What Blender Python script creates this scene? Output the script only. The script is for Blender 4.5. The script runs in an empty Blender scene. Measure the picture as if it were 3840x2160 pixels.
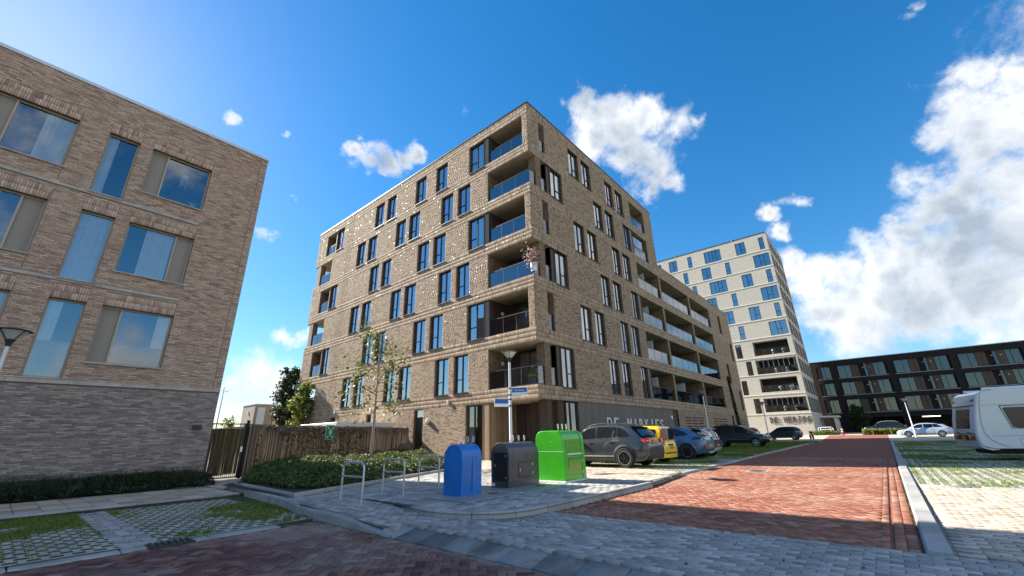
import bpy, math, random
import numpy as np
from mathutils import Matrix, Vector
random.seed(7); rng = np.random.default_rng(7)
R = math.radians
S = bpy.context.scene
COL = S.collection

# ------------------------------------------------------------------ camera
CAM_H = 1.25
RM = np.array([[0.64945166, 0.24337054, 0.72040497], [-0.76005904, 0.23625365, 0.60538786], [-0.02286473, -0.94072047, 0.3384113]])
FPX = 1554.06
cam_d = bpy.data.cameras.new('camera'); cam = bpy.data.objects.new('camera', cam_d); COL.objects.link(cam)
cam_d.sensor_fit = 'HORIZONTAL'; cam_d.sensor_width = 36; cam_d.lens = 36 * FPX / 3840
cam_d.clip_start = 0.05; cam_d.clip_end = 3000
rt, dn, fw = RM[:, 0], RM[:, 1], RM[:, 2]
cam.matrix_world = Matrix(((rt[0], -dn[0], -fw[0], 0), (rt[1], -dn[1], -fw[1], 0), (rt[2], -dn[2], -fw[2], CAM_H), (0, 0, 0, 1)))
S.camera = cam

def project(P):
    P = np.atleast_2d(np.asarray(P, float)) - np.array([0, 0, CAM_H])
    c = P @ RM
    w = np.where(c[:, 2] > 0.2, c[:, 2], np.nan)
    return 1920 + FPX * c[:, 0] / w, 1080 + FPX * c[:, 1] / w, c[:, 2]
def in_view(P, m=160):
    x, y, w = project(P)
    with np.errstate(invalid='ignore'):
        return (w > 0.2) & (x > -m) & (x < 3840 + m) & (y > -m) & (y < 2160 + m)

# ------------------------------------------------------------------ sun, sky, exposure
SUN_EL = R(32.5); SUN_DIR = Vector((-0.168, 0.986, 0)).normalized() * math.cos(SUN_EL) + Vector((0, 0, math.sin(SUN_EL)))
sd = bpy.data.lights.new('sun', 'SUN'); so = bpy.data.objects.new('sun', sd); COL.objects.link(so)
sd.energy = 3.9; sd.angle = R(0.53); sd.color = (1.0, 0.905, 0.78)
so.rotation_euler = SUN_DIR.to_track_quat('Z', 'Y').to_euler(); so.location = (0, 0, 60)
S.view_settings.view_transform = 'Standard'
try: S.view_settings.look = 'None'
except Exception: pass
S.view_settings.exposure = 1.84; S.view_settings.gamma = 1.0; S.view_settings.use_curve_mapping = False
S.cycles.use_denoising = True
S.cycles.max_bounces = 6; S.cycles.transparent_max_bounces = 12; S.cycles.sample_clamp_indirect = 6
S.cycles.caustics_reflective = False; S.cycles.caustics_refractive = False

class NT:
    """small node-tree helper"""
    def __init__(s, nt): s.t = nt; s.n = nt.nodes; s.l = nt.links
    def new(s, ty, **kw):
        n = s.n.new(ty)
        for k, v in kw.items():
            if k == 'inp':
                for kk, vv in v.items():
                    if isinstance(vv, bpy.types.NodeSocket): s.l.new(vv, n.inputs[kk])
                    else: n.inputs[kk].default_value = vv
            else: setattr(n, k, v)
        return n
    def math(s, op, a, b=None, clamp=False):
        n = s.n.new('ShaderNodeMath'); n.operation = op; n.use_clamp = clamp
        for i, v in enumerate((a, b)):
            if v is None: continue
            if isinstance(v, bpy.types.NodeSocket): s.l.new(v, n.inputs[i])
            else: n.inputs[i].default_value = v
        return n.outputs[0]
    def noise(s, vec, scale, detail=4, rough=0.55, dist=0.0):
        n = s.new('ShaderNodeTexNoise', inp={'Scale': scale, 'Detail': detail, 'Roughness': rough, 'Distortion': dist})
        if vec is not None: s.l.new(vec, n.inputs['Vector'])
        return n.outputs[0]
    def ramp(s, fac, stops, interp='LINEAR'):
        n = s.n.new('ShaderNodeValToRGB'); n.color_ramp.interpolation = interp
        e = n.color_ramp.elements
        while len(e) < len(stops): e.new(0.5)
        for i, (p, c) in enumerate(stops):
            e[i].position = p
            e[i].color = (*c, 1) if not isinstance(c, (int, float)) else (c, c, c, 1)
        s.l.new(fac, n.inputs[0]); return n.outputs[0]
    def mix(s, fac, a, b, blend='MIX'):
        n = s.n.new('ShaderNodeMix'); n.data_type = 'RGBA'; n.blend_type = blend
        for i, v in ((0, fac), (6, a), (7, b)):
            if isinstance(v, bpy.types.NodeSocket): s.l.new(v, n.inputs[i])
            else: n.inputs[i].default_value = v if i == 0 else (*v, 1)
        return n.outputs[2]

W = bpy.data.worlds.new('World'); S.world = W; W.use_nodes = True
def build_world():
    t = NT(W.node_tree); t.n.clear()
    out = t.new('ShaderNodeOutputWorld')
    sky = t.new('ShaderNodeTexSky', sky_type='NISHITA')
    sky.sun_disc = False; sky.sun_elevation = SUN_EL; sky.sun_rotation = math.atan2(SUN_DIR.x, SUN_DIR.y)
    sky.air_density = 1.0; sky.dust_density = 0.15; sky.ozone_density = 3.0; sky.altitude = 0
    lum = t.new('ShaderNodeRGBToBW', inp={0: sky.outputs[0]}).outputs[0]
    soft = t.math('DIVIDE', 1.0, t.math('MULTIPLY_ADD', lum, 0.085)); soft.node.inputs[1].links[0].from_node.inputs[2].default_value = 1.0
    skc = t.new('ShaderNodeVectorMath', operation='SCALE', inp={0: sky.outputs[0], 'Scale': soft}).outputs[0]
    hs = t.new('ShaderNodeHueSaturation', inp={'Hue': 0.497, 'Saturation': 1.34, 'Value': 1.0, 'Color': skc})
    bg = t.new('ShaderNodeBackground', inp={'Color': hs.outputs[0], 'Strength': 0.070})
    tc = t.new('ShaderNodeTexCoord'); D = t.new('ShaderNodeVectorMath', operation='NORMALIZE', inp={0: tc.outputs['Generated']}).outputs[0]
    nw = t.new('ShaderNodeTexNoise', inp={'Vector': D, 'Scale': 14.0, 'Detail': 7, 'Roughness': 0.62})
    wv = t.new('ShaderNodeVectorMath', operation='MULTIPLY_ADD', inp={0: nw.outputs['Color'], 1: (0.085,) * 3, 2: (-0.0425,) * 3}).outputs[0]
    DW = t.new('ShaderNodeVectorMath', operation='ADD', inp={0: D, 1: wv}).outputs[0]
    # cumulus positions on the sky dome, some unseen ones added to lift the shade: azimuth from +X towards +Y, elevation, radius (degrees), weight
    field = None
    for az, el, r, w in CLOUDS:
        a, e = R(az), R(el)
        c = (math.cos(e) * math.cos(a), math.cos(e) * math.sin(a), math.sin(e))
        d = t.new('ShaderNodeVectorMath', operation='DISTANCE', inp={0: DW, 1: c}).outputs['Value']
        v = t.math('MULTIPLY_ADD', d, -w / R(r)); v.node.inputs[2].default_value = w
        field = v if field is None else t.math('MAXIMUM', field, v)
    n1 = t.noise(D, 9.0, 12, 0.62, 0.15)
    n2 = t.noise(D, 4.5, 9, 0.6, 0.3)
    n3 = t.noise(D, 34.0, 6, 0.6, 0.0)
    n12 = t.math('ADD', t.math('MULTIPLY', n1, 1.15), t.math('MULTIPLY', n3, 0.25))
    f = t.math('ADD', field, t.math('MULTIPLY', t.math('SUBTRACT', n12, 0.70), 1.9))
    mr = t.new('ShaderNodeMapRange', interpolation_type='SMOOTHSTEP', inp={'Value': f, 'From Min': -0.06, 'From Max': 0.80, 'To Min': 0, 'To Max': 0.97})
    cov = mr.outputs[0]
    # thick parts a little greyer, lumps brighter
    shade = t.math('ADD', t.math('MULTIPLY', t.math('MINIMUM', field, 1.0), -0.46), t.math('MULTIPLY', n2, 1.8))
    col = t.ramp(shade, [(0.25, (0.38, 0.45, 0.54)), (0.48, (0.62, 0.67, 0.73)), (0.76, (0.93, 0.94, 0.95))])
    bc = t.new('ShaderNodeBackground', inp={'Color': col, 'Strength': 0.345})
    mx = t.new('ShaderNodeMixShader', inp={0: cov, 1: bg.outputs[0], 2: bc.outputs[0]})
    t.l.new(mx.outputs[0], out.inputs[0])
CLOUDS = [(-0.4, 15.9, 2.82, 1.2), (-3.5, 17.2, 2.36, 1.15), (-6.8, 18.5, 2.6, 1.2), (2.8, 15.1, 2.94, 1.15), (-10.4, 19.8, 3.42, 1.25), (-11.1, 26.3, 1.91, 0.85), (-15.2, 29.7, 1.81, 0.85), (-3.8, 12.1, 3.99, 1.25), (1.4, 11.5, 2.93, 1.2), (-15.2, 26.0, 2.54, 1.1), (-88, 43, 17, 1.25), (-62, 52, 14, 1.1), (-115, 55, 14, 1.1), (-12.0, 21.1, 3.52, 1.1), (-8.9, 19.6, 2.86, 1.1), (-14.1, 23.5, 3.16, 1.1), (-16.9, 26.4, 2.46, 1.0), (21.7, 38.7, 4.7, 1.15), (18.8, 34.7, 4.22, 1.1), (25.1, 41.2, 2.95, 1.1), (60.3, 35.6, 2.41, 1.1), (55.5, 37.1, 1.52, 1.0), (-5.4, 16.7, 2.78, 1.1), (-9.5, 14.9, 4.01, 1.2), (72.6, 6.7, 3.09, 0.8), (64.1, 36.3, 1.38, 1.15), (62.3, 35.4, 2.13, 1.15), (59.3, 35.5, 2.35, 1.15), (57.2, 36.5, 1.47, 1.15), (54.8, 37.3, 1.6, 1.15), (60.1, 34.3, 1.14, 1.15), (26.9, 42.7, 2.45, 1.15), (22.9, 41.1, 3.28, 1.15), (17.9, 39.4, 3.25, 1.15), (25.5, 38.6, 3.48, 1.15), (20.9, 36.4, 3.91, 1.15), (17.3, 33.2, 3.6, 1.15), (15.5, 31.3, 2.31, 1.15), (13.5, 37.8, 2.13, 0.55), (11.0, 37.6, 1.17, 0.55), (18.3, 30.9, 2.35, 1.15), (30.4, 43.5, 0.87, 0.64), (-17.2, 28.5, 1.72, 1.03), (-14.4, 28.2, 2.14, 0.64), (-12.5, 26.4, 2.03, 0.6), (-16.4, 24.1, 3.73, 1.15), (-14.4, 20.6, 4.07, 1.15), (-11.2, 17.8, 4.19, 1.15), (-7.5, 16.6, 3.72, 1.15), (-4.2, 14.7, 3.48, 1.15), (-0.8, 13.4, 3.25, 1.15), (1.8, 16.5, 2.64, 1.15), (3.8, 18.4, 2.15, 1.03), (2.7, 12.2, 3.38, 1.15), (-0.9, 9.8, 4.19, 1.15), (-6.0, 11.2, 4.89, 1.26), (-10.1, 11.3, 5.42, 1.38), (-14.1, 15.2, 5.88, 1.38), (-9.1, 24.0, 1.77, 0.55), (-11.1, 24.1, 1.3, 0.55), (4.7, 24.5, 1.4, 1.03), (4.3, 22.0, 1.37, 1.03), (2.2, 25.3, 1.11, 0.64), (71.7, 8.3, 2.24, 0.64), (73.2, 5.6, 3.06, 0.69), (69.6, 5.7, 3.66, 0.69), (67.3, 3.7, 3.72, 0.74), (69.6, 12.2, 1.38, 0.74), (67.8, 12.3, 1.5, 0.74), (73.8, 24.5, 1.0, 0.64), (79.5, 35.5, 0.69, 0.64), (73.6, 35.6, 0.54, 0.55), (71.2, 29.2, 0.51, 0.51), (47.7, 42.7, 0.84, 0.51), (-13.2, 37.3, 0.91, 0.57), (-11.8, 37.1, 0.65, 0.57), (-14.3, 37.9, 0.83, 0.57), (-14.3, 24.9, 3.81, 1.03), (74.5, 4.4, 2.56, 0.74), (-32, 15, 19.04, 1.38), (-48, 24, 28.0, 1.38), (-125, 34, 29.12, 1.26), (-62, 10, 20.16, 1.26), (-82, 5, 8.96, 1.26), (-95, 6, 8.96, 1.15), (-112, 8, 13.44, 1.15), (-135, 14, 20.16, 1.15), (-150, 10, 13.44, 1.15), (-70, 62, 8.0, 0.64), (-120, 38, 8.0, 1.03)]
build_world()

# ------------------------------------------------------------------ materials
MATS = {}
def new_mat(name):
    m = bpy.data.materials.new(name); m.use_nodes = True; t = NT(m.node_tree)
    b = t.n['Principled BSDF']; MATS[name] = m
    return m, t, b
def plain(name, col, rough=0.6, metal=0.0, var=0.12, scale=6.0, spec=0.5, coat=0.0, bump=0.0, detail=5):
    m, t, b = new_mat(name)
    tc = t.new('ShaderNodeTexCoord').outputs['Object']
    n = t.noise(tc, scale, detail)
    lo = tuple(c * (1 - var) for c in col); hi = tuple(min(1, c * (1 + var)) for c in col)
    t.l.new(t.ramp(n, [(0.3, lo), (0.7, hi)]), b.inputs['Base Color'])
    b.inputs['Roughness'].default_value = rough; b.inputs['Metallic'].default_value = metal
    b.inputs['Specular IOR Level'].default_value = spec
    if coat: b.inputs['Coat Weight'].default_value = coat; b.inputs['Coat Roughness'].default_value = 0.05
    if bump:
        bp = t.new('ShaderNodeBump', inp={'Strength': bump, 'Distance': 0.01, 'Height': t.noise(tc, scale * 6, 6)})
        t.l.new(bp.outputs[0], b.inputs['Normal'])
    return m
def piecewise(name, stops, rough=0.8, single=False, dirt=None, dirt_scale=0.5, dirt_amt=0.5, spec=0.25, grain=40.0, glaze=0.0, bump=0.12):
    """colour varies piece by piece (every brick or stone its own tone)"""
    m, t, b = new_mat(name)
    geo = t.new('ShaderNodeNewGeometry')
    tc = t.new('ShaderNodeTexCoord').outputs['Object']
    src = t.new('ShaderNodeObjectInfo').outputs['Random'] if single else geo.outputs['Random Per Island']
    col = t.ramp(src, stops)
    pos = geo.outputs['Position']
    g = t.noise(pos, grain, 5, 0.65)
    col = t.mix(0.5, col, t.ramp(g, [(0.25, (0.5,) * 3), (0.75, (1.1,) * 3)]), 'MULTIPLY')
    if dirt:
        d = t.noise(pos, dirt_scale, 6, 0.6, 0.4)
        dm = t.ramp(d, [(0.48, 0.0), (0.68, 1.0)])
        col = t.mix(t.math('MULTIPLY', dm, dirt_amt), col, dirt)
    t.l.new(col, b.inputs['Base Color'])
    b.inputs['Specular IOR Level'].default_value = spec
    if glaze:
        rr = t.ramp(t.math('FRACT', t.math('MULTIPLY', src, 17.3)), [(0.0, 0.36), (glaze, 0.42), (glaze + 0.006, rough)], 'CONSTANT')
        t.l.new(rr, b.inputs['Roughness'])
    else: b.inputs['Roughness'].default_value = rough
    if bump:
        bp = t.new('ShaderNodeBump', inp={'Strength': bump, 'Distance': 0.006, 'Height': g}); t.l.new(bp.outputs[0], b.inputs['Normal'])
    return m
def brick_tex(name, c1, c2, mortar, bw=0.22, bh=0.062, vertical=False):
    m, t, b = new_mat(name)
    tc = t.new('ShaderNodeTexCoord').outputs['Object']
    geo = t.new('ShaderNodeNewGeometry')
    sp = t.new('ShaderNodeSeparateXYZ', inp={0: tc}); 
    nx = t.new('ShaderNodeSeparateXYZ', inp={0: geo.outputs['True Normal']})
    u = t.math('ADD', sp.outputs[0], sp.outputs[1])
    cb = t.new('ShaderNodeCombineXYZ', inp={0: u, 1: sp.outputs[2], 2: 0.0})
    br = t.new('ShaderNodeTexBrick', inp={'Vector': cb.outputs[0], 'Color1': (*c1, 1), 'Color2': (*c2, 1), 'Mortar': (*mortar, 1), 'Scale': 1.0, 'Mortar Size': 0.006, 'Brick Width': bw, 'Row Height': bh, 'Bias': 0.0})
    n = t.noise(tc, 5.0, 6, 0.7)
    col = t.mix(0.7, br.outputs[0], t.ramp(n, [(0.3, (0.5,) * 3), (0.75, (1.0,) * 3)]), 'MULTIPLY')
    t.l.new(col, b.inputs['Base Color']); b.inputs['Roughness'].default_value = 0.85
    bp = t.new('ShaderNodeBump', inp={'Strength': 0.5, 'Distance': 0.008, 'Height': br.outputs['Fac']}); bp.invert = True
    t.l.new(bp.outputs[0], b.inputs['Normal'])
    return m
def glass(name, tint=(0.80, 0.86, 0.88), base=0.12, k=0.9, ior=1.5, rough=0.0):
    m, t, b = new_mat(name); t.n.remove(b); out = t.n['Material Output']
    fr = t.new('ShaderNodeFresnel', inp={'IOR': ior})
    fac = t.math('ADD', t.math('MULTIPLY', fr.outputs[0], k), base, True)
    tr = t.new('ShaderNodeBsdfTransparent', inp={'Color': (*tint, 1)})
    tc = t.new('ShaderNodeTexCoord').outputs['Object']
    bp = t.new('ShaderNodeBump', inp={'Strength': 0.03, 'Distance': 0.02, 'Height': t.noise(tc, 0.9, 2)})
    gl = t.new('ShaderNodeBsdfGlossy', inp={'Color': (0.92, 0.96, 1.0, 1), 'Roughness': rough, 'Normal': bp.outputs[0]})
    mx = t.new('ShaderNodeMixShader', inp={0: fac, 1: tr.outputs[0], 2: gl.outputs[0]})
    t.l.new(mx.outputs[0], out.inputs[0]); return m
def leafy(name, a, b_, c, trans=0.25):
    m, t, b = new_mat(name)
    geo = t.new('ShaderNodeNewGeometry')
    t.l.new(t.ramp(geo.outputs['Random Per Island'], [(0.0, a), (0.55, b_), (1.0, c)]), b.inputs['Base Color'])
    b.inputs['Roughness'].default_value = 0.55; b.inputs['Specular IOR Level'].default_value = 0.35
    tl = t.new('ShaderNodeBsdfTranslucent'); t.l.new(t.ramp(geo.outputs['Random Per Island'], [(0.0, b_), (1.0, c)]), tl.inputs[0])
    mx = t.new('ShaderNodeMixShader', inp={0: trans, 1: b.outputs[0], 2: tl.outputs[0]})
    t.l.new(mx.outputs[0], t.n['Material Output'].inputs[0]); return m
def boards(name, c1, c2, width=0.14, rough=0.7):
    """vertical cladding boards with grain"""
    m, t, b = new_mat(name)
    tc = t.new('ShaderNodeTexCoord').outputs['Object']
    sp = t.new('ShaderNodeSeparateXYZ', inp={0: tc}); u = t.math('ADD', sp.outputs[0], sp.outputs[1])
    mp = t.new('ShaderNodeMapping', inp={'Vector': tc, 'Scale': (30, 30, 1.2)}); g = t.noise(mp.outputs[0], 1.0, 5, 0.6)
    cell = t.new('ShaderNodeTexWhiteNoise', noise_dimensions='1D', inp={'W': t.math('FLOOR', t.math('DIVIDE', u, width))})
    col = t.ramp(t.math('ADD', t.math('MULTIPLY', g, 0.7), t.math('MULTIPLY', cell.outputs[0], 0.35)), [(0.3, c1), (0.8, c2)])
    ed = t.math('ABSOLUTE', t.math('SUBTRACT', t.math('FRACT', t.math('DIVIDE', u, width)), 0.5))
    col = t.mix(t.ramp(ed, [(0.46, 0.0), (0.49, 0.8)]), col, tuple(x * 0.25 for x in c1))
    t.l.new(col, b.inputs['Base Color']); b.inputs['Roughness'].default_value = rough; return m

TAN = [(0.0, (0.21, 0.15, 0.105)), (0.12, (0.31, 0.225, 0.155)), (0.4, (0.43, 0.325, 0.23)), (0.75, (0.51, 0.395, 0.285)), (1.0, (0.58, 0.46, 0.345))]
M = {}
M['brick_main'] = piecewise('tan_brick', TAN, 0.8, glaze=0.003, grain=28)
M['brick_main1'] = piecewise('tan_brick_single', TAN, 0.8, single=True, grain=28)
M['mortar_main'] = plain('dark_mortar', (0.15, 0.11, 0.08), 0.95)
M['tex_main'] = brick_tex('tan_brick_wall', (0.36, 0.25, 0.155), (0.20, 0.13, 0.08), (0.08, 0.06, 0.045))
PINK = [(0.0, (0.315, 0.221, 0.18)), (0.15, (0.441, 0.314, 0.25)), (0.45, (0.557, 0.402, 0.315)), (0.8, (0.63, 0.469, 0.37)), (1.0, (0.714, 0.567, 0.46))]
M['brick_left'] = piecewise('rosy_brick', PINK, 0.85, grain=24)
M['brick_left1'] = piecewise('rosy_brick_single', PINK, 0.85, single=True, grain=24)
GREY = [(0.0, (0.195, 0.171, 0.165)), (0.3, (0.287, 0.256, 0.244)), (0.7, (0.378, 0.336, 0.311)), (1.0, (0.5, 0.445, 0.421))]
M['brick_plinth'] = piecewise('smoky_brick', GREY, 0.85, grain=24)
M['mortar_left'] = plain('brown_mortar', (0.24, 0.18, 0.15), 0.95)
M['tex_left'] = brick_tex('rosy_brick_wall', (0.36, 0.25, 0.2), (0.2, 0.13, 0.11), (0.1, 0.075, 0.06), 0.24, 0.055)
M['concrete'] = plain('pale_concrete', (0.36, 0.36, 0.35), 0.85, var=0.2, scale=3, bump=0.2)
M['soffit'] = plain('soffit_concrete', (0.42, 0.36, 0.27), 0.9, var=0.15, scale=2)
M['anthracite'] = plain('anthracite_metal', (0.022, 0.022, 0.024), 0.4, var=0.1)
M['bronze'] = plain('bronze_metal', (0.05, 0.036, 0.03), 0.45, var=0.15)
M['panel_grey'] = boards('warm_grey_boards', (0.20, 0.18, 0.16), (0.30, 0.27, 0.235), 0.11)
M['panel_dark'] = boards('dark_grey_boards', (0.125, 0.108, 0.097), (0.19, 0.165, 0.148), 0.13)
M['wood'] = boards('weathered_wood', (0.20, 0.13, 0.08), (0.40, 0.28, 0.18), 0.10)
M['wood_dark'] = boards('dark_wood', (0.035, 0.022, 0.015), (0.085, 0.055, 0.036), 0.14)
M['beige_frame'] = plain('champagne_metal', (0.40, 0.355, 0.255), 0.4, var=0.06)
M['vent_panel'] = plain('ventilation_screen', (0.27, 0.24, 0.215), 0.6, var=0.15, scale=60)
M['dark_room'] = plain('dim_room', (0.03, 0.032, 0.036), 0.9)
M['curtain'] = plain('sheer_curtain', (0.80, 0.82, 0.82), 0.9, var=0.06)
M['pane_sheet'] = plain('teal_sheet', (0.13, 0.20, 0.23), 0.7, var=0.2, scale=1.2)
M['glass'] = glass('window_glass', base=0.18)
M['stone_grey'] = plain('grey_stone', (0.42, 0.39, 0.36), 0.85, var=0.2, scale=3, bump=0.2)
M['glass_main'] = glass('coated_window_glass', (0.6, 0.65, 0.7), 0.38, 0.75, 1.5)
M['glass_dim'] = glass('dim_window_glass', (0.3, 0.34, 0.36), 0.09, 0.7)
M['glass_rail'] = glass('balustrade_glass', (0.70, 0.80, 0.82), 0.16, 0.85, 1.5)
M['screen_glass'] = plain('frosted_screen', (0.55, 0.62, 0.64), 0.35, var=0.05)
M['white_metal'] = plain('white_metal', (0.74, 0.75, 0.75), 0.4, var=0.05)
M['zinc'] = plain('galvanised_steel', (0.55, 0.56, 0.57), 0.38, 0.75, var=0.12, scale=20)
M['steel'] = plain('brushed_steel', (0.60, 0.60, 0.60), 0.28, 0.9, var=0.1, scale=30)
M['roof'] = plain('roofing', (0.12, 0.12, 0.12), 0.9)
M['white_glow'] = plain('opal_lens', (0.8, 0.8, 0.78), 0.3, var=0.02)
M['black'] = plain('black_rubber', (0.012, 0.012, 0.013), 0.7, var=0.2)
M['black_gloss'] = plain('black_plastic', (0.015, 0.015, 0.016), 0.3, var=0.1)

# ------------------------------------------------------------------ mesh helpers
def mesh_np(name, V, Q, mats, midx=None, smooth=False):
    V = np.ascontiguousarray(V, dtype=np.float32); Q = np.ascontiguousarray(Q, dtype=np.int32)
    me = bpy.data.meshes.new(name); m, k = Q.shape
    me.vertices.add(len(V)); me.vertices.foreach_set('co', V.ravel())
    me.loops.add(m * k); me.loops.foreach_set('vertex_index', Q.ravel())
    me.polygons.add(m); me.polygons.foreach_set('loop_start', np.arange(0, m * k, k, dtype=np.int32))
    try: me.polygons.foreach_set('loop_total', np.full(m, k, dtype=np.int32))
    except Exception: pass
    if midx is not None: me.polygons.foreach_set('material_index', np.asarray(midx, dtype=np.int32))
    if smooth: me.polygons.foreach_set('use_smooth', np.ones(m, dtype=bool))
    for a in (mats if isinstance(mats, (list, tuple)) else [mats]): me.materials.append(a)
    me.update(calc_edges=True); me.validate(); return me
class MB:
    def __init__(s): s.v = []; s.f = []; s.m = []; s.cur = 0; s.sm = []; s.smooth = False
    def mat(s, i): s.cur = i; return s
    def add(s, vs, fs):
        o = len(s.v); s.v += [tuple(map(float, p)) for p in vs]
        for f in fs: s.f.append(tuple(o + i for i in f)); s.m.append(s.cur); s.sm.append(s.smooth)
        return s
    def box(s, x0, x1, y0, y1, z0, z1):
        return s.add([(x0, y0, z0), (x1, y0, z0), (x1, y1, z0), (x0, y1, z0), (x0, y0, z1), (x1, y0, z1), (x1, y1, z1), (x0, y1, z1)],
                     [(3, 2, 1, 0), (4, 5, 6, 7), (0, 1, 5, 4), (1, 2, 6, 5), (2, 3, 7, 6), (3, 0, 4, 7)])
    def bbox(s, x0, x1, y0, y1, z0, z1, b=0.01):
        """box with chamfered top and vertical edges"""
        xs = (x0, x1); r = []
        def ring(i, z): return [(x0 + i + b, y0 + i, z), (x1 - i - b, y0 + i, z), (x1 - i, y0 + i + b, z), (x1 - i, y1 - i - b, z), (x1 - i - b, y1 - i, z), (x0 + i + b, y1 - i, z), (x0 + i, y1 - i - b, z), (x0 + i, y0 + i + b, z)]
        vs = ring(0, z0) + ring(0, z1 - b) + ring(b, z1)
        fs = [tuple(range(7, -1, -1)), tuple(range(16, 24))]
        for k in (0, 8): fs += [(k + i, k + (i + 1) % 8, k + 8 + (i + 1) % 8, k + 8 + i) for i in range(8)]
        return s.add(vs, fs)
    def quad(s, a, b, c, d): return s.add([a, b, c, d], [(0, 1, 2, 3)])
    def poly(s, pts): return s.add(pts, [tuple(range(len(pts)))])
    def prism(s, pts, ax, a0, a1):
        """extrude a 2-D outline along axis ax (0, 1 or 2)"""
        def P(p, a):
            q = list(p); q.insert(ax, a); return tuple(q)
        n = len(pts); vs = [P(p, a0) for p in pts] + [P(p, a1) for p in pts]
        return s.add(vs, [tuple(range(n - 1, -1, -1)), tuple(range(n, 2 * n))] + [(i, (i + 1) % n, n + (i + 1) % n, n + i) for i in range(n)])
    def tube(s, pts, rad, n=8, cap=True):
        pts = [Vector(p) for p in pts]; rads = rad if isinstance(rad, (list, tuple)) else [rad] * len(pts)
        vs = []; prev = None
        for i, p in enumerate(pts):
            d = (pts[min(i + 1, len(pts) - 1)] - pts[max(i - 1, 0)]).normalized()
            if prev is None:
                up = Vector((0, 0, 1)) if abs(d.z) < 0.9 else Vector((1, 0, 0))
                a = d.cross(up).normalized()
            else: a = (prev - d * prev.dot(d)).normalized()
            prev = a; b = d.cross(a)
            vs += [p + (a * math.cos(2 * math.pi * k / n) + b * math.sin(2 * math.pi * k / n)) * rads[i] for k in range(n)]
        fs = [(i * n + k, i * n + (k + 1) % n, (i + 1) * n + (k + 1) % n, (i + 1) * n + k) for i in range(len(pts) - 1) for k in range(n)]
        if cap: fs += [tuple(range(n - 1, -1, -1)), tuple(range((len(pts) - 1) * n, len(pts) * n))]
        return s.add(vs, fs)
    def lathe(s, prof, n=24, c=(0, 0, 0), axis='z', a0=0.0, a1=2 * math.pi):
        """prof: (radius, height) pairs"""
        full = abs(a1 - a0 - 2 * math.pi) < 1e-6; m = n if full else n + 1; vs = []
        for r, h in prof:
            for k in range(m):
                a = a0 + (a1 - a0) * k / n; x, y = r * math.cos(a), r * math.sin(a)
                p = (x, y, h) if axis == 'z' else ((x, h, y) if axis == 'y' else (h, x, y))
                vs.append((p[0] + c[0], p[1] + c[1], p[2] + c[2]))
        fs = [(i * m + k, i * m + (k + 1) % m, (i + 1) * m + (k + 1) % m, (i + 1) * m + k) for i in range(len(prof) - 1) for k in range(n)]
        return s.add(vs, fs)
    def mesh(s, name, mats, auto=None):
        me = bpy.data.meshes.new(name); me.from_pydata(s.v, [], s.f)
        for a in (mats if isinstance(mats, (list, tuple)) else [mats]): me.materials.append(a)
        me.polygons.foreach_set('material_index', s.m)
        me.polygons.foreach_set('use_smooth', [True] * len(s.f) if auto else s.sm)
        me.update()
        if auto: me.set_sharp_from_angle(angle=R(auto))
        return me
    def build(s, name, mats, parent=None, loc=(0, 0, 0), rz=0.0, auto=None):
        return link(name, s.mesh(name, mats, auto), parent, loc, rz)
def link(name, data, parent=None, loc=(0, 0, 0), rz=0.0):
    o = bpy.data.objects.new(name, data); COL.objects.link(o); o.location = loc; o.rotation_euler = (0, 0, rz)
    if parent is not None: o.parent = parent
    return o
def thing(name, label, cat, loc=(0, 0, 0), rz=0.0, group=None):
    o = link(name, None, None, loc, rz); o.empty_display_size = 0.2
    o['label'] = label; o['category'] = cat
    if group: o['group'] = group
    return o
def tag(o, label, cat, group=None):
    o['label'] = label; o['category'] = cat
    if group: o['group'] = group
    return o
def kind(o, k): o['kind'] = k; return o
BOX5 = np.array([[0, 1, 5, 4], [1, 2, 6, 5], [2, 3, 7, 6], [3, 0, 4, 7], [4, 5, 6, 7]])
def bricks_mesh(name, r, mat, depth=0.006):
    """r: rows (u0, u1, z0, z1, proud) in a facade's plane -> one mesh of proud bricks"""
    r = np.asarray(r, float); n = len(r); e = 0.004
    V = np.zeros((n, 8, 3)); u0, u1, z0, z1, p = r.T
    for i, (a, c) in enumerate(((u0, z0), (u1, z0), (u1, z1), (u0, z1))):
        V[:, i, 0] = a; V[:, i, 1] = 0.002; V[:, i, 2] = c
    for i, (a, c) in enumerate(((u0 + e, z0 + e), (u1 - e, z0 + e), (u1 - e, z1 - e), (u0 + e, z1 - e))):
        V[:, 4 + i, 0] = a; V[:, 4 + i, 1] = -depth - p; V[:, 4 + i, 2] = c
    Q = (BOX5[None] + np.arange(n)[:, None, None] * 8).reshape(-1, 4)
    return mesh_np(name, V.reshape(-1, 3), Q, mat)

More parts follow.
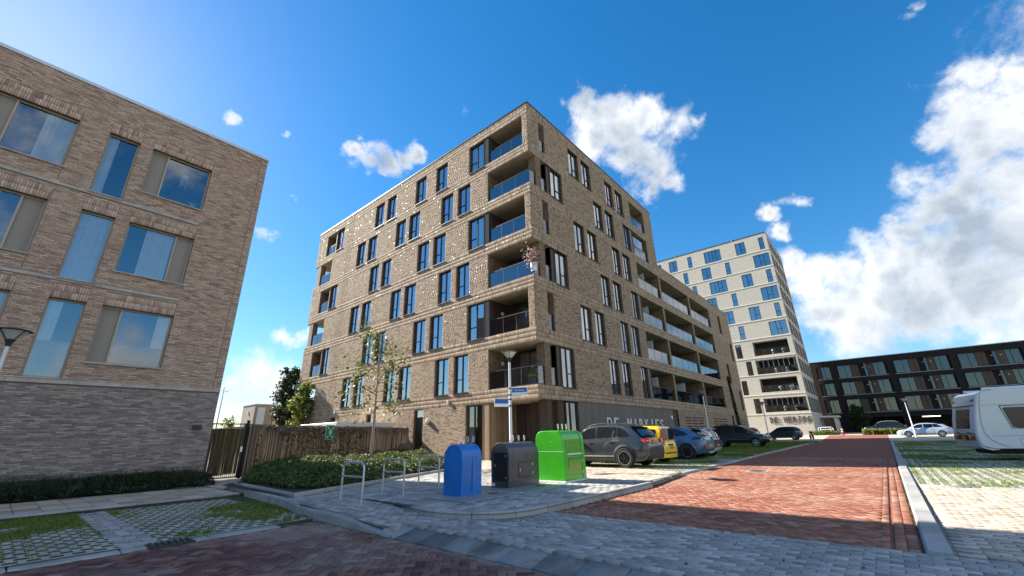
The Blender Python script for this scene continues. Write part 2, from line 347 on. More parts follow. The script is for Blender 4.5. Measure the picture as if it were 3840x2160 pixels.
class Facade:
    """a vertical wall plane: u runs to the right seen from outside, d goes inwards, z up"""
    def __init__(s, root, O, ang, Wd): s.root = root; s.O = np.array([O[0], O[1], 0.0]); s.ang = ang; s.W = Wd; s.open = []; s.c, s.s_ = math.cos(ang), math.sin(ang)
    def world(s, u, d, z): return np.stack([s.O[0] + s.c * u - s.s_ * d, s.O[1] + s.s_ * u + s.c * d, np.broadcast_to(z, np.shape(u))], -1)
    def part(s, name, me, u=0, d=0, z=0, parent=None):
        if parent is not None: return link(name, me, parent)
        w = s.world(np.float64(u), np.float64(d), np.float64(z)); b = s.root.location
        return link(name, me, s.root, (w[0] - b[0], w[1] - b[1], w[2] - b[2]), s.ang)
    def opening(s, u0, u1, z0, z1, depth=0.5, back=True): s.open.append((u0, u1, z0, z1, depth, back))
    def wall(s, H, mats, name='wall', z0=0.0):
        """mats: wall, reveal, room"""
        us = sorted({0.0, s.W, *[max(0, min(s.W, x)) for o in s.open for x in o[:2]]}); zs = sorted({z0, H, *[max(z0, min(H, x)) for o in s.open for x in o[2:4]]})
        b = MB()
        for i in range(len(us) - 1):
            run = None
            for j in range(len(zs) - 1):
                uc, zc = (us[i] + us[i + 1]) / 2, (zs[j] + zs[j + 1]) / 2
                if us[i + 1] - us[i] < 1e-6 or any(o[0] < uc < o[1] and o[2] < zc < o[3] for o in s.open): continue
                b.quad((us[i], 0, zs[j]), (us[i + 1], 0, zs[j]), (us[i + 1], 0, zs[j + 1]), (us[i], 0, zs[j + 1]))
        for u0, u1, a, c, dp, back in s.open:
            if dp <= 0: continue
            b.mat(1)
            b.quad((u0, 0, a), (u0, 0, c), (u0, dp, c), (u0, dp, a)); b.quad((u1, 0, a), (u1, dp, a), (u1, dp, c), (u1, 0, c))
            b.quad((u0, 0, c), (u1, 0, c), (u1, dp, c), (u0, dp, c)); b.quad((u0, 0, a), (u0, dp, a), (u1, dp, a), (u1, 0, a))
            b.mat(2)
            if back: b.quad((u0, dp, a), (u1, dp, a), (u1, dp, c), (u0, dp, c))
            b.mat(0)
        return s.part(name, b.mesh(name, mats))
    def bricks(s, zones, mat, single_mat=None, blen=0.22, bh=0.062, joint=0.012, blocks=(), patches=(), umax=None, umin=0.0, solid=300, skip=None):
        """zones: (z0, z1, 'run' or 'soldier', material); patches: soldier lintels; blocks: left free"""
        umax = umax or s.W; rows = {}
        holes = [o[:4] for o in s.open] + list(blocks) + [p[:4] for p in patches]
        def fill(z0, z1, us0, ul, mt, stag, clipzone=None):
            segs = [(umin, umax)]
            for h in holes:
                if h[2] < z1 - 0.004 and h[3] > z0 + 0.004:
                    ns = []
                    for a, c in segs:
                        if h[1] <= a or h[0] >= c: ns.append((a, c)); continue
                        if h[0] > a: ns.append((a, h[0]))
                        if h[1] < c: ns.append((h[1], c))
                    segs = ns
            for a, c in segs:
                if c - a < 0.02: continue
                e = np.arange(math.floor((a - stag) / ul) * ul + stag, c + ul, ul)
                l = np.clip(e[:-1], a, c) ; r = np.clip(e[1:], a, c); k = r - l > 0.025
                l, r = l[k] + joint / 2, r[k] - joint / 2; n = len(l)
                if n: rows.setdefault(mt, []).append(np.stack([l, r, np.full(n, z0 + joint / 2), np.full(n, z1 - joint / 2), rng.uniform(0, 0.0025, n)], 1))
        for z0, z1, ty, mt in zones:
            if ty == 'run':
                nr = max(1, round((z1 - z0) / bh)); hh = (z1 - z0) / nr
                for k in range(nr): fill(z0 + k * hh, z0 + (k + 1) * hh, 0, blen, mt, (k % 2) * blen / 2 + rng.uniform(-0.04, 0.04))
            else:
                nr = max(1, round((z1 - z0) / 0.25)); hh = (z1 - z0) / nr
                for k in range(nr): fill(z0 + k * hh, z0 + (k + 1) * hh, 0, 0.064, mt, rng.uniform(0, 0.06))
        for u0, u1, z0, z1, mt in patches:
            l = np.arange(u0, u1 - 0.03, 0.064); n = len(l)
            nr = max(1, round((z1 - z0) / 0.26)); hh = (z1 - z0) / nr
            for k in range(nr):
                rows.setdefault(mt, []).append(np.stack([l + 0.005, np.minimum(l + 0.059, u1), np.full(n, z0 + k * hh + 0.004), np.full(n, z0 + (k + 1) * hh - 0.004), rng.uniform(0.0, 0.004, n)], 1))
        left = solid
        for mt, rr in rows.items():
            rr = np.concatenate(rr)
            if single_mat and mt in single_mat and left:
                Wp = s.world((rr[:, 0] + rr[:, 1]) / 2, np.zeros(len(rr)), (rr[:, 2] + rr[:, 3]) / 2)
                ok = in_view(Wp, -20) & (np.abs(rr[:, 1] - rr[:, 0] - blen + joint) < 0.002) & (rr[:, 3] - rr[:, 2] < 0.1)
                dist = np.linalg.norm(Wp - [0, 0, CAM_H], axis=1); dist[~ok] = 1e9
                idx = np.argsort(dist)[:left]; idx = idx[dist[idx] < 1e8]
                if len(idx):
                    me = bricks_mesh('brick', [(-(blen - joint) / 2, (blen - joint) / 2, -(bh - joint) / 2, (bh - joint) / 2, 0.001)], single_mat[mt])
                    for i in idx:
                        r_ = rr[i]; s.part('brick', me, (r_[0] + r_[1]) / 2, -(r_[4] - 0.004), (r_[2] + r_[3]) / 2)
                    rr = np.delete(rr, idx, 0); left = 0
            kind(s.part('bricks', bricks_mesh('bricks', rr, mt)), 'stuff')

WCACHE = {}
def window(F, u0, u1, z0, z1, d=0.12, cols=(0.5,), transom=(), fm='anthracite', gl='glass_main', fw_=0.055, sill=True, curtain=None, label=None, sill_mat=None, solid_cols=()):
    """frame mesh; children: pane, sill, curtain.  cols: mullion positions (0..1); transom: (column index, height fraction)"""
    w, h = u1 - u0, z1 - z0
    key = (round(w, 2), round(h, 2), tuple(cols), tuple(transom), fm, fw_, d, tuple(solid_cols))
    if key not in WCACHE:
        b = MB(); y0, y1 = d, d + 0.07
        b.box(0, fw_, y0, y1, 0, h); b.box(w - fw_, w, y0, y1, 0, h); b.box(fw_, w - fw_, y0, y1, 0, fw_); b.box(fw_, w - fw_, y0, y1, h - fw_, h)
        xs = [fw_] + [c * w for c in cols] + [w - fw_]
        for c in cols: b.box(c * w - fw_ / 2, c * w + fw_ / 2, y0 - 0.012, y1, fw_, h - fw_)
        for ci, t in transom:
            a = xs[ci] + (fw_ / 2 if ci else 0); e = xs[ci + 1] - (fw_ / 2 if ci + 1 < len(xs) - 1 else 0)
            b.box(a, e, y0 + 0.004, y1, t * h - fw_ / 2, t * h + fw_ / 2)
        pc = []
        for i in range(len(xs) - 1):
            p = MB(); a = xs[i] + (fw_ / 2 if i else 0); e = xs[i + 1] - (fw_ / 2 if i + 1 < len(xs) - 1 else 0)
            p.quad((a, d + 0.04, fw_), (e, d + 0.04, fw_), (e, d + 0.04, h - fw_), (a, d + 0.04, h - fw_))
            pc.append(p.mesh('pane', M['vent_panel'] if i in solid_cols else M[gl]))
        sm = MB(); sm.box(-0.04, w + 0.04, -0.07, d, -0.045, -0.002)
        WCACHE[key] = (b.mesh('window', M[fm]), pc, sm.mesh('sill', M[sill_mat or fm]))
    fme, pc, sme = WCACHE[key]
    o = F.part('window', fme, u0, 0, z0)
    for p in pc: link('pane', p, o)
    if sill: link('sill', sme, o)
    for (a, e, za, ze) in (curtain or ()):
        k = ('c', round(w * (e - a), 2), round(h * (ze - za), 2), round(d, 2))
        if k not in WCACHE:
            c = MB(); n = max(6, int(w * (e - a) / 0.035)); L = w * (e - a); hh = h * (ze - za)
            vs = [(L * i / n, d + 0.10 + 0.028 * math.sin(i * 1.9) + 0.012 * math.sin(i * 0.7), z) for z in (0, hh) for i in range(n + 1)]
            c.smooth = True; c.add(vs, [(i, i + 1, n + 2 + i, n + 1 + i) for i in range(n)]); WCACHE[k] = c.mesh('curtain', M['curtain'])
        link('curtain', WCACHE[k], o, (w * a, 0, h * za))
    if label: o['label'] = label
    return o

def rail(F, u0, u1, z, h=1.0, d=0.12, n=3, mat='glass_rail', z_off=0.06, side=None):
    """glass balustrade: part with handrail and posts, glass panels as children"""
    b = MB(); b.box(u0, u1, d - 0.025, d + 0.025, z + h - 0.02, z + h + 0.02); b.box(u0, u1, d - 0.03, d + 0.03, z + 0.0, z + z_off)
    ps = np.linspace(u0, u1, n + 1)
    for p in ps: b.box(p - 0.012, p + 0.012, d - 0.014, d + 0.014, z + z_off, z + h - 0.02)
    o = F.part('railing', b.mesh('railing', M['anthracite']))
    for i in range(n):
        g = MB(); g.box(ps[i] + 0.014, ps[i + 1] - 0.014, d - 0.006, d + 0.006, z + z_off, z + h - 0.025)
        link('glass_panel', g.mesh('glass_panel', M[mat]), o)
    return o
def recess(F, u0, u1, z0, z1, dp, mats, open_l=False, open_r=False, name='balcony', back=True):
    """floor, ceiling, side walls and back wall of a loggia; mats: wall, soffit, floor, back"""
    b = MB()
    if not open_l: b.quad((u0, 0.005, z0), (u0, 0.005, z1), (u0, dp, z1), (u0, dp, z0))
    if not open_r: b.quad((u1, 0.005, z0), (u1, dp, z0), (u1, dp, z1), (u1, 0.005, z1))
    b.mat(1).quad((u0, 0.005, z1), (u1, 0.005, z1), (u1, dp, z1), (u0, dp, z1))
    b.mat(2).quad((u0, 0.005, z0), (u0, dp, z0), (u1, dp, z0), (u1, 0.005, z0))
    if back: b.mat(3).quad((u0, dp, z0), (u1, dp, z0), (u1, dp, z1), (u0, dp, z1))
    return F.part(name, b.mesh(name, mats))

# ------------------------------------------------------------------ apartment building on the left
def left_building():
    t = thing('apartment_building', 'rosy brick apartment building with champagne window frames and a grey brick plinth', 'building', (-14, 18.4, 0))
    F = Facade(t, (-14, 18.4), 0.0, 18.96); X = lambda x: x + 14
    wins = []
    def w(x0, x1, z0, z1, cols, solid, cur): 
        F.opening(X(x0), X(x1), z0, z1, 0.9); wins.append((X(x0), X(x1), z0, z1, cols, solid, cur))
    V = 0.27
    for zs in (3.75, 6.8, 9.9):
        full = zs < 5
        cl = {3.75: [(0.79, 0.98, 0.02, 0.98)], 6.8: [(0.28, 0.70, 0.02, 0.98)], 9.9: []}[zs]
        right = zs == 6.8
        w(1.2, 3.08, zs, zs + 1.85, ((1 - V) if right else V,), (1,) if right else (0,), cl)
        w(-2.66, -0.77, zs, zs + 1.85, ((1 - V) if right else V,), (1,) if right else (0,), [(0.62, 0.98, 0.02, 0.98)] if zs > 9 else [(0.02, 0.5, 0.02, 0.98)])
        w(0.0, 0.83, zs - 0.54, zs + 1.85, (), (), {3.75: [(0.05, 0.42, 0.3, 0.98)], 6.8: [(0.03, 0.97, 0.02, 0.98)], 9.9: [(0.04, 0.36, 0.02, 0.98)]}[zs])
        w(-6.4, -4.5, zs, zs + 1.85, (V,), (0,), [(0.3, 0.6, 0.02, 0.98)])
        w(-3.9, -3.07, zs - 0.54, zs + 1.85, (), (), [(0.05, 0.5, 0.02, 0.98)])
    mb = M['brick_left']; blocks = [(0, F.W, 3.04, 3.17), (X(4.70), X(4.715), 3.17, 13.3)]
    bands = [(0, F.W, 3.05, 3.16), (0, X(3.08), 6.15, 6.25), (0, X(3.08), 9.24, 9.34)]
    for bz in bands[1:]: blocks.append((bz[0], bz[1], bz[2] - 0.005, bz[3] + 0.005))
    for zz in (3.17, 6.3, 9.4):
        blocks.append((X(-0.757), X(-0.742), zz, zz + 2.7))
    patches = [(a - 0.0, e + 0.0, zc, zc + 0.44, mb) for a, e, z0, zc, *_ in wins]
    vents = [(4.0, 7.05), (4.0, 6.58), (4.06, 4.02), (4.06, 3.55), (4.0, 10.1), (4.0, 9.6)]
    for vx, vz in vents: blocks.append((X(vx) - 0.11, X(vx) + 0.11, vz - 0.02, vz + 0.02))
    F.wall(13.3, [M['mortar_left'], M['tex_left'], M['dark_room']])
    F.bricks([(0.0, 3.05, 'run', M['brick_plinth']), (3.17, 13.24, 'run', mb)], mb, {mb: M['brick_left1']}, blen=0.24, bh=0.052, joint=0.011, blocks=blocks, patches=patches, umin=X(-5.5))
    for a, e, z0, z1 in bands:
        u = a
        while u < e - 0.01:
            v = min(u + 1.25, e); b = MB(); b.bbox(u + 0.003, v - 0.003, -0.055 if z0 < 4 else -0.03, 0.02, z0, z1, 0.006); F.part('stone_band', b.mesh('stone_band', M['stone_grey'])); u = v
    for a, e, z0, z1, cols, solid, cur in wins:
        o = window(F, a, e, z0, z1, 0.14, cols, (), 'beige_frame', 'glass', 0.05, True, cur, None, 'concrete', solid)
        if z0 < 3.9:
            f = MB(); k = 0.46 if e - a < 1 else 0.36; x0 = (0.06 if not cols else (e - a) * V + 0.03)
            f.quad((x0, 0.2, 0.05), (e - a - 0.06, 0.2, 0.05), (e - a - 0.06, 0.2, (z1 - z0) * k), (x0, 0.2, (z1 - z0) * k)); link('lower_pane_sheet', f.mesh('lower_pane_sheet', M['pane_sheet']), o)  # teal-grey sheet behind the lower part of the pane
    # small things standing on the sill of the top right window
    for k in range(3):
        b = MB(); b.lathe([(0.0, 0), (0.035, 0), (0.045, 0.06 + 0.02 * k), (0.03, 0.11), (0.0, 0.11)], 10); link('ornament', b.mesh('ornament', M['white_metal']), t, (X(1.9 + 0.22 * k) , 0.3, 9.96))
    b = MB()
    for k in range(14):
        a = rng.uniform(0, 6.28); b.tube([(0, 0, 0), (0.09 * math.cos(a), 0.03 * math.sin(a), 0.22), (0.17 * math.cos(a), 0.05 * math.sin(a), 0.3)], [0.012, 0.012, 0.002], 4)
    link('window_plant', b.mesh('window_plant', M['curtain']), t, (X(2.8), 0.3, 9.96))
    b = MB(); b.lathe([(0.0, 0.14), (0.09, 0.12), (0.12, 0.03), (0.12, 0.0)], 12)
    for k in range(7):
        a = k * 0.9; b.tube([(0.1 * math.cos(a), 0.1 * math.sin(a), 0), (0.1 * math.cos(a), 0.1 * math.sin(a), -0.42 + 0.04 * (k % 3))], 0.012, 4)
    link('paper_mobile', b.mesh('paper_mobile', M['white_metal']), t, (X(2.36), 0.36, 11.15))
    b = MB(); b.box(-0.02, F.W + 0.03, -0.04, 0.14, 13.24, 13.36); F.part('coping', b.mesh('coping', M['zinc']))
    b = MB(); y1 = 12.0
    b.quad((F.W, 0, 0), (F.W, y1, 0), (F.W, y1, 13.24), (F.W, 0, 13.24)); b.quad((F.W, y1, 0), (0, y1, 0), (0, y1, 13.24), (F.W, y1, 13.24)); b.quad((0, y1, 0), (0, 0, 0), (0, 0, 13.24), (0, y1, 13.24))
    b.mat(1).quad((0, 0.0, 13.24), (F.W, 0, 13.24), (F.W, y1, 13.24), (0, y1, 13.24)); F.part('rear_walls', b.mesh('rear_walls', [M['tex_left'], M['roof']]))
    b = MB(); b.box(X(4.36), X(4.60), -0.14, -0.012, 1.76, 1.90); F.part('wall_lamp', b.mesh('wall_lamp', M['anthracite']))
left_building()

# ------------------------------------------------------------------ the tan corner building
SILL = {1: 3.8, 2: 6.88, 3: 9.92, 4: 13.0, 5: 16.05, 6: 19.08}
HEAD = {k: v + 2.29 for k, v in SILL.items()}
def main_building():
    t = thing('corner_building', 'tall tan brick apartment building with corner balconies behind the recycling containers', 'building', (17.5, 13.05, 0))
    L = Facade(t, (17.5, 41.5), -math.pi / 2, 28.45); Q = Facade(t, (17.5, 13.05), 0.0, 19.9); P = Facade(t, (37.4, 13.05), 0.0, 24.1)
    Y = lambda y: 41.5 - y; XQ = lambda x: x - 17.5; XP = lambda x: x - 37.4
    wl, wq = [], []
    odd_l = [(19.57, 18.32), (21.40, 20.12), (25.34, 24.0), (27.15, 25.84), (31.36, 30.0), (33.2, 31.86)]
    even_l = [(22.13, 20.82), (24.0, 22.65), (28.78, 27.5), (30.62, 29.3)]
    for s in range(1, 7):
        z0, z1 = SILL[s], HEAD[s]
        for a, e in (odd_l if s % 2 else even_l):
            if s == 6 and a < 26: a, e = {22.13: (22.15, 20.85), 24.0: (24.73, 23.4)}[a]
            wl.append((Y(a), Y(e), z0, z1))
        for a, e in ([(25.5, 26.82), (27.33, 28.68), (30.45, 31.75)] if s % 2 else [(22.3, 23.65), (24.1, 25.42), (27.85, 29.15), (29.65, 31.0)]): wq.append((XQ(a), XQ(e), z0, z1))
        if s % 2: wq.append((XQ(19.76), XQ(21.14), z0, z1))
        else: wl.append((Y(18.45), Y(17.02), z0, z1)); wl.append((Y(37.6), Y(36.2), z0, z1))
    for w in wl: L.opening(*w, 0.6)
    for w in wq: Q.opening(*w, 0.6)
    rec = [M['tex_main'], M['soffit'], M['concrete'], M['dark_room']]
    cw = [M['tex_main'], M['soffit'], M['concrete'], M['bronze']]
    def glazing(F, u0, u1, z0, z1, d):
        o = window(F, u0, u1, z0, z1, d, (0.33, 0.66), (), 'bronze', 'glass_main', 0.06, False, [(0.68, 0.96, 0.03, 0.97)] if rng.random() < 0.5 else None)
    for s in range(1, 7):
        z0, z1 = SILL[s], HEAD[s]
        if s % 2:                                    # open corners, brick pier set in the gap
            a, c = Y(16.6), L.W
            L.opening(a, c, z0, z1, 0); Q.opening(0, XQ(19.3), z0, z1, 0)
            recess(L, a, c, z0, z1, 1.8, cw, open_r=True); glazing(L, a + 0.9, c - 0.35, z0 + 0.05, z1 - 0.1, 1.70)
            b = MB(); b.box(XQ(18.15), XQ(18.69), 0.01, 0.55, z0, z1); Q.part('pier', b.mesh('pier', M['tex_main']))
            rail(L, a + 0.02, c - 0.1, z0, 1.0, 0.10, 3); rail(Q, 0.10, XQ(18.14), z0, 1.0, 0.10, 1); rail(Q, XQ(18.70), XQ(19.28), z0, 1.0, 0.12, 1)
            Q.opening(XQ(19.31), XQ(19.76), z0, z1, 0)
            b = MB(); b.box(XQ(19.30), XQ(19.755), 0.09, 1.9, z0, z1); Q.part('panel', b.mesh('panel', M['bronze']))
            L.opening(0, Y(38.0), z0, z1, 0); recess(L, 0, Y(38.0), z0, z1, 1.8, cw, open_l=True)
            b = MB(); b.box(Y(41.0), Y(40.3), 0.01, 0.5, z0, z1); L.part('pier', b.mesh('pier', M['tex_main']))
            rail(L, Y(40.28), Y(38.03), z0, 1.0, 0.1, 2)
            b = MB(); b.lathe([(0.0, 0.0), (0.10, 0.0), (0.13, 0.03), (0.10, 0.08), (0.0, 0.09)], 16, axis='y'); link('wall_lamp', b.mesh('wall_lamp', M['white_glow'], 40), t, (1.15, 3.55 - 0.1, z0 + 1.6))
        else:                                        # loggia with a solid corner and a slit round the corner
            a, c = Y(16.55), Y(13.52)
            L.opening(a, c, z0, z1, 0); recess(L, a, L.W - 0.01, z0, z1, 1.8, [M['wood_dark']] + cw[1:], open_r=True); glazing(L, a + 0.9, c, z0 + 0.05, z1 - 0.1, 1.70)
            b = MB(); b.box(c + 0.001, L.W - 0.01, 0.01, 0.42, z0, z1); b.box(L.W - 0.4, L.W - 0.012, 0.42, XQ(18.67), z0, z1); L.part('pier', b.mesh('pier', M['tex_main']))
            Q.opening(XQ(18.68), XQ(19.29), z0, z1, 0); b = MB(); b.box(XQ(19.29), XQ(19.33), 0.01, 0.5, z0, z1); Q.part('jamb', b.mesh('jamb', M['tex_main']))
            rail(L, a + 0.02, c - 0.02, z0, 1.0, 0.12, 3); rail(Q, XQ(18.70), XQ(19.27), z0, 1.0, 0.12, 1)
            L.opening(Y(17.02), Y(16.55), z0, z1, 0); b = MB(); b.box(Y(17.0), Y(16.555), 0.09, 1.9, z0, z1); L.part('panel', b.mesh('panel', M['panel_grey']))
            L.opening(Y(39.55), Y(37.62), z0, z1, 0); recess(L, Y(39.55), Y(37.62), z0, z1, 1.8, cw); rail(L, Y(39.5), Y(37.66), z0, 1.0, 0.12, 2)
            b = MB(); b.box(Y(37.9), Y(37.605), 0.08, 0.2, z0, z1); L.part('panel', b.mesh('panel', M['panel_grey']))
            b = MB(); b.lathe([(0.0, 0.0), (0.10, 0.0), (0.13, 0.03), (0.10, 0.08), (0.0, 0.09)], 16, axis='y'); link('wall_lamp', b.mesh('wall_lamp', M['white_glow'], 40), t, (1.15, 3.5 - 0.1, z0 + 1.6))
    # loggias along the street front
    def loggia(F, u0, u1, s, n, screen=True, white=False):
        z0, z1 = SILL[s], HEAD[s]; F.opening(u0, u1, z0, z1, 0); recess(F, u0, u1, z0, z1, 1.7, rec)
        glazing(F, u0 + 0.3, u1 - 0.3, z0 + 0.05, z1 - 0.15, 1.6); rail(F, u0 + 0.02, u1 - 0.02, z0, 1.0 if s > 1 else 0.98, 0.13, n)
        if screen:
            b = MB(); b.box(u0 + 0.42 * (u1 - u0), u0 + 0.42 * (u1 - u0) + 0.03, 0.3, 1.6, z0 + 0.02, z0 + 1.85); F.part('privacy_screen', b.mesh('privacy_screen', M['screen_glass']))
        if white:
            for k in range(2):
                b = MB(); a = u0 + 0.03 + k * (u1 - u0) / 2.2; b.box(a, a + (u1 - u0) / 2.25, 0.22, 0.24, z0 + 1.02, z1 - 0.05); F.part('glass_shutter', b.mesh('glass_shutter', M['glass_main']))
    loggia(Q, XQ(32.4), XQ(35.42), 6, 2, False); loggia(Q, XQ(32.3), XQ(35.32), 5, 2, False, True)
    for s in (1, 2, 3, 4):
        loggia(Q, XQ(32.33), XQ(37.1), s, 3); loggia(P, 0.06, XP(45.2), s, 5, s == 1); loggia(P, XP(45.6), XP(52.5), s, 4, False)
    for s in (1, 3, 5):
        Q.opening(XQ(31.76), XQ(32.29), SILL[s], HEAD[s], 0); b = MB(); b.box(XQ(31.755), XQ(32.29), 0.07, 1.6, SILL[s], HEAD[s]); Q.part('panel', b.mesh('panel', M['panel_grey']))
    wp = []
    for s in (2, 4): wp.append((XP(56.15), XP(57.15), SILL[s], HEAD[s]))
    for s in (1, 3): wp.append((XP(59.75), XP(60.7), SILL[s], HEAD[s]))
    for w in wp: P.opening(*w, 0.5)
    # ground floor
    L.opening(Y(23.35), Y(22.42), 0, 3.04, 0.5); L.opening(Y(18.46), Y(17.15), 0, 3.04, 0.6); L.opening(Y(34.55), Y(33.66), 2.1, 3.06, 0.4); L.opening(Y(29.15), Y(28.46), 2.1, 3.06, 0.4)
    L.opening(Y(17.15), L.W, 0, 3.08, 0); Q.opening(0, XQ(36.95), 0, 3.06, 0)
    recess(L, Y(16.6), L.W, 0.04, 3.08, 2.4, [M['wood'], M['soffit'], M['concrete'], M['bronze']], open_r=True, name='entrance_hall')
    window(L, Y(15.9), L.W - 0.5, 0.05, 3.0, 2.3, (0.5,), (), 'bronze', 'glass', 0.07, False)
    b = MB(); b.box(Y(17.14), Y(16.61), 0.03, 0.6, 0.12, 3.07); L.part('timber_post', b.mesh('timber_post', M['wood']))
    b = MB(); b.box(Y(17.16), Y(16.59), 0.02, 0.62, 0.0, 0.12); L.part('post_base', b.mesh('post_base', M['concrete']))
    b = MB(); b.box(XQ(18.15), XQ(18.62), 0.05, 0.55, 0, 3.06); b.box(XQ(19.25), XQ(19.75), 0.08, 2.0, 0, 3.06); Q.part('timber_post', b.mesh('timber_post', M['wood_dark']))
    b = MB(); b.box(XQ(19.75), XQ(21.2), 0.58, 0.6, 0, 3.06); Q.part('inner_wall', b.mesh('inner_wall', M['wood']))
    window(Q, XQ(19.78), XQ(21.12), 0.02, 3.03, 0.1, (0.5,), (), 'bronze', 'glass', 0.06, False)
    window(L, Y(18.45), Y(17.16), 0.02, 3.03, 0.12, (0.46,), (), 'bronze', 'glass', 0.06, False, [(0.05, 0.4, 0.02, 0.98)])
    b = MB(); b.bbox(-0.1, 0.1, 0, 0.06, 0, 0.42, 0.01); L.part('intercom', b.mesh('intercom', M['anthracite']), Y(16.05), 0.0, 0)
    x = 21.17
    while x < 35.8:
        e = min(x + 1.22, 35.83); b = MB(); b.box(XQ(x) + 0.003, XQ(e) - 0.003, 0.015, 0.10, 0.05, 3.05); Q.part('cladding_panel', b.mesh('cladding_panel', M['panel_dark'])); x = e
    b = MB(); b.box(XQ(35.86), XQ(36.93), 0.08, 0.16, 0.03, 3.04); o = Q.part('door', b.mesh('door', M['wood_dark']))
    b = MB(); b.box(XQ(36.05), XQ(36.09), 0.02, 0.08, 0.9, 1.5); link('handle', b.mesh('handle', M['steel']), o)
    b = MB(); b.box(Y(23.33), Y(22.44), 0.12, 0.2, 0.02, 2.55); o = L.part('door', b.mesh('door', M['wood_dark']))
    b = MB(); b.box(Y(22.62), Y(22.57), 0.05, 0.12, 0.9, 2.1); link('handle', b.mesh('handle', M['anthracite']), o)
    b = MB(); b.box(Y(23.33), Y(22.44), 0.13, 0.18, 2.6, 3.03); L.part('transom_light', b.mesh('transom_light', M['glass_main']))
    for a, e in ((34.55, 33.66), (29.15, 28.46)): window(L, Y(a), Y(e), 2.12, 3.05, 0.15, (), (), 'bronze', 'glass', 0.05, False, [(0.1, 0.9, 0.3, 0.5)])
    P.opening(XP(54.0), XP(54.8), 0.2, 2.95, 0.4); window(P, XP(54.0), XP(54.8), 0.2, 2.95, 0.1, (), (), 'bronze', 'glass_main', 0.06, False)
    for u, z, F in ((Y(21.9), 2.32, L),):
        b = MB(); b.lathe([(0.0, -0.16), (0.10, -0.15), (0.145, -0.07), (0.15, 0.0), (0.12, 0.04), (0, 0.05)], 16, axis='y'); o = F.part('wall_lamp', b.mesh('wall_lamp', M['white_glow'], 40), u, -0.03, z)
    for y, z in ((20.0, 3.35), (33.9, 3.45), (28.6, 3.4)):
        b = MB(); b.bbox(-0.06, 0.06, -0.12, -0.01, -0.1, 0.1, 0.015); L.part('wall_lamp', b.mesh('wall_lamp', M['white_metal']), Y(y), 0, z)
    b = MB(); b.lathe([(0.0, -0.1), (0.13, -0.08), (0.16, 0.0)], 14, axis='y'); Q.part('wall_lamp', b.mesh('wall_lamp', M['white_glow'], 40), XQ(35.3), 0.0, 2.45)
    for y, x, z in ((20.3, 0, 3.25),):
        pass
    # walls and bricks
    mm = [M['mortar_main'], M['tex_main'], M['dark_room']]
    L.wall(22.2, mm); Q.wall(22.2, mm)
    mb = M['brick_main']
    zones = [(0, 3.08, 'run', mb)]
    for s in range(1, 7):
        lo = 3.08 if s == 1 else HEAD[s - 1]
        zones += [(lo, SILL[s], 'soldier', mb), (SILL[s], HEAD[s], 'run', mb)]
    L.bricks(zones + [(HEAD[6], 22.2, 'soldier', mb)], mb, {mb: M['brick_main1']}, blocks=[(Y(35.2) + k * 0.28, Y(35.2) + k * 0.28 + 0.018, 0, 22.2) for k in range(4)])
    Q.bricks(zones + [(HEAD[6], 22.2, 'soldier', mb)], mb, None)
    slots = []
    for a, e in ((38.6, 43.7), (46.8, 52.0), (56.6, 60.2)):
        for k in range(7):
            for j in range(3):
                w_ = (e - a) / 3; slots.append((XP(a) + j * w_ + 0.05, XP(a) + (j + 1) * w_ - 0.2, 1.0 + k * 0.25, 1.07 + k * 0.25))
    P.wall(16.45, mm); P.bricks(zones[:9] + [(HEAD[4], 16.45, 'soldier', mb)], mb, None, blocks=slots)
    for k, sl in enumerate(slots):
        b = MB(); b.box(sl[0], sl[1], -0.004, 0.02, sl[2], sl[3]); 
        if k == 0: vm = b
        else: vm.v += b.v; vm.f += [tuple(i + 8 * k for i in f) for f in b.f]; vm.m += b.m; vm.sm += b.sm
    kind(P.part('ventilation_slots', vm.mesh('ventilation_slots', M['black'])), 'stuff')
    for n, w in enumerate(wl):
        cur = [(0.52, 0.95, 0.03, 0.97)] if n % 3 else ([(0.05, 0.48, 0.03, 0.97), (0.52, 0.95, 0.03, 0.97)] if n % 2 else None)
        window(L, *w, 0.13, (0.5,), ((0, 0.36),), curtain=cur)
    for n, w in enumerate(wq): window(Q, *w, 0.13, (0.5,), ((1, 0.36),), curtain=[(0.04, 0.96, 0.03, 0.97)] if n % 4 != 1 else [(0.04, 0.5, 0.03, 0.97)])
    for w in wp: window(P, *w, 0.13, (), ((0, 0.36),))
    # copings, roofs, far sides
    b = MB(); b.box(-0.03, L.W + 0.03, -0.035, 0.2, 22.2, 22.29); L.part('coping', b.mesh('coping', M['anthracite']))
    b = MB(); b.box(0.2, Q.W + 0.03, -0.036, 0.2, 22.2, 22.291); b.box(Q.W - 0.2, Q.W + 0.031, 0.2, 14.0, 22.2, 22.292); Q.part('coping', b.mesh('coping', M['anthracite']))
    b = MB(); b.box(0.032, P.W + 0.03, -0.03, 0.2, 16.45, 16.53); P.part('coping', b.mesh('coping', M['anthracite']))
    b = MB(); b.mat(0)
    def vq(x0, y0, x1, y1, z0, z1): b.quad((x0, y0, z0), (x1, y1, z0), (x1, y1, z1), (x0, y0, z1))
    vq(19.9, 0.0, 19.9, 14, 16.4, 22.2); vq(44, 0, 44, 14, 0, 16.4); vq(44, 14, 19.9, 14, 0, 16.4); vq(19.9, 14, 14, 14, 0, 22.2); vq(14, 14, 14, 28.45, 0, 22.2); vq(14, 28.45, 1.9, 28.45, 0, 22.2)
    for s in range(0, 7):       # far end wall, open at the corner balconies
        z0 = 0 if s == 0 else HEAD[s]; z1 = SILL[s + 1] if s < 6 else 22.2
        vq(1.9, 28.45, 0, 28.45, z0, z1)
        if s and s % 2 == 0: vq(1.9, 28.45, 0, 28.45, SILL[s], HEAD[s])
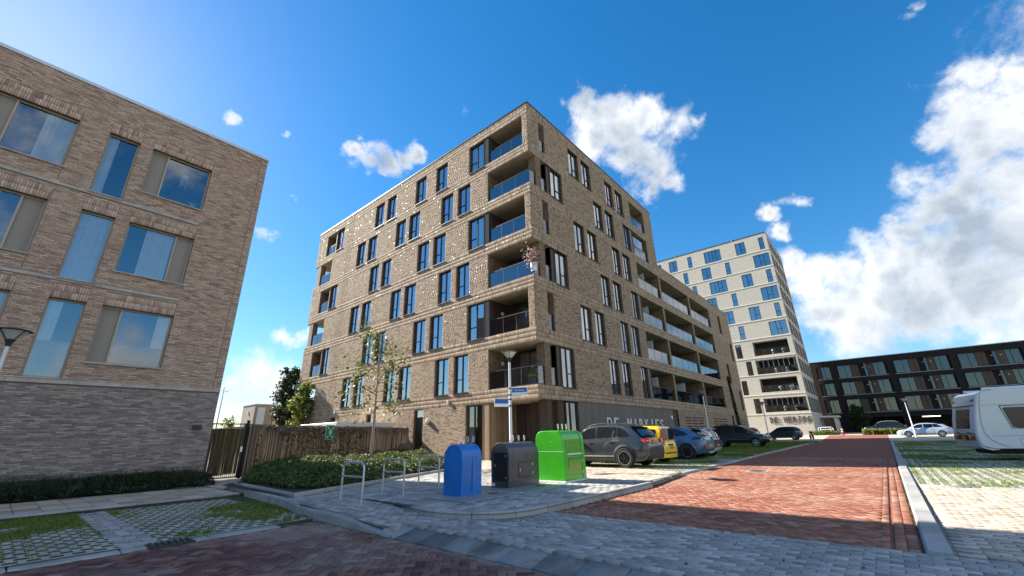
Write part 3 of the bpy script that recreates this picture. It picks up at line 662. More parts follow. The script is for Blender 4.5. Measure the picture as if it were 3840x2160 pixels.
    vq(1.9, 28.45, 0, 28.45, 0, 3.8)
    b.mat(1); b.quad((0, 0, 22.19), (19.9, 0, 22.19), (19.9, 14, 22.19), (0, 14, 22.19)); b.quad((0, 14.001, 22.19), (14, 14.001, 22.19), (14, 28.45, 22.19), (0, 28.45, 22.19)); b.quad((19.9, 0, 16.44), (44, 0, 16.44), (44, 14, 16.44), (19.9, 14, 16.44))
    link('rear_walls', b.mesh('rear_walls', [M['tex_main'], M['roof']]), t)
    # raised letters on the cladding
    letters(Q, 'DE MARKIES', XQ(24.3), XQ(33.3), 1.42, 0.84, -0.05, M['white_metal'], t)
def letters(F, txt, u0, u1, z, h, d, mat, root, extr=0.03):
    n = len(txt); step = (u1 - u0) / (n - 0.35)
    for i, ch in enumerate(txt):
        if ch == ' ': continue
        cu = bpy.data.curves.new('letter', 'FONT'); cu.body = ch; cu.size = 1.0; cu.extrude = extr; cu.align_x = 'CENTER'
        tmp = bpy.data.objects.new('tmp', cu); me = bpy.data.meshes.new_from_object(tmp); bpy.data.objects.remove(tmp)
        co = np.zeros(len(me.vertices) * 3); me.vertices.foreach_get('co', co); co = co.reshape(-1, 3)
        wd = co[:, 0].max() - co[:, 0].min(); sx = step * (0.66 if ch != 'I' else 0.16) / max(wd, 1e-3); sz = h / (co[:, 1].max() - co[:, 1].min())
        v = np.stack([(co[:, 0] - (co[:, 0].max() + co[:, 0].min()) / 2) * sx, -co[:, 2], (co[:, 1] - co[:, 1].min()) * sz], 1)
        me.vertices.foreach_set('co', v.ravel()); me.update(); me.materials.clear(); me.materials.append(mat)
        F.part('letter', me, u0 + step * (i + 0.33), d, z)
main_building()

# ------------------------------------------------------------------ pale tower at the end of the street
M['tex_pale'] = brick_tex('cream_brick_wall', (0.72, 0.68, 0.585), (0.62, 0.58, 0.495), (0.66, 0.62, 0.525), 0.4, 0.09)
M['ledge'] = plain('pale_ledge', (0.80, 0.76, 0.67), 0.8)
def tower():
    t = thing('cream_tower', 'ten storey cream brick apartment tower behind the dark building and parked cars', 'building', (79.6, 8.08, 0))
    F = Facade(t, (79.6, 28.0), -math.pi / 2, 19.92); G = Facade(t, (79.6, 8.08), 0.0, 15.8); Y = lambda y: 28.0 - y
    led = [3.75, 6.75, 9.95, 12.75, 15.97, 19.0, 22.05, 25.1, 28.1, 31.2]
    wins = []
    def w(z0, h, *ps):
        for a, e, c in ps: wins.append((Y(a), min(Y(e), 19.9), z0, z0 + h, c))
    s1, s2, s4 = (), (0.5,), (0.3, 0.5, 0.72)
    w(31.35, 2.35, (9.39, 8.6, s1), (13.2, 11.57, s2), (18.7, 15.78, s4), (21.8, 21.0, s1), (25.5, 23.86, s2), (27.7, 27.0, s1))
    w(28.25, 2.35, (10.78, 8.3, (0.4, 0.66)), (15.46, 14.65, s1), (19.63, 18.0, s2), (23.05, 22.2, s1), (25.75, 24.8, s1))
    w(25.2, 2.35, (9.38, 8.58, s1), (13.24, 11.6, s2), (18.7, 15.78, s4), (21.8, 21.0, s1))
    w(22.2, 2.35, (10.78, 8.3, (0.35, 0.66)), (15.45, 14.65, s1), (19.6, 18.0, s2))
    w(19.15, 2.35, (9.38, 8.6, s1), (13.25, 11.6, s2), (17.5, 15.75, s2))
    w(16.15, 2.35, (10.8, 8.3, (0.4, 0.66)), (15.45, 14.6, s1))
    w(13.0, 2.35, (16.59, 15.65, s1)); w(10.0, 2.35, (15.45, 14.6, s1)); w(6.9, 2.35, (16.75, 15.9, s1)); w(3.9, 2.35, (15.5, 14.56, s1))
    for a, e, z0, z1, c in wins: F.opening(a, e, z0, z1, 0.4)
    bal = [(13.85, 8.75, 13.1, 15.45), (14.0, 8.2, 10.05, 12.4), (14.0, 8.75, 7.15, 9.35), (14.05, 8.2, 4.05, 6.2)]
    for n, (a, e, z0, z1) in enumerate(bal):
        F.opening(Y(a), Y(e), z0, z1, 0); recess(F, Y(a), Y(e), z0, z1, 1.8, [M['tex_pale'], M['ledge'], M['concrete'], M['dark_room']])
        rail(F, Y(a) + 0.03, Y(e) - 0.03, z0, 1.05, 0.15, 4, 'glass')
        if n % 2:
            b = MB()
            for k in range(8): u = Y(a) + (k + 0.5) * (a - e) / 8; b.box(u - 0.03, u + 0.03, 0.2, 0.26, z0 + 1.05, z1)
            F.part('glazing_bars', b.mesh('glazing_bars', M['zinc']))
        for k in range(3):
            b = MB(); b.lathe([(0, 0), (0.18, 0), (0.24, 0.4), (0.2, 0.42)], 10); b.lathe([(0.1, 0.4), (0.35, 0.6), (0.28, 0.85), (0.0, 0.95)], 8)
            F.part('balcony_planter', b.mesh('balcony_planter', M['white_metal' if k == 1 else 'concrete']), Y(a) + 1.2 + 1.5 * k, 0.6, z0)
    F.wall(34.4, [M['tex_pale'], M['ledge'], M['dark_room']])
    for a, e, z0, z1, c in wins: window(F, a, e, z0, z1, 0.16, c, ((min(1, len(c)), 0.4),) if c != s4 else ((2, 0.4),), 'anthracite', 'glass_main', 0.08, False, [(0.1, 0.4, 0.03, 0.97)] if (a * 7) % 2 > 1 else None)
    cols = [1.2, 2.9, 4.7, 6.5, 8.3, 10.2, 12.0, 13.9]
    sw = []
    for k, z in enumerate([3.9, 6.9, 10.0, 13.0, 16.15, 19.15, 22.2, 25.2, 28.25, 31.35]):
        for j, u in enumerate(cols):
            wd = 0.55 if (j + k) % 2 else 0.95; sw.append((u, u + wd, z, z + 2.35)); G.opening(u, u + wd, z, z + 2.35, 0.4)
    G.wall(34.4, [M['tex_pale'], M['ledge'], M['dark_room']])
    for q in sw: window(G, *q, -0.045, (), (), 'anthracite', 'glass_main', 0.07, False)
    for n, z in enumerate(led):
        b = MB(); b.box(0, F.W + 0.06, -0.06, 0.02, z - 0.05, z + 0.05); F.part('ledge', b.mesh('ledge', M['ledge']))
        b = MB(); b.box(0.02, G.W, -0.058, 0.02, z - 0.048, z + 0.048); G.part('ledge', b.mesh('ledge', M['ledge']))
    b = MB(); b.box(0, F.W + 0.05, -0.05, 0.2, 34.4, 34.5); F.part('coping', b.mesh('coping', M['anthracite'])); b = MB(); b.box(0.2, G.W, -0.05, 0.2, 34.4, 34.502); G.part('coping', b.mesh('coping', M['anthracite']))
    for u in (4.0, 14.5): b = MB(); b.lathe([(0.0, 0.5), (0.25, 0.45), (0.25, 0)], 10); F.part('roof_vent', b.mesh('roof_vent', M['anthracite']), u, 0.8, 34.45)
    b = MB(); b.quad((15.8, 0, 0), (15.8, 20, 0), (15.8, 20, 34.4), (15.8, 0, 34.4)); b.quad((15.8, 20, 0), (0, 20, 0), (0, 20, 34.4), (15.8, 20, 34.4)); b.mat(1).quad((0, 0, 34.39), (15.8, 0, 34.39), (15.8, 20, 34.39), (0, 20, 34.39)); link('rear_walls', b.mesh('rear_walls', [M['tex_pale'], M['roof']]), t)
    letters(F, 'DE HERTOG', Y(13.7), Y(8.25), 2.4, 0.86, -0.06, M['bronze'], t, 0.05)
    b = MB(); b.box(9.5, 15.5, -2.6, 0.0, 3.15, 3.4); b.box(10.2, 10.6, -2.3, -1.9, 0.3, 3.15); b.box(14.6, 15.0, -2.3, -1.9, 0.3, 3.15); G.part('entrance_canopy', b.mesh('entrance_canopy', M['ledge']))
tower()

# ------------------------------------------------------------------ long dark gallery building
M['wood_brown'] = boards('brown_wood', (0.06, 0.04, 0.024), (0.13, 0.09, 0.055), 0.12)  # darker brown boards for the gallery panels
M['tex_dark'] = brick_tex('black_brick_wall', (0.02, 0.014, 0.012), (0.011, 0.008, 0.008), (0.014, 0.011, 0.01), 0.3, 0.08)
def dark_building():
    t = thing('gallery_building', 'long black brick gallery building with timber panels behind the silver car', 'building', (99, 12, 0))
    F = Facade(t, (99, 12), -math.pi / 2, 42.0); Y = lambda y: 12 - y
    bays = [(7.55, 5.36)] + [(4.45 - 8.02 * k, -2.72 - 8.02 * k) for k in range(4)]
    wn = []
    for z0, z1 in ((4.0, 6.35), (7.1, 9.4), (10.15, 12.45)):
        for a, e in bays:
            F.opening(Y(a), Y(e), z0, z1, 0); recess(F, Y(a), Y(e), z0, z1, 0.45, [M['tex_dark'], M['tex_dark'], M['concrete'], M['tex_dark']], name='gallery')
            b = MB(); b.box(Y(a) - 0.02, Y(e) + 0.02, -0.05, 0.1, z0 - 0.10, z0 - 0.01); F.part('slab_edge', b.mesh('slab_edge', M['concrete']))
            def pn(p0, p1, mt, nm, d=0.30):
                b = MB(); b.box(Y(p0), Y(p1), d, 0.449, z0 + 0.01, z1 - 0.01); F.part(nm, b.mesh(nm, M[mt]))
            def wi(p0, p1, cols): window(F, Y(p0), Y(p1), z0 + 0.02, z1 - 0.02, 0.28, cols, (), 'anthracite', 'glass_dim', 0.08, False, None)
            if a > 6: pn(7.4, 6.9, 'wood_brown', 'timber_panel'); wi(6.86, 5.4, (0.4,)); continue
            o = 4.45 - a
            wi(4.3 - o, 2.32 - o, (0.58,)); pn(2.28 - o, 1.2 - o, 'wood_brown', 'timber_panel'); wi(0.44 - o, 0.0 - o, ()); pn(-0.03 - o, -0.86 - o, 'wood_brown', 'timber_panel'); wi(-0.88 - o, -2.5 - o, (0.4,))
            for q in (0.55, -0.4):
                b = MB(); b.box(-0.08, 0.08, 0, 0.12, 0, 0.1); F.part('wall_lamp', b.mesh('wall_lamp', M['white_glow']), Y(q - o), 0.17, z0 + 1.5)
    for k in range(4):
        a, e = 4.45 - 8.02 * k, -2.72 - 8.02 * k
        F.opening(Y(a), Y(e), 0.3, 3.1, 0); recess(F, Y(a), Y(e), 0.3, 3.1, 5.0, [M['black'], M['tex_dark'], M['concrete'], M['black']], name='undercroft')
    F.wall(13.4, [M['tex_dark'], M['tex_dark'], M['dark_room']])
    b = MB(); b.box(0, F.W, -0.06, 0.3, 13.4, 13.5); F.part('coping', b.mesh('coping', M['zinc']))
    b = MB(); b.quad((0, 0, 13.39), (F.W, 0, 13.39), (F.W, 12, 13.39), (0, 12, 13.39)); b.quad((0, 0, 0), (0, 12, 0), (0, 12, 13.4), (0, 0, 13.4)); b.quad((F.W, 12, 0), (0, 12, 0), (0, 12, 13.4), (F.W, 12, 13.4)); F.part('rear_walls', b.mesh('rear_walls', M['roof']))
    for k in range(2):
        b = MB(); b.box(Y(-5.1 - 4.1 * k), Y(-7.3 - 4.1 * k), 0.4, 0.5, 2.85, 2.97); F.part('strip_lamp', b.mesh('strip_lamp', M['lamp_on']))
m, t_, b_ = new_mat('lit_tube'); b_.inputs['Emission Color'].default_value = (1, 0.85, 0.55, 1); b_.inputs['Emission Strength'].default_value = 1.2; M['lamp_on'] = m
dark_building()

def small_house():
    M['tex_house'] = brick_tex('beige_brick_wall', (0.50, 0.42, 0.33), (0.38, 0.31, 0.25), (0.4, 0.35, 0.3))
    t = thing('terraced_house', 'small flat roofed beige house seen over the reed fence', 'house', (24, 70.8, 0))
    b = MB(); b.box(0, 9, 0, 5.0, 0, 6.7); b.mat(1).box(-0.06, 9.06, -0.06, 5.06, 6.7, 6.85); b.build('walls', [M['tex_house'], M['zinc']], t)
    b = MB(); b.box(-2.2, -0.01, 1.5, 4.9, 0, 3.6); b.build('lower_wing', M['tex_house'], t)
    b = MB(); b.box(0.35, 1.35, -0.35, -0.01, 0, 6.3); b.build('drain_chute', M['screen_glass'], t)
    for x in (2.6, 5.5):
        b = MB(); b.box(x, x + 1.7, -0.03, 0.01, 3.1, 5.6); f = b.build('window', M['anthracite'], t); b = MB(); b.quad((x + 0.08, -0.034, 3.18), (x + 1.62, -0.034, 3.18), (x + 1.62, -0.034, 5.52), (x + 0.08, -0.034, 5.52)); b.build('pane', M['glass_main'], f)
    b = MB(); b.lathe([(0, 0.2), (0.18, 0.2), (0.18, 0)], 10); b.build('flue', M['zinc'], t, (3.4, 2, 6.85))
    b = MB(); b.box(-0.14, 0.0, 2.2, 2.45, 5.5, 5.8); b.build('wall_lamp', M['white_metal'], t)
small_house()
def carport():
    t = thing('canopy', 'low white flat roofed shelter between reed fence and tan building', 'shelter', (13.3, 25.45, 0))
    b = MB(); b.bbox(0, 4.1, 0, 4.9, 2.12, 2.36, 0.015); b.build('roof', M['white_metal'], t)
    for x, y in ((0.1, 0.1), (3.9, 0.1), (0.1, 4.7), (3.9, 4.7)): b = MB(); b.box(x - 0.05, x + 0.05, y - 0.05, y + 0.05, 0, 2.12); b.build('post', M['white_metal'], t)
    x = 0.3
    while x < 3.8: b = MB(); b.box(x, x + 0.07, 0.02, 0.06, 0.1, 2.12); b.build('slat', M['white_metal'], t); x += 0.15
carport()

# ------------------------------------------------------------------ ground
def fbm(x, y, sc, seed=0, octs=3):
    g = np.random.default_rng(seed).random((64, 64)); out = 0; amp = 1; tot = 0
    for o in range(octs):
        u, v = np.asarray(x) * sc * 2 ** o + 17.3 * o, np.asarray(y) * sc * 2 ** o + 5.1 * o
        i, j = np.floor(u).astype(int), np.floor(v).astype(int); a, b = u - i, v - j; a = a * a * (3 - 2 * a); b = b * b * (3 - 2 * b)
        q = lambda p, r: g[p % 64, r % 64]
        out = out + amp * (q(i, j) * (1 - a) * (1 - b) + q(i + 1, j) * a * (1 - b) + q(i, j + 1) * (1 - a) * b + q(i + 1, j + 1) * a * b); tot += amp; amp *= 0.5
    return out / tot
def inside(px, py, poly):
    r = np.zeros(np.shape(px), bool); n = len(poly)
    for i in range(n):
        (x0, y0), (x1, y1) = poly[i], poly[(i + 1) % n]
        if y0 == y1: continue
        r ^= ((y0 > py) != (y1 > py)) & (px < (x1 - x0) * (py - y0) / (y1 - y0) + x0)
    return r
def sheet(name, poly, z, mat, zf=None):
    b = MB(); b.poly([(x, y, zf(x, y) if zf else z) for x, y in poly]); return kind(b.build(name, mat), 'structure')
PT = [(0, 1, 5, 4), (1, 2, 6, 5), (2, 3, 7, 6), (3, 0, 4, 7), (4, 5, 9, 8), (5, 6, 10, 9), (6, 7, 11, 10), (7, 4, 8, 11), (8, 9, 10, 11)]
PT = np.array(PT)
def paver_verts(lx, ly, h, c):
    lx, ly = np.asarray(lx) / 2, np.asarray(ly) / 2; n = len(lx); V = np.zeros((n, 12, 3))
    for k, (sx, sy) in enumerate(((-1, -1), (1, -1), (1, 1), (-1, 1))):
        for r, (i, z) in enumerate(((0, -h), (0, -c), (c, 0))): V[:, r * 4 + k, 0] = sx * (lx - i); V[:, r * 4 + k, 1] = sy * (ly - i); V[:, r * 4 + k, 2] = z
    return V
def pavers(parent, rows, mat, mat1, h=0.05, c=0.005, jitter=0.003, one='paving_brick', many='paving_bricks', solid=300, seed=1, tilt=None):
    """rows: (x, y, z, length, width, angle); the largest in view become single parts, the rest one joined part"""
    r = np.asarray(rows, float); g = np.random.default_rng(seed)
    keep = in_view(np.stack([r[:, 0], r[:, 1], r[:, 2]], 1), 420); r = r[keep]
    r[:, 2] += g.uniform(-jitter, jitter, len(r)); r[:, 5] += g.normal(0, 0.006, len(r))
    dist = np.linalg.norm(r[:, :3] - [0, 0, CAM_H], axis=1)
    full = np.abs(r[:, 3] * r[:, 4] - np.median(r[:, 3] * r[:, 4])) < 1e-5
    vis = in_view(r[:, :3], 0) & full
    od = np.argsort(np.where(vis, dist, 1e9))[:solid]; od = od[vis[od]]
    if len(od):
        L, Wd = r[od[0], 3], r[od[0], 4]
        me = mesh_np(one, paver_verts([L], [Wd], h, c)[0], PT, mat1)
        for i in od:
            o = link(one, me, parent, r[i, :3], r[i, 5])
            if tilt: o.rotation_euler = (tilt[0], tilt[1], r[i, 5])
    rest = np.setdiff1d(np.arange(len(r)), od)
    if len(rest):
        q = r[rest]; V = paver_verts(q[:, 3], q[:, 4], h, c); ca, sa = np.cos(q[:, 5])[:, None], np.sin(q[:, 5])[:, None]
        Wv = np.stack([V[:, :, 0] * ca - V[:, :, 1] * sa + q[:, 0:1], V[:, :, 0] * sa + V[:, :, 1] * ca + q[:, 1:2], V[:, :, 2] + q[:, 2:3]], 2)
        if tilt: Wv[:, :, 2] += -V[:, :, 0] * math.tan(tilt[1])
        Qn = (PT[None] + np.arange(len(q))[:, None, None] * 12).reshape(-1, 4)
        kind(link(many, mesh_np(many, Wv.reshape(-1, 3), Qn, mat), parent), 'stuff')
def herring(x0, x1, y0, y1, mask, z, ang=math.pi / 4, L=0.20, Wd=0.10, j=0.006):
    R_ = int((abs(x1 - x0) + abs(y1 - y0)) / Wd) // 2 + 4; i, k = np.meshgrid(np.arange(-R_, R_), np.arange(-R_, R_)); i, k = i.ravel(), k.ravel()
    m = (i - k) % 4; cx, cy = (x0 + x1) / 2, (y0 + y1) / 2; out = []
    for mm, dx, dy, a in ((0, 1.0, 0.5, 0.0), (3, 0.5, 1.0, math.pi / 2)):
        s = m == mm; u, v = (i[s] + dx) * Wd, (k[s] + dy) * Wd
        x, y = cx + u * math.cos(ang) - v * math.sin(ang), cy + u * math.sin(ang) + v * math.cos(ang)
        ok = mask(x, y); n = ok.sum(); zz = z(x[ok], y[ok]) if callable(z) else np.full(n, z)
        out.append(np.stack([x[ok], y[ok], zz, np.full(n, L - j), np.full(n, Wd - j), np.full(n, ang + a)], 1))
    return np.concatenate(out)
def bond(x0, x1, y0, y1, mask, z, L, Wd, along='y', j=0.007, stag=0.5):
    """running bond: stones lie along the given axis"""
    out = []
    a0, a1, b0, b1 = (y0, y1, x0, x1) if along == 'y' else (x0, x1, y0, y1)
    for r_, b in enumerate(np.arange(b0 + Wd / 2, b1, Wd)):
        a = np.arange(a0 - (r_ % 2) * L * stag, a1 + L, L); b_ = np.full(len(a), b)
        x, y = (b_, a) if along == 'y' else (a, b_)
        ok = mask(x, y); n = ok.sum()
        if n: out.append(np.stack([x[ok], y[ok], z(x[ok], y[ok]) if callable(z) else np.full(n, z), np.full(n, L - j), np.full(n, Wd - j), np.full(n, math.pi / 2 if along == 'y' else 0.0)], 1))
    return np.concatenate(out)
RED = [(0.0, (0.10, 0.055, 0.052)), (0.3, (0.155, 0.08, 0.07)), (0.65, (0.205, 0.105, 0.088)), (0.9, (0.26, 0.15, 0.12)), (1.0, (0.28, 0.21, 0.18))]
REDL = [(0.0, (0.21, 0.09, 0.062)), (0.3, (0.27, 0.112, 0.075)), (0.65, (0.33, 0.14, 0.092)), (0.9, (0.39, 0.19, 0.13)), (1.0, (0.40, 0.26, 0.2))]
GRY = [(0.0, (0.253, 0.247, 0.241)), (0.4, (0.345, 0.339, 0.328)), (0.8, (0.425, 0.414, 0.397)), (1.0, (0.506, 0.494, 0.471))]
BEI = [(0.0, (0.363, 0.302, 0.244)), (0.4, (0.494, 0.413, 0.331)), (0.8, (0.582, 0.494, 0.409)), (1.0, (0.659, 0.564, 0.468))]
SLB = [(0.0, (0.12, 0.125, 0.125)), (0.5, (0.19, 0.195, 0.195)), (1.0, (0.30, 0.30, 0.295))]
def pm(n, st, **k): M[n] = piecewise(n, st, **k); M[n + '1'] = piecewise(n + '_single', st, single=True, **k)
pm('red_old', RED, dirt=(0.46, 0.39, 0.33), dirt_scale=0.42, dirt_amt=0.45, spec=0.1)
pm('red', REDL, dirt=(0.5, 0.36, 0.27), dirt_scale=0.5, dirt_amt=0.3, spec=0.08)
pm('grey_paver', GRY, dirt=(0.2, 0.17, 0.14), dirt_scale=0.8, dirt_amt=0.5, spec=0.35)
pm('beige_paver', BEI, dirt=(0.3, 0.27, 0.22), dirt_scale=0.9, dirt_amt=0.3)
pm('slab', SLB, dirt=(0.06, 0.07, 0.06), dirt_scale=1.6, dirt_amt=0.7)
pm('kerb', [(0.0, (0.33, 0.335, 0.335)), (1.0, (0.44, 0.44, 0.43))], dirt=(0.16, 0.17, 0.15), dirt_scale=1.4, dirt_amt=0.6)
pm('grid_stone', [(0.0, (0.40, 0.39, 0.35)), (1.0, (0.54, 0.52, 0.46))], dirt=(0.2, 0.22, 0.12), dirt_scale=1.2, dirt_amt=0.5)
M['sand'] = plain('joint_sand', (0.21, 0.19, 0.165), 0.95, var=0.3, scale=3)
M['sand_dark'] = plain('dark_joint_sand', (0.055, 0.045, 0.04), 0.95, var=0.4, scale=3)
M['soil'] = plain('bare_soil', (0.035, 0.026, 0.018), 0.95, var=0.5, scale=8, bump=0.8)
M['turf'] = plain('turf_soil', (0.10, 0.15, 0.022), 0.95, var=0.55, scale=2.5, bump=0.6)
M['far_ground'] = plain('distant_ground', (0.12, 0.12, 0.09), 0.95, var=0.3, scale=0.2)
M['red_far'] = plain('distant_red_paving', (0.25, 0.115, 0.085), 0.95, var=0.28, scale=1.8, detail=9, spec=0.05)
M['pale_far'] = plain('distant_pale_paving', (0.42, 0.38, 0.31), 0.9, var=0.2, scale=1.2, detail=8)
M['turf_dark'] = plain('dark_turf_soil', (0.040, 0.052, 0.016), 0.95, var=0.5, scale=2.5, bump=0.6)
sheet('ground', [(-400, -400), (700, -400), (700, 700), (-400, 700)], -0.30, M['far_ground'])
# rise at the far end of the street
fz = lambda x, y=0: max(0.0, (x - 58) * 0.025) - 0.02
b = MB(); b.quad((58, -70, fz(58)), (84, -70, fz(84)), (84, 70, fz(84)), (58, 70, fz(58))); b.quad((84, -70, fz(84)), (200, -70, fz(84)), (200, 70, fz(84)), (84, 70, fz(84)))
kind(b.build('far_pavement', M['pale_far']), 'structure')

# foreground carriageway
fr = sheet('foreground_road', [(-60, -60), (4.06, -60), (4.06, 8.12), (-60, 8.12)], -0.094, M['sand'])
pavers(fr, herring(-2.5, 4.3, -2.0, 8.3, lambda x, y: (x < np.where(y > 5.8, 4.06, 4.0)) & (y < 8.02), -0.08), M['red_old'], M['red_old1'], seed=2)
# tilted slabs up to the crossing
sl = kind(MB().poly([(4.03, -30, -0.10), (4.475, -30, -0.012), (4.475, 6.2, -0.012), (4.1, 6.2, -0.085), (4.03, 5.9, -0.10)]).build('ramp', M['sand_dark']), 'structure')
pavers(sl, [(4.262, y, -0.038, 0.405, 0.49, 0.0) for y in np.arange(-3.0, 5.75, 0.5)], M['slab'], M['slab1'], 0.06, 0.008, one='ramp_slab', many='ramp_slabs', tilt=(0, -math.atan(0.078 / 0.40)))
b = MB(); P_ = [(4.06, 5.74), (4.465, 5.76), (4.465, 6.10), (4.22, 6.22), (4.10, 6.1)]; zt_ = [-0.078, 0.0, 0.018, 0.0, -0.03]; b.add([(x, y, -0.12) for x, y in P_] + [(x, y, z) for (x, y), z in zip(P_, zt_)], [(5, 6, 7), (5, 7, 8), (5, 8, 9)] + [(i, (i + 1) % 5, 5 + (i + 1) % 5, 5 + i) for i in range(5)]); b.build('end_block', M['kerb1'], sl)
# grey crossing and bin island
ARC = [(5.35, 7.62), (5.16, 6.9), (5.08, 6.31), (5.11, 5.95), (5.22, 5.6), (5.38, 5.33), (5.58, 5.1), (5.84, 4.94), (6.2, 4.85), (7.09, 4.80), (8.73, 4.77), (10.95, 4.75)]
ISL = ARC + [(12.0, 4.9), (14.2, 5.15), (14.9, 6.6), (15.2, 12.9), (17.4, 13.0), (17.4, 24.0), (13.0, 16.0), (11.5, 13.2), (5.35, 10.8)]
def isl_in(x, y, m=0.13):
    c = np.stack([x, y], 1); P = np.array(ARC); d = np.full(len(x), 9.0)
    for a, e in zip(P[:-1], P[1:]):
        t = np.clip(((c - a) @ (e - a)) / ((e - a) @ (e - a)), 0, 1); d = np.minimum(d, np.linalg.norm(c - a - t[:, None] * (e - a), axis=1))
    return inside(x, y, ISL) & ((d > m) | (y > 7.75))
rampz = lambda x, y: 0.02 + 0.08 * np.clip((np.asarray(y) - 6.2) / 3.2, 0, 1)
cr = kind(MB().poly([(4.45, -40, 0.004), (6.62, -40, 0.004), (6.62, 4.9, 0.004), (5.3, 5.4, 0.012), (5.4, 6.6, 0.014), (4.16, 6.6, 0.014), (4.15, 6.15, 0.014), (4.45, 6.12, 0.012)]).poly([(4.16, 6.6, 0.020), (5.4, 6.6, 0.020), (5.4, 9.4, 0.092), (4.28, 9.4, 0.092)]).poly([(4.28, 9.4, 0.092), (5.4, 9.4, 0.092), (5.4, 11.0, 0.094), (4.4, 10.3, 0.094)]).build('crossing', M['sand']), 'structure')
left_edge = lambda y: np.where(y > 6.0, 4.17 + (y - 6.1) * 0.055, 4.42)
pavers(cr, bond(4.0, 6.62, -5.5, 10.6, lambda x, y: (x > left_edge(y) + 0.05) & (x < 6.57) & ~inside(x, y, ISL) & (y < 10.25 + (x - 4.45) * 0.38) & ((y < 4.78) | (x < 5.35)), rampz, 0.21, 0.106, 'y'), M['grey_paver'], M['grey_paver1'], seed=3)
iz = MB(); iz.poly([(x, y, 0.085) for x, y in ISL]); isl = kind(iz.build('pavement', M['sand_dark']), 'structure')
PLANT = [(4.84, 15.3), (4.50, 10.3), (11.45, 13.1), (12.6, 14.2), (16.8, 22.9), (6.9, 18.8), (5.6, 16.3)]
plate_free = lambda x, y: ~((x > 6.03) & (x < 7.72) & (y > 6.32) & (y < 7.66)) & ~((x > 7.84) & (x < 9.42) & (y > 6.25) & (y < 7.70)) & ~((x > 9.88) & (x < 11.06) & (y > 6.58) & (y < 7.78))
pavers(isl, bond(5.0, 11.3, 4.7, 13.4, lambda x, y: isl_in(x, y) & plate_free(x, y) & ~inside(x, y, [(p[0] - 0.0, p[1] - 0.16) for p in PLANT]), 0.10, 0.205, 0.205, 'y', 0.009, 0.5), M['grey_paver'], M['grey_paver1'], seed=4)
lit = sheet('footpath', [(11.3, 4.9), (14.3, 5.2), (14.9, 6.6), (15.3, 12.95), (17.45, 12.95), (17.45, 22), (12.2, 14.0), (11.3, 13.0)], 0.088, M['sand'])
pavers(lit, bond(11.3, 17.4, 4.8, 22, lambda x, y: inside(x, y, [(11.35, 4.95), (14.25, 5.25), (14.85, 6.6), (15.25, 12.9), (17.4, 12.9), (17.4, 21.5), (12.4, 14.1), (11.45, 13.2)]), 0.10, 0.205, 0.205, 'x', 0.008), M['beige_paver'], M['beige_paver1'], seed=5)
# main street
rd = sheet('road', [(6.6, 0.0), (93, 0.0), (93, 5.9), (44, 5.75), (14, 5.2), (11, 4.75), (6.6, 4.95)], -0.012, M['red_far'], lambda x, y: -0.016 if x < 60 else fz(93) - 0.01 if x > 80 else 0)
b = MB(); b.quad((26, 0.0, -0.004), (58, 0.0, -0.004), (58, 5.85, -0.004), (26, 5.45, -0.004)); b.quad((58, 0, -0.004), (76, 0, fz(76) + 0.016), (76, 6.2, fz(76) + 0.016), (58, 5.85, -0.004)); rd.data.clear_geometry(); b.quad((6.58, 0, -0.016), (26, 0, -0.016), (26, 5.45, -0.016), (6.58, 4.95, -0.016)); mm_ = b.mesh('road', M['red_far']); rd.data = mm_
kedge = lambda x: np.where(x < 11, 4.78, np.where(x < 14, 4.80 + (x - 11) * 0.13, 5.2 + (x - 14) * 0.016))
pavers(rd, np.concatenate([herring(6.6, 26, 0.2, 5.3, lambda x, y: (x > 6.66) & (x < 26) & (y > 0.36) & (y < kedge(x) - 0.06), 0.0),
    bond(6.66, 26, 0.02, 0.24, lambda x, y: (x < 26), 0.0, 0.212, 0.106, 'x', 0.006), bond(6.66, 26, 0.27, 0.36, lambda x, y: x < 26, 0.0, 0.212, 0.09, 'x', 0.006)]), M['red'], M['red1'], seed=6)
# right-hand pavers and parking grid
rp = sheet('driveway', [(6.62, -40), (13.85, -40), (13.85, -0.2), (6.62, -0.2)], -0.006, M['sand'])
pavers(rp, bond(6.6, 13.8, -9.5, -0.2, lambda x, y: (y < -0.3) & (x > 6.68), 0.01, 0.21, 0.106, 'y', 0.009), M['beige_paver'], M['beige_paver1'], seed=7)

GRIDME = {}
def grid_mesh(mat, lx=0.6, ly=0.4, nx=4, ny=3, bar=0.05):
    b = MB(); h = 0.03
    for i in range(nx + 1):
        x = -lx / 2 + i * (lx - bar) / nx; b.box(x, x + bar, -ly / 2, ly / 2, -h, 0)
    for j in range(ny + 1):
        y = -ly / 2 + j * (ly - bar) / ny
        for i in range(nx): x = -lx / 2 + i * (lx - bar) / nx + bar; b.box(x, x + (lx - bar) / nx - bar, y, y + bar, -h, -0.002)
    return b.mesh('grid_paver', mat)
def stagger_mesh(mat, lx=0.6, ly=0.4):
    b = MB(); h = 0.03
    for y in (-0.2, 0.0): b.box(-lx / 2, lx / 2, y, y + 0.062, -h, 0)
    for x in (-0.3, -0.1, 0.1): b.box(x, x + 0.075, -0.138, 0.0, -h, -0.001)
    for x in (-0.2, 0.0, 0.2): b.box(x, x + 0.075, 0.062, 0.2, -h, -0.001)
    return b.mesh('grid_paver', mat)
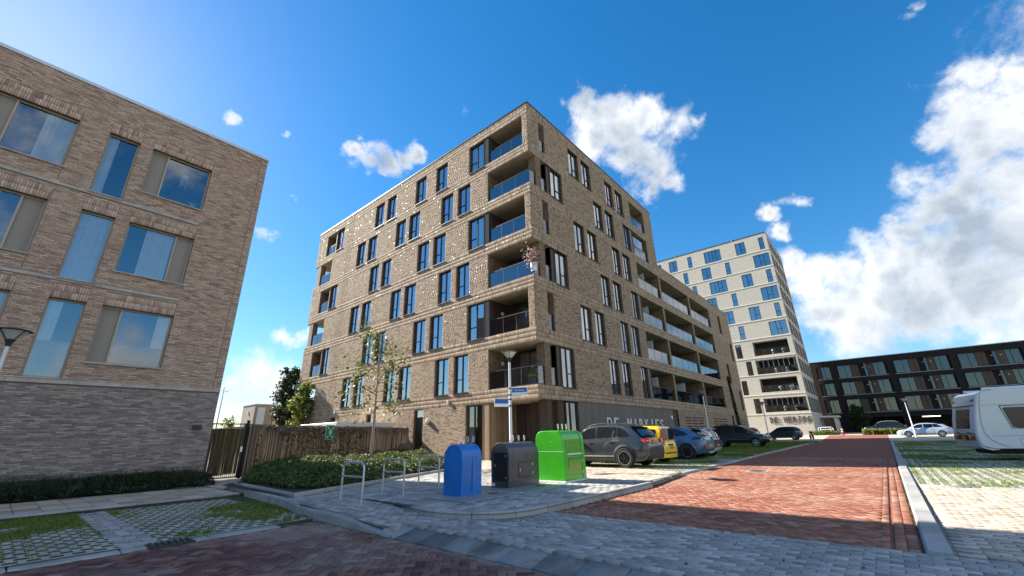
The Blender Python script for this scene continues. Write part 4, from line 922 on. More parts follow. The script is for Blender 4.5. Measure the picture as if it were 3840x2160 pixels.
def grid_field(parent, x0, x1, y0, y1, z, mask, seed, lx=0.6, ly=0.4, grass_h=0.03, dens=60, sink=0.5, near=30, bar=0.05, nx=4, ny=3, over=0.62):
    g = np.random.default_rng(seed); me = stagger_mesh(M['grid_stone1']) if bar > 0.07 else grid_mesh(M['grid_stone1'], lx, ly, nx, ny, bar)
    X, Yv = np.meshgrid(np.arange(x0 + lx / 2, x1, lx + 0.006), np.arange(y0 + ly / 2, y1, ly + 0.006)); X, Yv = X.ravel(), Yv.ravel()
    ok = mask(X, Yv) & in_view(np.stack([X, Yv, np.full(len(X), z)], 1), 100); X, Yv = X[ok], Yv[ok]
    od = np.argsort(np.hypot(X, Yv)); zz = z + g.uniform(-0.001, 0.001, len(X)) - 0.05 * np.clip(fbm(X, Yv, 0.55, seed) - sink, 0, 1)
    for i in od[:300]: link('grid_paver', me, parent, (X[i], Yv[i], zz[i]), g.normal(0, 0.004))
    rest = [i for i in od[300:]]
    if rest:
        base = np.array([v.co[:] for v in me.vertices]); fc = np.array([p.vertices[:] for p in me.polygons]); n = len(rest)
        V = (base[None] + np.stack([X[rest], Yv[rest], zz[rest]], 1)[:, None]).reshape(-1, 3); Q = (fc[None] + np.arange(n)[:, None, None] * len(base)).reshape(-1, 4)
        kind(link('grid_pavers', mesh_np('grid_pavers', V, Q, M['grid_stone']), parent), 'stuff')
    blades('grass', x0, x1, y0, y1, z + 0.012, mask, dens, grass_h, seed + 50, lx, ly, near, parent, bar, nx, ny, over)
def blade_mesh(name, P, hgt, mat, g, width=0.007, lean=0.6):
    n = len(P); a = g.uniform(0, 6.283, n); w = width * g.uniform(0.6, 1.4, n); h = hgt * g.uniform(0.5, 1.25, n); ln = g.normal(0, lean, (n, 2)) * h[:, None]
    dx, dy = np.cos(a) * w, np.sin(a) * w; V = np.zeros((n, 4, 3)); V[:, 0] = P + np.stack([-dx, -dy, 0 * h], 1); V[:, 1] = P + np.stack([dx, dy, 0 * h], 1)
    V[:, 2] = P + np.stack([dx * 0.3 + ln[:, 0], dy * 0.3 + ln[:, 1], h], 1); V[:, 3] = P + np.stack([-dx * 0.3 + ln[:, 0], -dy * 0.3 + ln[:, 1], h], 1)
    return mesh_np(name, V.reshape(-1, 3), np.arange(n * 4).reshape(-1, 4), mat)
M['grass'] = leafy('grass_blades', (0.07, 0.12, 0.014), (0.13, 0.20, 0.022), (0.26, 0.31, 0.045), 0.35)
def blades(name, x0, x1, y0, y1, z, mask, dens, h, seed, lx=None, ly=None, near=30, parent=None, bar=0.05, nx=4, ny=3, over=0.62):
    g = np.random.default_rng(seed); n = int(min(200000, (x1 - x0) * (y1 - y0) * dens * 9)); x, y = g.uniform(x0, x1, n), g.uniform(y0, y1, n)
    f = fbm(x, y, 0.8, seed); ok = mask(x, y) & in_view(np.stack([x, y, np.full(n, z)], 1), 60) & (np.hypot(x, y) < near)
    if lx:                           # blades stand in the open cells; thick patches also cover the stone
        cx = ((x - x0) % (lx + 0.006)) % ((lx - bar) / nx); cy = ((y - y0) % (ly + 0.006)) % ((ly - bar) / ny)
        ok &= ((cx > bar) & (cy > bar)) | (f > over)
    ok &= g.random(n) < np.clip((f - 0.28) * 2.6, 0.12, 1.0); x, y, f = x[ok], y[ok], f[ok]
    sc = np.clip(np.hypot(x, y) / 10, 1, 3)
    me = blade_mesh(name, np.stack([x, y, np.full(len(x), z - 0.015)], 1), h * (0.6 + f) , M['grass'], g, 0.006)
    kind(link(name, me, parent), 'stuff')

LB = lambda x, y: (x < 4.32 + (y - 8.3) * 0.03) & ((x < 1.46) | (x > 1.92)) & (y < 13.4)
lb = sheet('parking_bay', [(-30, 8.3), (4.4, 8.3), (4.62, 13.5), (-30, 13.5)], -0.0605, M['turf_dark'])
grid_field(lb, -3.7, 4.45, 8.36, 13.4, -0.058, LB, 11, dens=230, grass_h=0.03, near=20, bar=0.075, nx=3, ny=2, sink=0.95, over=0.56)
dv = sheet('bay_divider', [(1.46, 8.36), (1.92, 8.36), (1.92, 13.4), (1.46, 13.4)], -0.07, M['sand_dark'])
pavers(dv, bond(1.47, 1.91, 8.4, 13.4, lambda x, y: y < 13.3, -0.056, 0.21, 0.145, 'y', 0.010), M['grey_paver'], M['grey_paver1'], seed=8)
ks = kind(MB().box(-30, 4.05, 8.03, 8.34, -0.2, -0.085).build('bay_edge', M['sand_dark']), 'structure')
pavers(ks, [(x, 8.185, -0.062, 0.985, 0.25, 0.0) for x in np.arange(-4.05, 3.6, 1.0) if abs(x - 1.95) > 0.3 or True], M['kerb'], M['kerb1'], 0.08, 0.01, one='kerb_stone', many='kerb_stones', seed=9)
lp = sheet('left_footpath', [(-30, 13.45), (4.66, 13.45), (4.85, 15.4), (6.9, 18.7), (5.0, 18.75), (4.9, 16.9), (-30, 16.9)], -0.005, M['sand_dark'])
pavers(lp, np.concatenate([bond(-5, 4.7, 13.75, 16.85, lambda x, y: (x < 4.65) & (y < 16.7), 0.02, 0.6, 0.4, 'y', 0.014, 0.0), bond(4.7, 7.0, 14.0, 19.5, lambda x, y: inside(x, y, [(4.8, 15.3), (5.5, 16.3), (6.8, 18.9), (5.0, 18.9), (4.8, 16.9)]), 0.02, 0.3, 0.3, 'y', 0.012)]), M['beige_paver'], M['beige_paver1'], one='paving_slab', many='paving_slabs', seed=10)
kk = kind(MB().box(-30, 4.6, 13.42, 13.62, -0.2, -0.02).build('path_edge', M['sand_dark']), 'structure')
pavers(kk, [(x, 13.53, 0.02, 0.985, 0.16, 0.0) for x in np.arange(-4.05, 4.3, 1.0)], M['kerb'], M['kerb1'], 0.08, 0.01, one='kerb_stone', seed=12)
RBm = lambda x, y: (y < -0.26) & (x > 13.95)
rb = sheet('right_parking_bay', [(13.9, -40), (76, -40), (76, -0.22), (13.9, -0.22)], 0.006, M['turf'])
grid_field(rb, 14.0, 56, -9.0, -0.26, 0.012, RBm, 21, dens=150, grass_h=0.04, near=60, bar=0.05, nx=3, ny=2, sink=0.8, over=0.60)
pavers(rb, [(13.93, y, 0.02, 0.985, 0.10, math.pi / 2) for y in np.arange(-0.75, -9, -1.0)], M['kerb'], M['kerb1'], 0.08, 0.01, one='kerb_stone', seed=13)
CBm = lambda x, y: inside(x, y, [(14.35, 5.35), (60, 6.1), (60, 12.9), (15.4, 12.9), (14.95, 6.6)])
cb = sheet('left_parking_bay', [(14.35, 5.32), (62, 6.0), (62, 12.95), (15.3, 12.95), (14.95, 6.6)], 0.045, M['turf'])
grid_field(cb, 14.4, 30, 5.4, 12.9, 0.05, CBm, 31, dens=120, grass_h=0.05, near=60)
blades('grass', 30, 62, 5.9, 12.9, 0.03, CBm, 60, 0.09, 35, near=90, parent=cb)

def kerb_path(name, pts, w, zt, zb, L=0.95, side=1, zf=None, mat='kerb', gap=0.012, lean=0.02):
    """row of kerb stones along a path; side: which side of the path the stone lies on"""
    root = thing(name[0], name[1], 'kerb'); pts = [np.array(p, float) for p in pts]; seg = []
    acc = [0.0]
    for a, e in zip(pts[:-1], pts[1:]): acc.append(acc[-1] + np.linalg.norm(e - a))
    def at(s):
        i = min(max(0, int(np.searchsorted(acc, s) - 1)), len(pts) - 2); t = (s - acc[i]) / (acc[i + 1] - acc[i]); return pts[i] + t * (pts[i + 1] - pts[i])
    s = 0.0; n = 0
    while s < acc[-1] - 0.15:
        e = min(s + L, acc[-1]); K = 4; P = [at(s + gap / 2 + (e - s - gap) * k / K) for k in range(K + 1)]; b = MB(); rings = []
        for k, p in enumerate(P):
            d = at(min(acc[-1], s + (e - s) * k / K + 0.05)) - at(max(0, s + (e - s) * k / K - 0.05)); d /= np.linalg.norm(d); nn = np.array([-d[1], d[0]]) * side
            z1 = zt if zf is None else zf(*p); c = 0.018
            rings.append([(*(p), zb), (*(p + nn * lean), z1 - c), (*(p + nn * (lean + c)), z1), (*(p + nn * (w - 0.006)), z1), (*(p + nn * w), z1 - 0.006), (*(p + nn * w), zb)])
        vs = [v for r in rings for v in r]; fs = [(k * 6 + i, k * 6 + (i + 1) % 6, (k + 1) * 6 + (i + 1) % 6, (k + 1) * 6 + i) for k in range(K) for i in range(6)] + [tuple(range(5, -1, -1)), tuple(range(K * 6, K * 6 + 6))]
        b.add(vs, fs); b.build('kerb_stone', M[mat + '1'], root); s = e; n += 1
    return root
def kdrop(o):
    for k in ('category', 'label'):
        if k in o: del o[k]
    o['kind'] = 'structure'; return o
kdrop(kerb_path(('island_kerb', ''), ARC, 0.13, 0.11, -0.05, 0.75, 1, lambda x, y: 0.025 + 0.085 * min(1, max(0, (7.62 - y) / 1.0))))
kdrop(kerb_path(('street_kerb', ''), [(11.0, 4.86), (12.2, 4.98), (14.0, 5.2), (44, 5.72), (56, 6.0), (60, 6.6), (63, 8.0)], 0.24, 0.06, -0.05, 1.0, 1, lambda x, y: 0.055))
kdrop(kerb_path(('driveway_kerb', ''), [(6.5, 0.0), (76, 0.0)], 0.22, 0.05, -0.06, 1.0, -1))
kdrop(kerb_path(('corner_kerb', ''), [(4.03, 5.85), (4.05, 6.8), (4.08, 8.2), (4.20, 9.4), (4.34, 10.4), (4.66, 13.4), (4.76, 15.2)], 0.15, 0.06, -0.12, 0.9, -1, lambda x, y: -0.06 + 0.12 * min(1, max(0, (y - 5.85) / 1.6)) + (0.04 if y > 9.4 else 0)))
kdrop(kerb_path(('planter_kerb', ''), [(4.92, 15.25), (4.60, 10.42), (11.4, 13.02)], 0.12, 0.17, 0.0, 0.98, 1))
# bed with shrubs, strip with ground cover
sheet('planting_bed', [(4.62, 15.2), (4.6, 10.45), (11.4, 13.05), (12.6, 14.2), (17.0, 23.2), (6.9, 19.0), (5.6, 16.4)], 0.12, M['soil'])
sheet('planting_strip', [(-30, 16.88), (4.95, 16.88), (5.0, 18.45), (-30, 18.45)], 0.03, M['soil'])
def leaves(name, P, size, mat, g, parent=None, elong=1.5, droop=0.0):
    n = len(P); nv = g.normal(0, 1, (n, 3)); nv[:, 2] = np.abs(nv[:, 2]) + 0.4; nv /= np.linalg.norm(nv, axis=1)[:, None]
    a = np.cross(nv, g.normal(0, 1, (n, 3))); a /= np.linalg.norm(a, axis=1)[:, None]; c = np.cross(nv, a); s = size * g.uniform(0.6, 1.35, n)[:, None]
    V = np.zeros((n, 4, 3)); V[:, 0] = P - a * s * elong / 2; V[:, 1] = P + c * s / 2 - nv * s * 0.12; V[:, 2] = P + a * s * elong / 2 - np.array([0, 0, droop]) * s; V[:, 3] = P - c * s / 2 - nv * s * 0.12
    return link(name, mesh_np(name, V.reshape(-1, 3), np.arange(n * 4).reshape(-1, 4), mat), parent)
M['leaf_shrub'] = leafy('shrub_leaves', (0.035, 0.065, 0.018), (0.075, 0.12, 0.03), (0.17, 0.21, 0.06), 0.28)
M['leaf_dark'] = leafy('ground_cover_leaves', (0.018, 0.03, 0.016), (0.035, 0.055, 0.028), (0.07, 0.09, 0.05), 0.2)
M['leaf_birch'] = leafy('young_tree_leaves', (0.04, 0.065, 0.015), (0.09, 0.13, 0.028), (0.20, 0.22, 0.05), 0.35)
M['leaf_deep'] = leafy('deep_green_leaves', (0.02, 0.04, 0.016), (0.04, 0.065, 0.022), (0.09, 0.12, 0.04), 0.25)
M['leaf_bright'] = leafy('bright_green_leaves', (0.07, 0.11, 0.02), (0.15, 0.2, 0.035), (0.28, 0.31, 0.07), 0.4)
M['bark'] = plain('grey_bark', (0.34, 0.27, 0.24), 0.9, var=0.35, scale=14, bump=0.5)
M['twig'] = plain('brown_twig', (0.09, 0.062, 0.045), 0.9, var=0.3, scale=10)
def shrub_bed():
    g = np.random.default_rng(77); n = 260000; x, y = g.uniform(4.6, 17.2, n), g.uniform(10.6, 23.2, n)
    # distance in from the kerb edge
    e0, e1 = np.array([4.6, 10.45]), np.array([11.4, 13.05]); d = e1 - e0; d /= np.linalg.norm(d); dist = (x - e0[0]) * -d[1] + (y - e0[1]) * d[0]
    lx = x - 4.7
    ok = inside(x, y, [(4.9, 15.1), (4.8, 10.6), (11.4, 13.15), (12.5, 14.4), (16.8, 22.9), (6.9, 18.8), (5.7, 16.5)])
    h = 0.45 * np.clip((dist - 0.35) / 0.9, 0, 1) ** 0.6 * np.clip((lx - 0.5) / 1.2, 0, 1) ** 0.5 * (0.30 + 1.35 * fbm(x, y, 0.85, 5)) + 0.3 * (fbm(x, y, 3.0, 9) - 0.5)
    ok &= (h > 0.1) & (g.random(n) < 0.8); x, y, h = x[ok], y[ok], h[ok]
    z = 0.12 + h * (1 - 0.75 * g.random(len(x)) ** 1.7)
    kind(leaves('shrubbery', np.stack([x, y, z], 1), 0.046, M['leaf_shrub'], g, None, 1.7), 'stuff')
    o = MB(); P = g.integers(0, len(x), 700)
    for i in P: o.tube([(x[i], y[i], 0.1), (x[i] + g.normal(0, 0.06), y[i] + g.normal(0, 0.06), 0.12 + h[i] * 1.1)], 0.004, 3, False)
    kind(o.build('undergrowth', M['twig']), 'stuff')
    n = 26000; x, y = g.uniform(-4.5, 4.95, n), g.uniform(16.95, 18.4, n); h = 0.40 * (0.4 + 1.0 * fbm(x, y, 1.1, 4)) * np.clip((y - 16.9) / 0.5, 0.15, 1)
    z = 0.03 + h * (1 - 0.8 * g.random(n) ** 1.5); kind(leaves('undergrowth', np.stack([x, y, z], 1), 0.06, M['leaf_dark'], g, None, 2.2), 'stuff')
    n = 9000; x, y = g.uniform(-4.5, 4.95, n), g.uniform(17.0, 18.35, n); f = fbm(x, y, 1.1, 4); P = np.stack([x, y, np.full(n, 0.03)], 1)[f > 0.35]
    kind(link('grass', blade_mesh('grass', P, 0.48, M['leaf_dark'], g, 0.006, 0.35)), 'stuff')
    # weeds along joints and kerbs
    pts = []
    for (x0, y0), (x1, y1), k in (((4.02, 6.0), (4.06, 8.1), 160), ((5.05, 6.3), (5.35, 7.6), 90), ((6.6, -0.02), (18, -0.02), 120), ((4.5, 10.25), (11.3, 12.9), 160), ((14.35, 5.3), (15.0, 6.6), 120), ((-3, 8.33), (4.2, 8.36), 160)):
        t = g.random(k); pts.append(np.stack([x0 + (x1 - x0) * t + g.normal(0, 0.015, k), y0 + (y1 - y0) * t + g.normal(0, 0.015, k), np.where(y0 > 9, 0.09, np.where(x0 < 4.5, -0.085, 0.0)) + 0 * t], 1))
    kind(link('weeds', blade_mesh('weeds', np.concatenate(pts), 0.035, M['grass'], g, 0.004, 0.7)), 'stuff')
    n = 500; P = np.concatenate([np.stack([g.uniform(-2, 4, n), g.uniform(2, 8, n), np.full(n, -0.072)], 1), np.stack([g.uniform(4.5, 6.5, n), g.uniform(0, 9, n), np.full(n, 0.03)], 1), np.stack([g.uniform(5.5, 9, n), g.uniform(4.9, 9.5, n), np.full(n, 0.108)], 1)])
    P = P[g.random(len(P)) < 0.22]; P[:, 2] += np.where((P[:, 0] > 4) & (P[:, 0] < 6.5) & (P[:, 1] > 7), 0.08, 0)
    kind(leaves('litter', P, 0.022, M['twig'], g, None, 1.6), 'stuff')
shrub_bed()

# ------------------------------------------------------------------ street furniture
def paint(name, col, rough=0.35, coat=0.6, metal=0.0, var=0.05, **k): M[name] = plain(name, col, rough, metal, var=var, coat=coat, scale=2.5, **k)
paint('blue_paint', (0.004, 0.165, 0.56), 0.45, 0.2, var=0.16); paint('dark_paint', (0.058, 0.06, 0.068), 0.42, 0.25, var=0.2); paint('green_paint', (0.05, 0.44, 0.015), 0.3, 0.6, var=0.12)
paint('green_panel', (0.10, 0.36, 0.03), 0.22, 0.8)
M['plate_steel'] = plain('tread_plate', (0.30, 0.32, 0.33), 0.55, 0.5, var=0.25, scale=9, bump=0.3)
M['label_white'] = plain('white_sticker', (0.75, 0.76, 0.76), 0.5)
def loops(t, xs, y, z, s=1.0):
    for x in xs:
        b = MB(); b.tube([(x, y - 0.0, z - 0.03), (x, y, z + 0.03)], 0.02, 8); b.build('loop_socket', M['black'], t)
        pts = []
        for k in range(13):
            a = -math.pi / 2 + 0.45 + (2 * math.pi - 0.9) * k / 12; pts.append((x + 0.028 * s * math.cos(a), y + 0.004, z + 0.115 * s + 0.05 * s * math.sin(a)))
        pts = [(x - 0.012, y + 0.002, z + 0.03)] + [pts[-1 - k] for k in range(13)][0:0] + pts[::-1] + [(x + 0.012, y + 0.002, z + 0.03)]
        b = MB(); b.smooth = True; b.tube(pts, 0.0075, 6); b.build('lifting_loop', M['white_metal'], t)
def arch_profile(w, h, r, taper=0.0, n=10):
    """outline in (y, z): straight sides, rounded top corners of radius r"""
    p = [(-w / 2 + taper, 0), ]
    for k in range(n + 1):
        a = math.pi - (math.pi / 2) * k / n; p.append((-w / 2 + r + r * math.cos(a), h - r + r * math.sin(a)))
    for k in range(n + 1):
        a = math.pi / 2 - (math.pi / 2) * k / n; p.append((w / 2 - r + r * math.cos(a), h - r + r * math.sin(a)))
    return p + [(w / 2 - taper, 0)]
def shell(t, prof, x0, x1, mat, z, lip=0.018):
    b = MB(); ins = [(y * 0.965, zz - 0.016 if zz > 0 else zz) for y, zz in prof]; n = len(prof)
    R4 = [(x0, ins), (x0 + lip, prof), (x1 - lip, prof), (x1, ins)]
    vs = [(x, y, zz + z) for x, p in R4 for y, zz in p]
    b.add(vs, [(k * n + i, k * n + i + 1, (k + 1) * n + i + 1, (k + 1) * n + i) for k in range(3) for i in range(n - 1)] + [tuple(range(n)), tuple(range(3 * n, 4 * n))[::-1]])
    return b.build('shell', mat, t, auto=32)
def bins():
    z = 0.10
    t = thing('recycling_container', 'blue recycling container with rounded top on a steel floor plate', 'container', (6.86, 7.31, z))
    shell(t, arch_profile(0.60, 1.02, 0.28, 0.015), -0.30, 0.30, M['blue_paint'], 0.01)
    b = MB(); b.bbox(-0.78, 0.80, -0.95, 0.32, -0.03, 0.012, 0.006); b.build('floor_plate', M['plate_steel'], t)
    b = MB(); b.box(-0.005, 0.005, -0.302, -0.298, 0.06, 0.76); b.build('door_seam', M['black'], t)
    b = MB(); b.lathe([(0, 0.004), (0.11, 0.004), (0.12, 0)], 20); b.build('plate_hatch', M['anthracite'], t, (0.42, -0.52, 0.012))
    loops(t, (0.02, 0.22, 0.42)[0:0] or (-0.10, 0.09, 0.27), -0.05, 1.02)
    t = thing('waste_container', 'dark grey waste container with rounded top between blue and green ones', 'container', (8.73, 7.36, z))
    shell(t, arch_profile(0.60, 1.02, 0.28, 0.015), -0.60, 0.60, M['dark_paint'], 0.01)
    b = MB(); b.bbox(-0.86, 0.66, -1.08, 0.32, -0.03, 0.012, 0.006); b.build('floor_plate', M['plate_steel'], t)
    b = MB(); b.lathe([(0, 0.004), (0.14, 0.004), (0.15, 0)], 20); b.build('plate_hatch', M['anthracite'], t, (0.2, -0.62, 0.012))
    def hatch(x0, x1, z0, z1, y, mat, nm='hatch'):
        b = MB(); b.box(x0, x1, y - 0.002, y + 0.01, z0, z1); o = b.build('hatch_seam', M['black'], t)
        b = MB(); b.box(x0 + 0.012, x1 - 0.012, y - 0.006, y + 0.01, z0 + 0.012, z1 - 0.012); h = b.build(nm, mat, t); return h
    h = hatch(-0.24, 0.34, 0.22, 0.56, -0.295, M['dark_paint'])
    for x, zz in ((-0.2, 0.39), (0.30, 0.30), (0.30, 0.50)):
        b = MB(); b.box(x - 0.018, x + 0.018, -0.315, -0.295, zz - 0.03, zz + 0.03); b.build('latch', M['steel'], h)
    b = MB(); b.box(-0.606, -0.598, -0.23, 0.2, 0.16, 0.80); sd_ = b.build('side_door', M['black_gloss'], t)
    for y, zz in ((-0.05 - 0.15, 0.72), (-0.20, 0.24), (0.14, 0.5)): b = MB(); b.box(-0.615, -0.6, y - 0.02, y + 0.02, zz - 0.02, zz + 0.02); b.build('latch', M['steel'], sd_)
    b = MB(); b.box(-0.608, -0.598, 0.16, 0.26, 0.04, 0.11); b.build('sticker', M['label_white'], t)
    loops(t, (-0.10, 0.13, 0.36), -0.02, 1.02)
    t = thing('glass_container', 'large bright green bottle container beside the grey estate car', 'container', (10.45, 7.15, z))
    shell(t, arch_profile(0.92, 1.26, 0.24, -0.03), -0.54, 0.54, M['green_paint'], 0.03)
    b = MB(); b.bbox(-0.60, 0.60, -0.53, 0.53, -0.01, 0.03, 0.004); b.build('base_plate', M['white_metal'], t)
    h = hatch(-0.33, 0.36, 0.10, 0.57, -0.478, M['green_panel'])
    for x, zz in ((-0.28, 0.33), (0.31, 0.2), (0.31, 0.48)): b = MB(); b.box(x - 0.016, x + 0.016, -0.505, -0.48, zz - 0.03, zz + 0.03); b.build('latch', M['steel'], h)
    b = MB(); b.bbox(-0.38, 0.30, -0.53, -0.44, 0.665, 0.70, 0.008); b.build('shelf_lip', M['white_metal'], t)
    b = MB(); b.box(-0.40, 0.32, -0.475, -0.45, 0.70, 1.02); b.build('insert_panel', M['green_panel'], t)
    b = MB(); pr = arch_profile(0.95, 1.275, 0.25, -0.03)
    for i in range(len(pr) - 1):
        (y0, z0), (y1, z1) = pr[i], pr[i + 1]; b.quad((0.34, y0, z0 + 0.03), (0.40, y0, z0 + 0.03), (0.40, y1, z1 + 0.03), (0.34, y1, z1 + 0.03))
    b.build('rib', M['green_paint'], t)
    b = MB(); b.box(-0.543, -0.538, -0.47, 0.47, 0.745, 0.757); b.build('seam', M['white_metal'], t)
    for k in range(9):
        b = MB(); b.box(-0.548, -0.54, -0.43 + k * 0.105, -0.41 + k * 0.105, 0.05, 0.07); b.box(-0.5 + k * 0.12, -0.48 + k * 0.12, -0.487, -0.478, 0.05, 0.07); b.build('bolt', M['steel'], t)
    loops(t, (-0.18, 0.03, 0.24), -0.1, 1.28, 1.15)
bins()
def racks():
    root = None
    spots = [((5.03, 8.69), 'front left steel hoop bicycle rack, the one closest to the kerb ramp'), ((6.22, 8.97), 'steel hoop bicycle rack in the middle of three'), ((7.55, 9.33), 'steel hoop bicycle rack directly left of the blue container')]
    for (x, y), lab in spots:
        if root is None:
            root = thing('bicycle_rack', lab, 'bicycle rack', (x, y, 0.10), 0.0, 'steel hoop bicycle racks beside the shrubs')
            w, h, r = 0.41, 0.72, 0.13; pts = [(0, -w, -0.1), (0, -w, h - r)]
            for k in range(1, 8): a = math.pi - math.pi / 2 * k / 8; pts.append((0, -w + r + r * math.cos(a), h - r + r * math.sin(a)))
            pts.append((0, -w + r, h)); pts.append((0, w - r, h))
            for k in range(1, 8): a = math.pi / 2 - math.pi / 2 * k / 8; pts.append((0, w - r + r * math.cos(a), h - r + r * math.sin(a)))
            pts += [(0, w, h - r), (0, w, -0.1)]
            b = MB(); b.tube(pts, 0.023, 10); b.build('hoop', M['zinc'], root, auto=50)
            b = MB(); b.tube([(0, -w, 0.45), (0, w, 0.45)], 0.019, 10); b.build('crossbar', M['zinc'], root, auto=50)
        else:
            o = root.copy(); COL.objects.link(o); o.location = (x, y, 0.10); o['label'] = lab
            for c in list(root.children): d = c.copy(); COL.objects.link(d); d.parent = o
racks()
LAMP = {}
def street_lamp(x, y, z, h, label, s=1.0, grp='street lamps along the street'):
    t = thing('street_lamp', label, 'street lamp', (x, y, z), 0.3, grp)
    if h not in LAMP:
        q = []
        b = MB(); b.tube([(0, 0, 0), (0, 0, 0.9), (0, 0, 0.92), (0, 0, h - 0.35)], [0.075, 0.075, 0.058, 0.045], 14); q.append(('pole', b.mesh('pole', M['pole_white'], 40)))
        b = MB(); b.lathe([(0.05, h - 0.42), (0.055, h - 0.34), (0.10, h - 0.26), (0.10, h - 0.22)], 16); q.append(('neck', b.mesh('neck', M['anthracite'], 40)))
        b = MB(); b.lathe([(0.095, h - 0.25), (0.27, h - 0.04)], 20); q.append(('lantern_glass', b.mesh('lantern_glass', M['lantern'], 40)))
        b = MB(); b.lathe([(0.0, h + 0.05), (0.16, h + 0.035), (0.335, h - 0.02), (0.335, h - 0.035), (0.29, h - 0.035)], 24); q.append(('hood', b.mesh('hood', M['anthracite'], 40)))
        b = MB()
        for k in range(4): a = k * math.pi / 2 + 0.4; b.tube([(0.1 * math.cos(a), 0.1 * math.sin(a), h - 0.25), (0.29 * math.cos(a), 0.29 * math.sin(a), h - 0.03)], 0.011, 5)
        q.append(('bracket', b.mesh('bracket', M['anthracite']))); LAMP[h] = q
    for n, me in LAMP[h]: link(n, me, t)
    return t
M['pole_white'] = plain('pale_pole', (0.60, 0.61, 0.62), 0.4, 0.3, var=0.08)
M['lantern'] = plain('lantern_glass', (0.55, 0.55, 0.52), 0.15, var=0.05)
street_lamp(12.22, 10.49, 0.1, 4.30, 'white street lamp carrying two blue street name signs behind the containers')
street_lamp(-0.36, 15.75, 0.0, 4.02, 'street lamp in shade against the rosy brick building', grp='street lamps along the street')
street_lamp(33.7, 9.87, 0.05, 4.2, 'street lamp between the parked cars in front of the tan building')
street_lamp(54.0, 9.75, 0.05, 4.2, 'thin street lamp in front of the cream tower')
street_lamp(66.0, -2.35, 0.15, 4.2, 'sunlit white street lamp behind the silver car')
def flat_text(txt, w, h, mat, name='lettering'):
    cu = bpy.data.curves.new('lettering', 'FONT'); cu.body = txt; cu.align_x = 'CENTER'; cu.align_y = 'CENTER'; o = bpy.data.objects.new('tmp', cu); me = bpy.data.meshes.new_from_object(o); bpy.data.objects.remove(o)
    co = np.zeros(len(me.vertices) * 3); me.vertices.foreach_get('co', co); co = co.reshape(-1, 3); ext = co.max(0) - co.min(0); mid = (co.max(0) + co.min(0)) / 2
    v = np.stack([(co[:, 0] - mid[0]) * w / ext[0], 0 * co[:, 0], (co[:, 1] - mid[1]) * h / ext[1]], 1); me.vertices.foreach_set('co', v.ravel()); me.update(); me.materials.clear(); me.materials.append(mat); return me
M['sign_blue'] = plain('sign_blue', (0.012, 0.10, 0.42), 0.4, var=0.03); M['sign_white'] = plain('sign_white', (0.78, 0.80, 0.82), 0.4, var=0.03)
M['sign_edge'] = plain('sign_pale_blue', (0.20, 0.42, 0.72), 0.4, var=0.03)
M['sign_green'] = plain('sign_green', (0.0, 0.17, 0.085), 0.4, var=0.04); M['sign_mint'] = plain('sign_mint', (0.50, 0.78, 0.72), 0.5, var=0.03)
def street_sign(ang, w, z, txt, lab):
    t = thing('street_sign', lab, 'street sign', (12.22, 10.49, z), ang, 'street name signs on the lamp post')
    b = MB(); b.bbox(0.07, 0.07 + w, -0.012, 0.012, -0.10, 0.19, 0.004); b.build('panel', M['sign_white'], t)
    b = MB(); b.box(0.075, 0.065 + w, -0.015, 0.015, 0.005, 0.185); f = b.build('blue_field', M['sign_edge'], t)
    b = MB(); b.box(0.095, 0.045 + w, -0.018, 0.018, 0.022, 0.168); b.build('inner_field', M['sign_blue'], f)
    link('lettering', flat_text(txt, w * 0.62, 0.075, M['sign_white']), t, (0.07 + w / 2, -0.0195, 0.095)); link('lettering', flat_text('Zoetermeer'[:0] or 'wijk', w * 0.2, 0.03, M['sign_edge']), t, (0.07 + w * 0.6, -0.0135, -0.05))
    for zz in (0.17, -0.07): b = MB(); b.lathe([(0.062, -0.02), (0.068, -0.02), (0.068, 0.02), (0.062, 0.02)], 14); b.build('clamp', M['anthracite'], t, (0, 0, zz)); 
street_sign(R(-64), 0.60, 2.82, 'Beemdstraat', 'blue street name sign pointing right, upper one on the lamp post')
street_sign(R(150), 0.55, 2.42, 'Veldlaan', 'small blue street name sign pointing left, lower one on the lamp post')
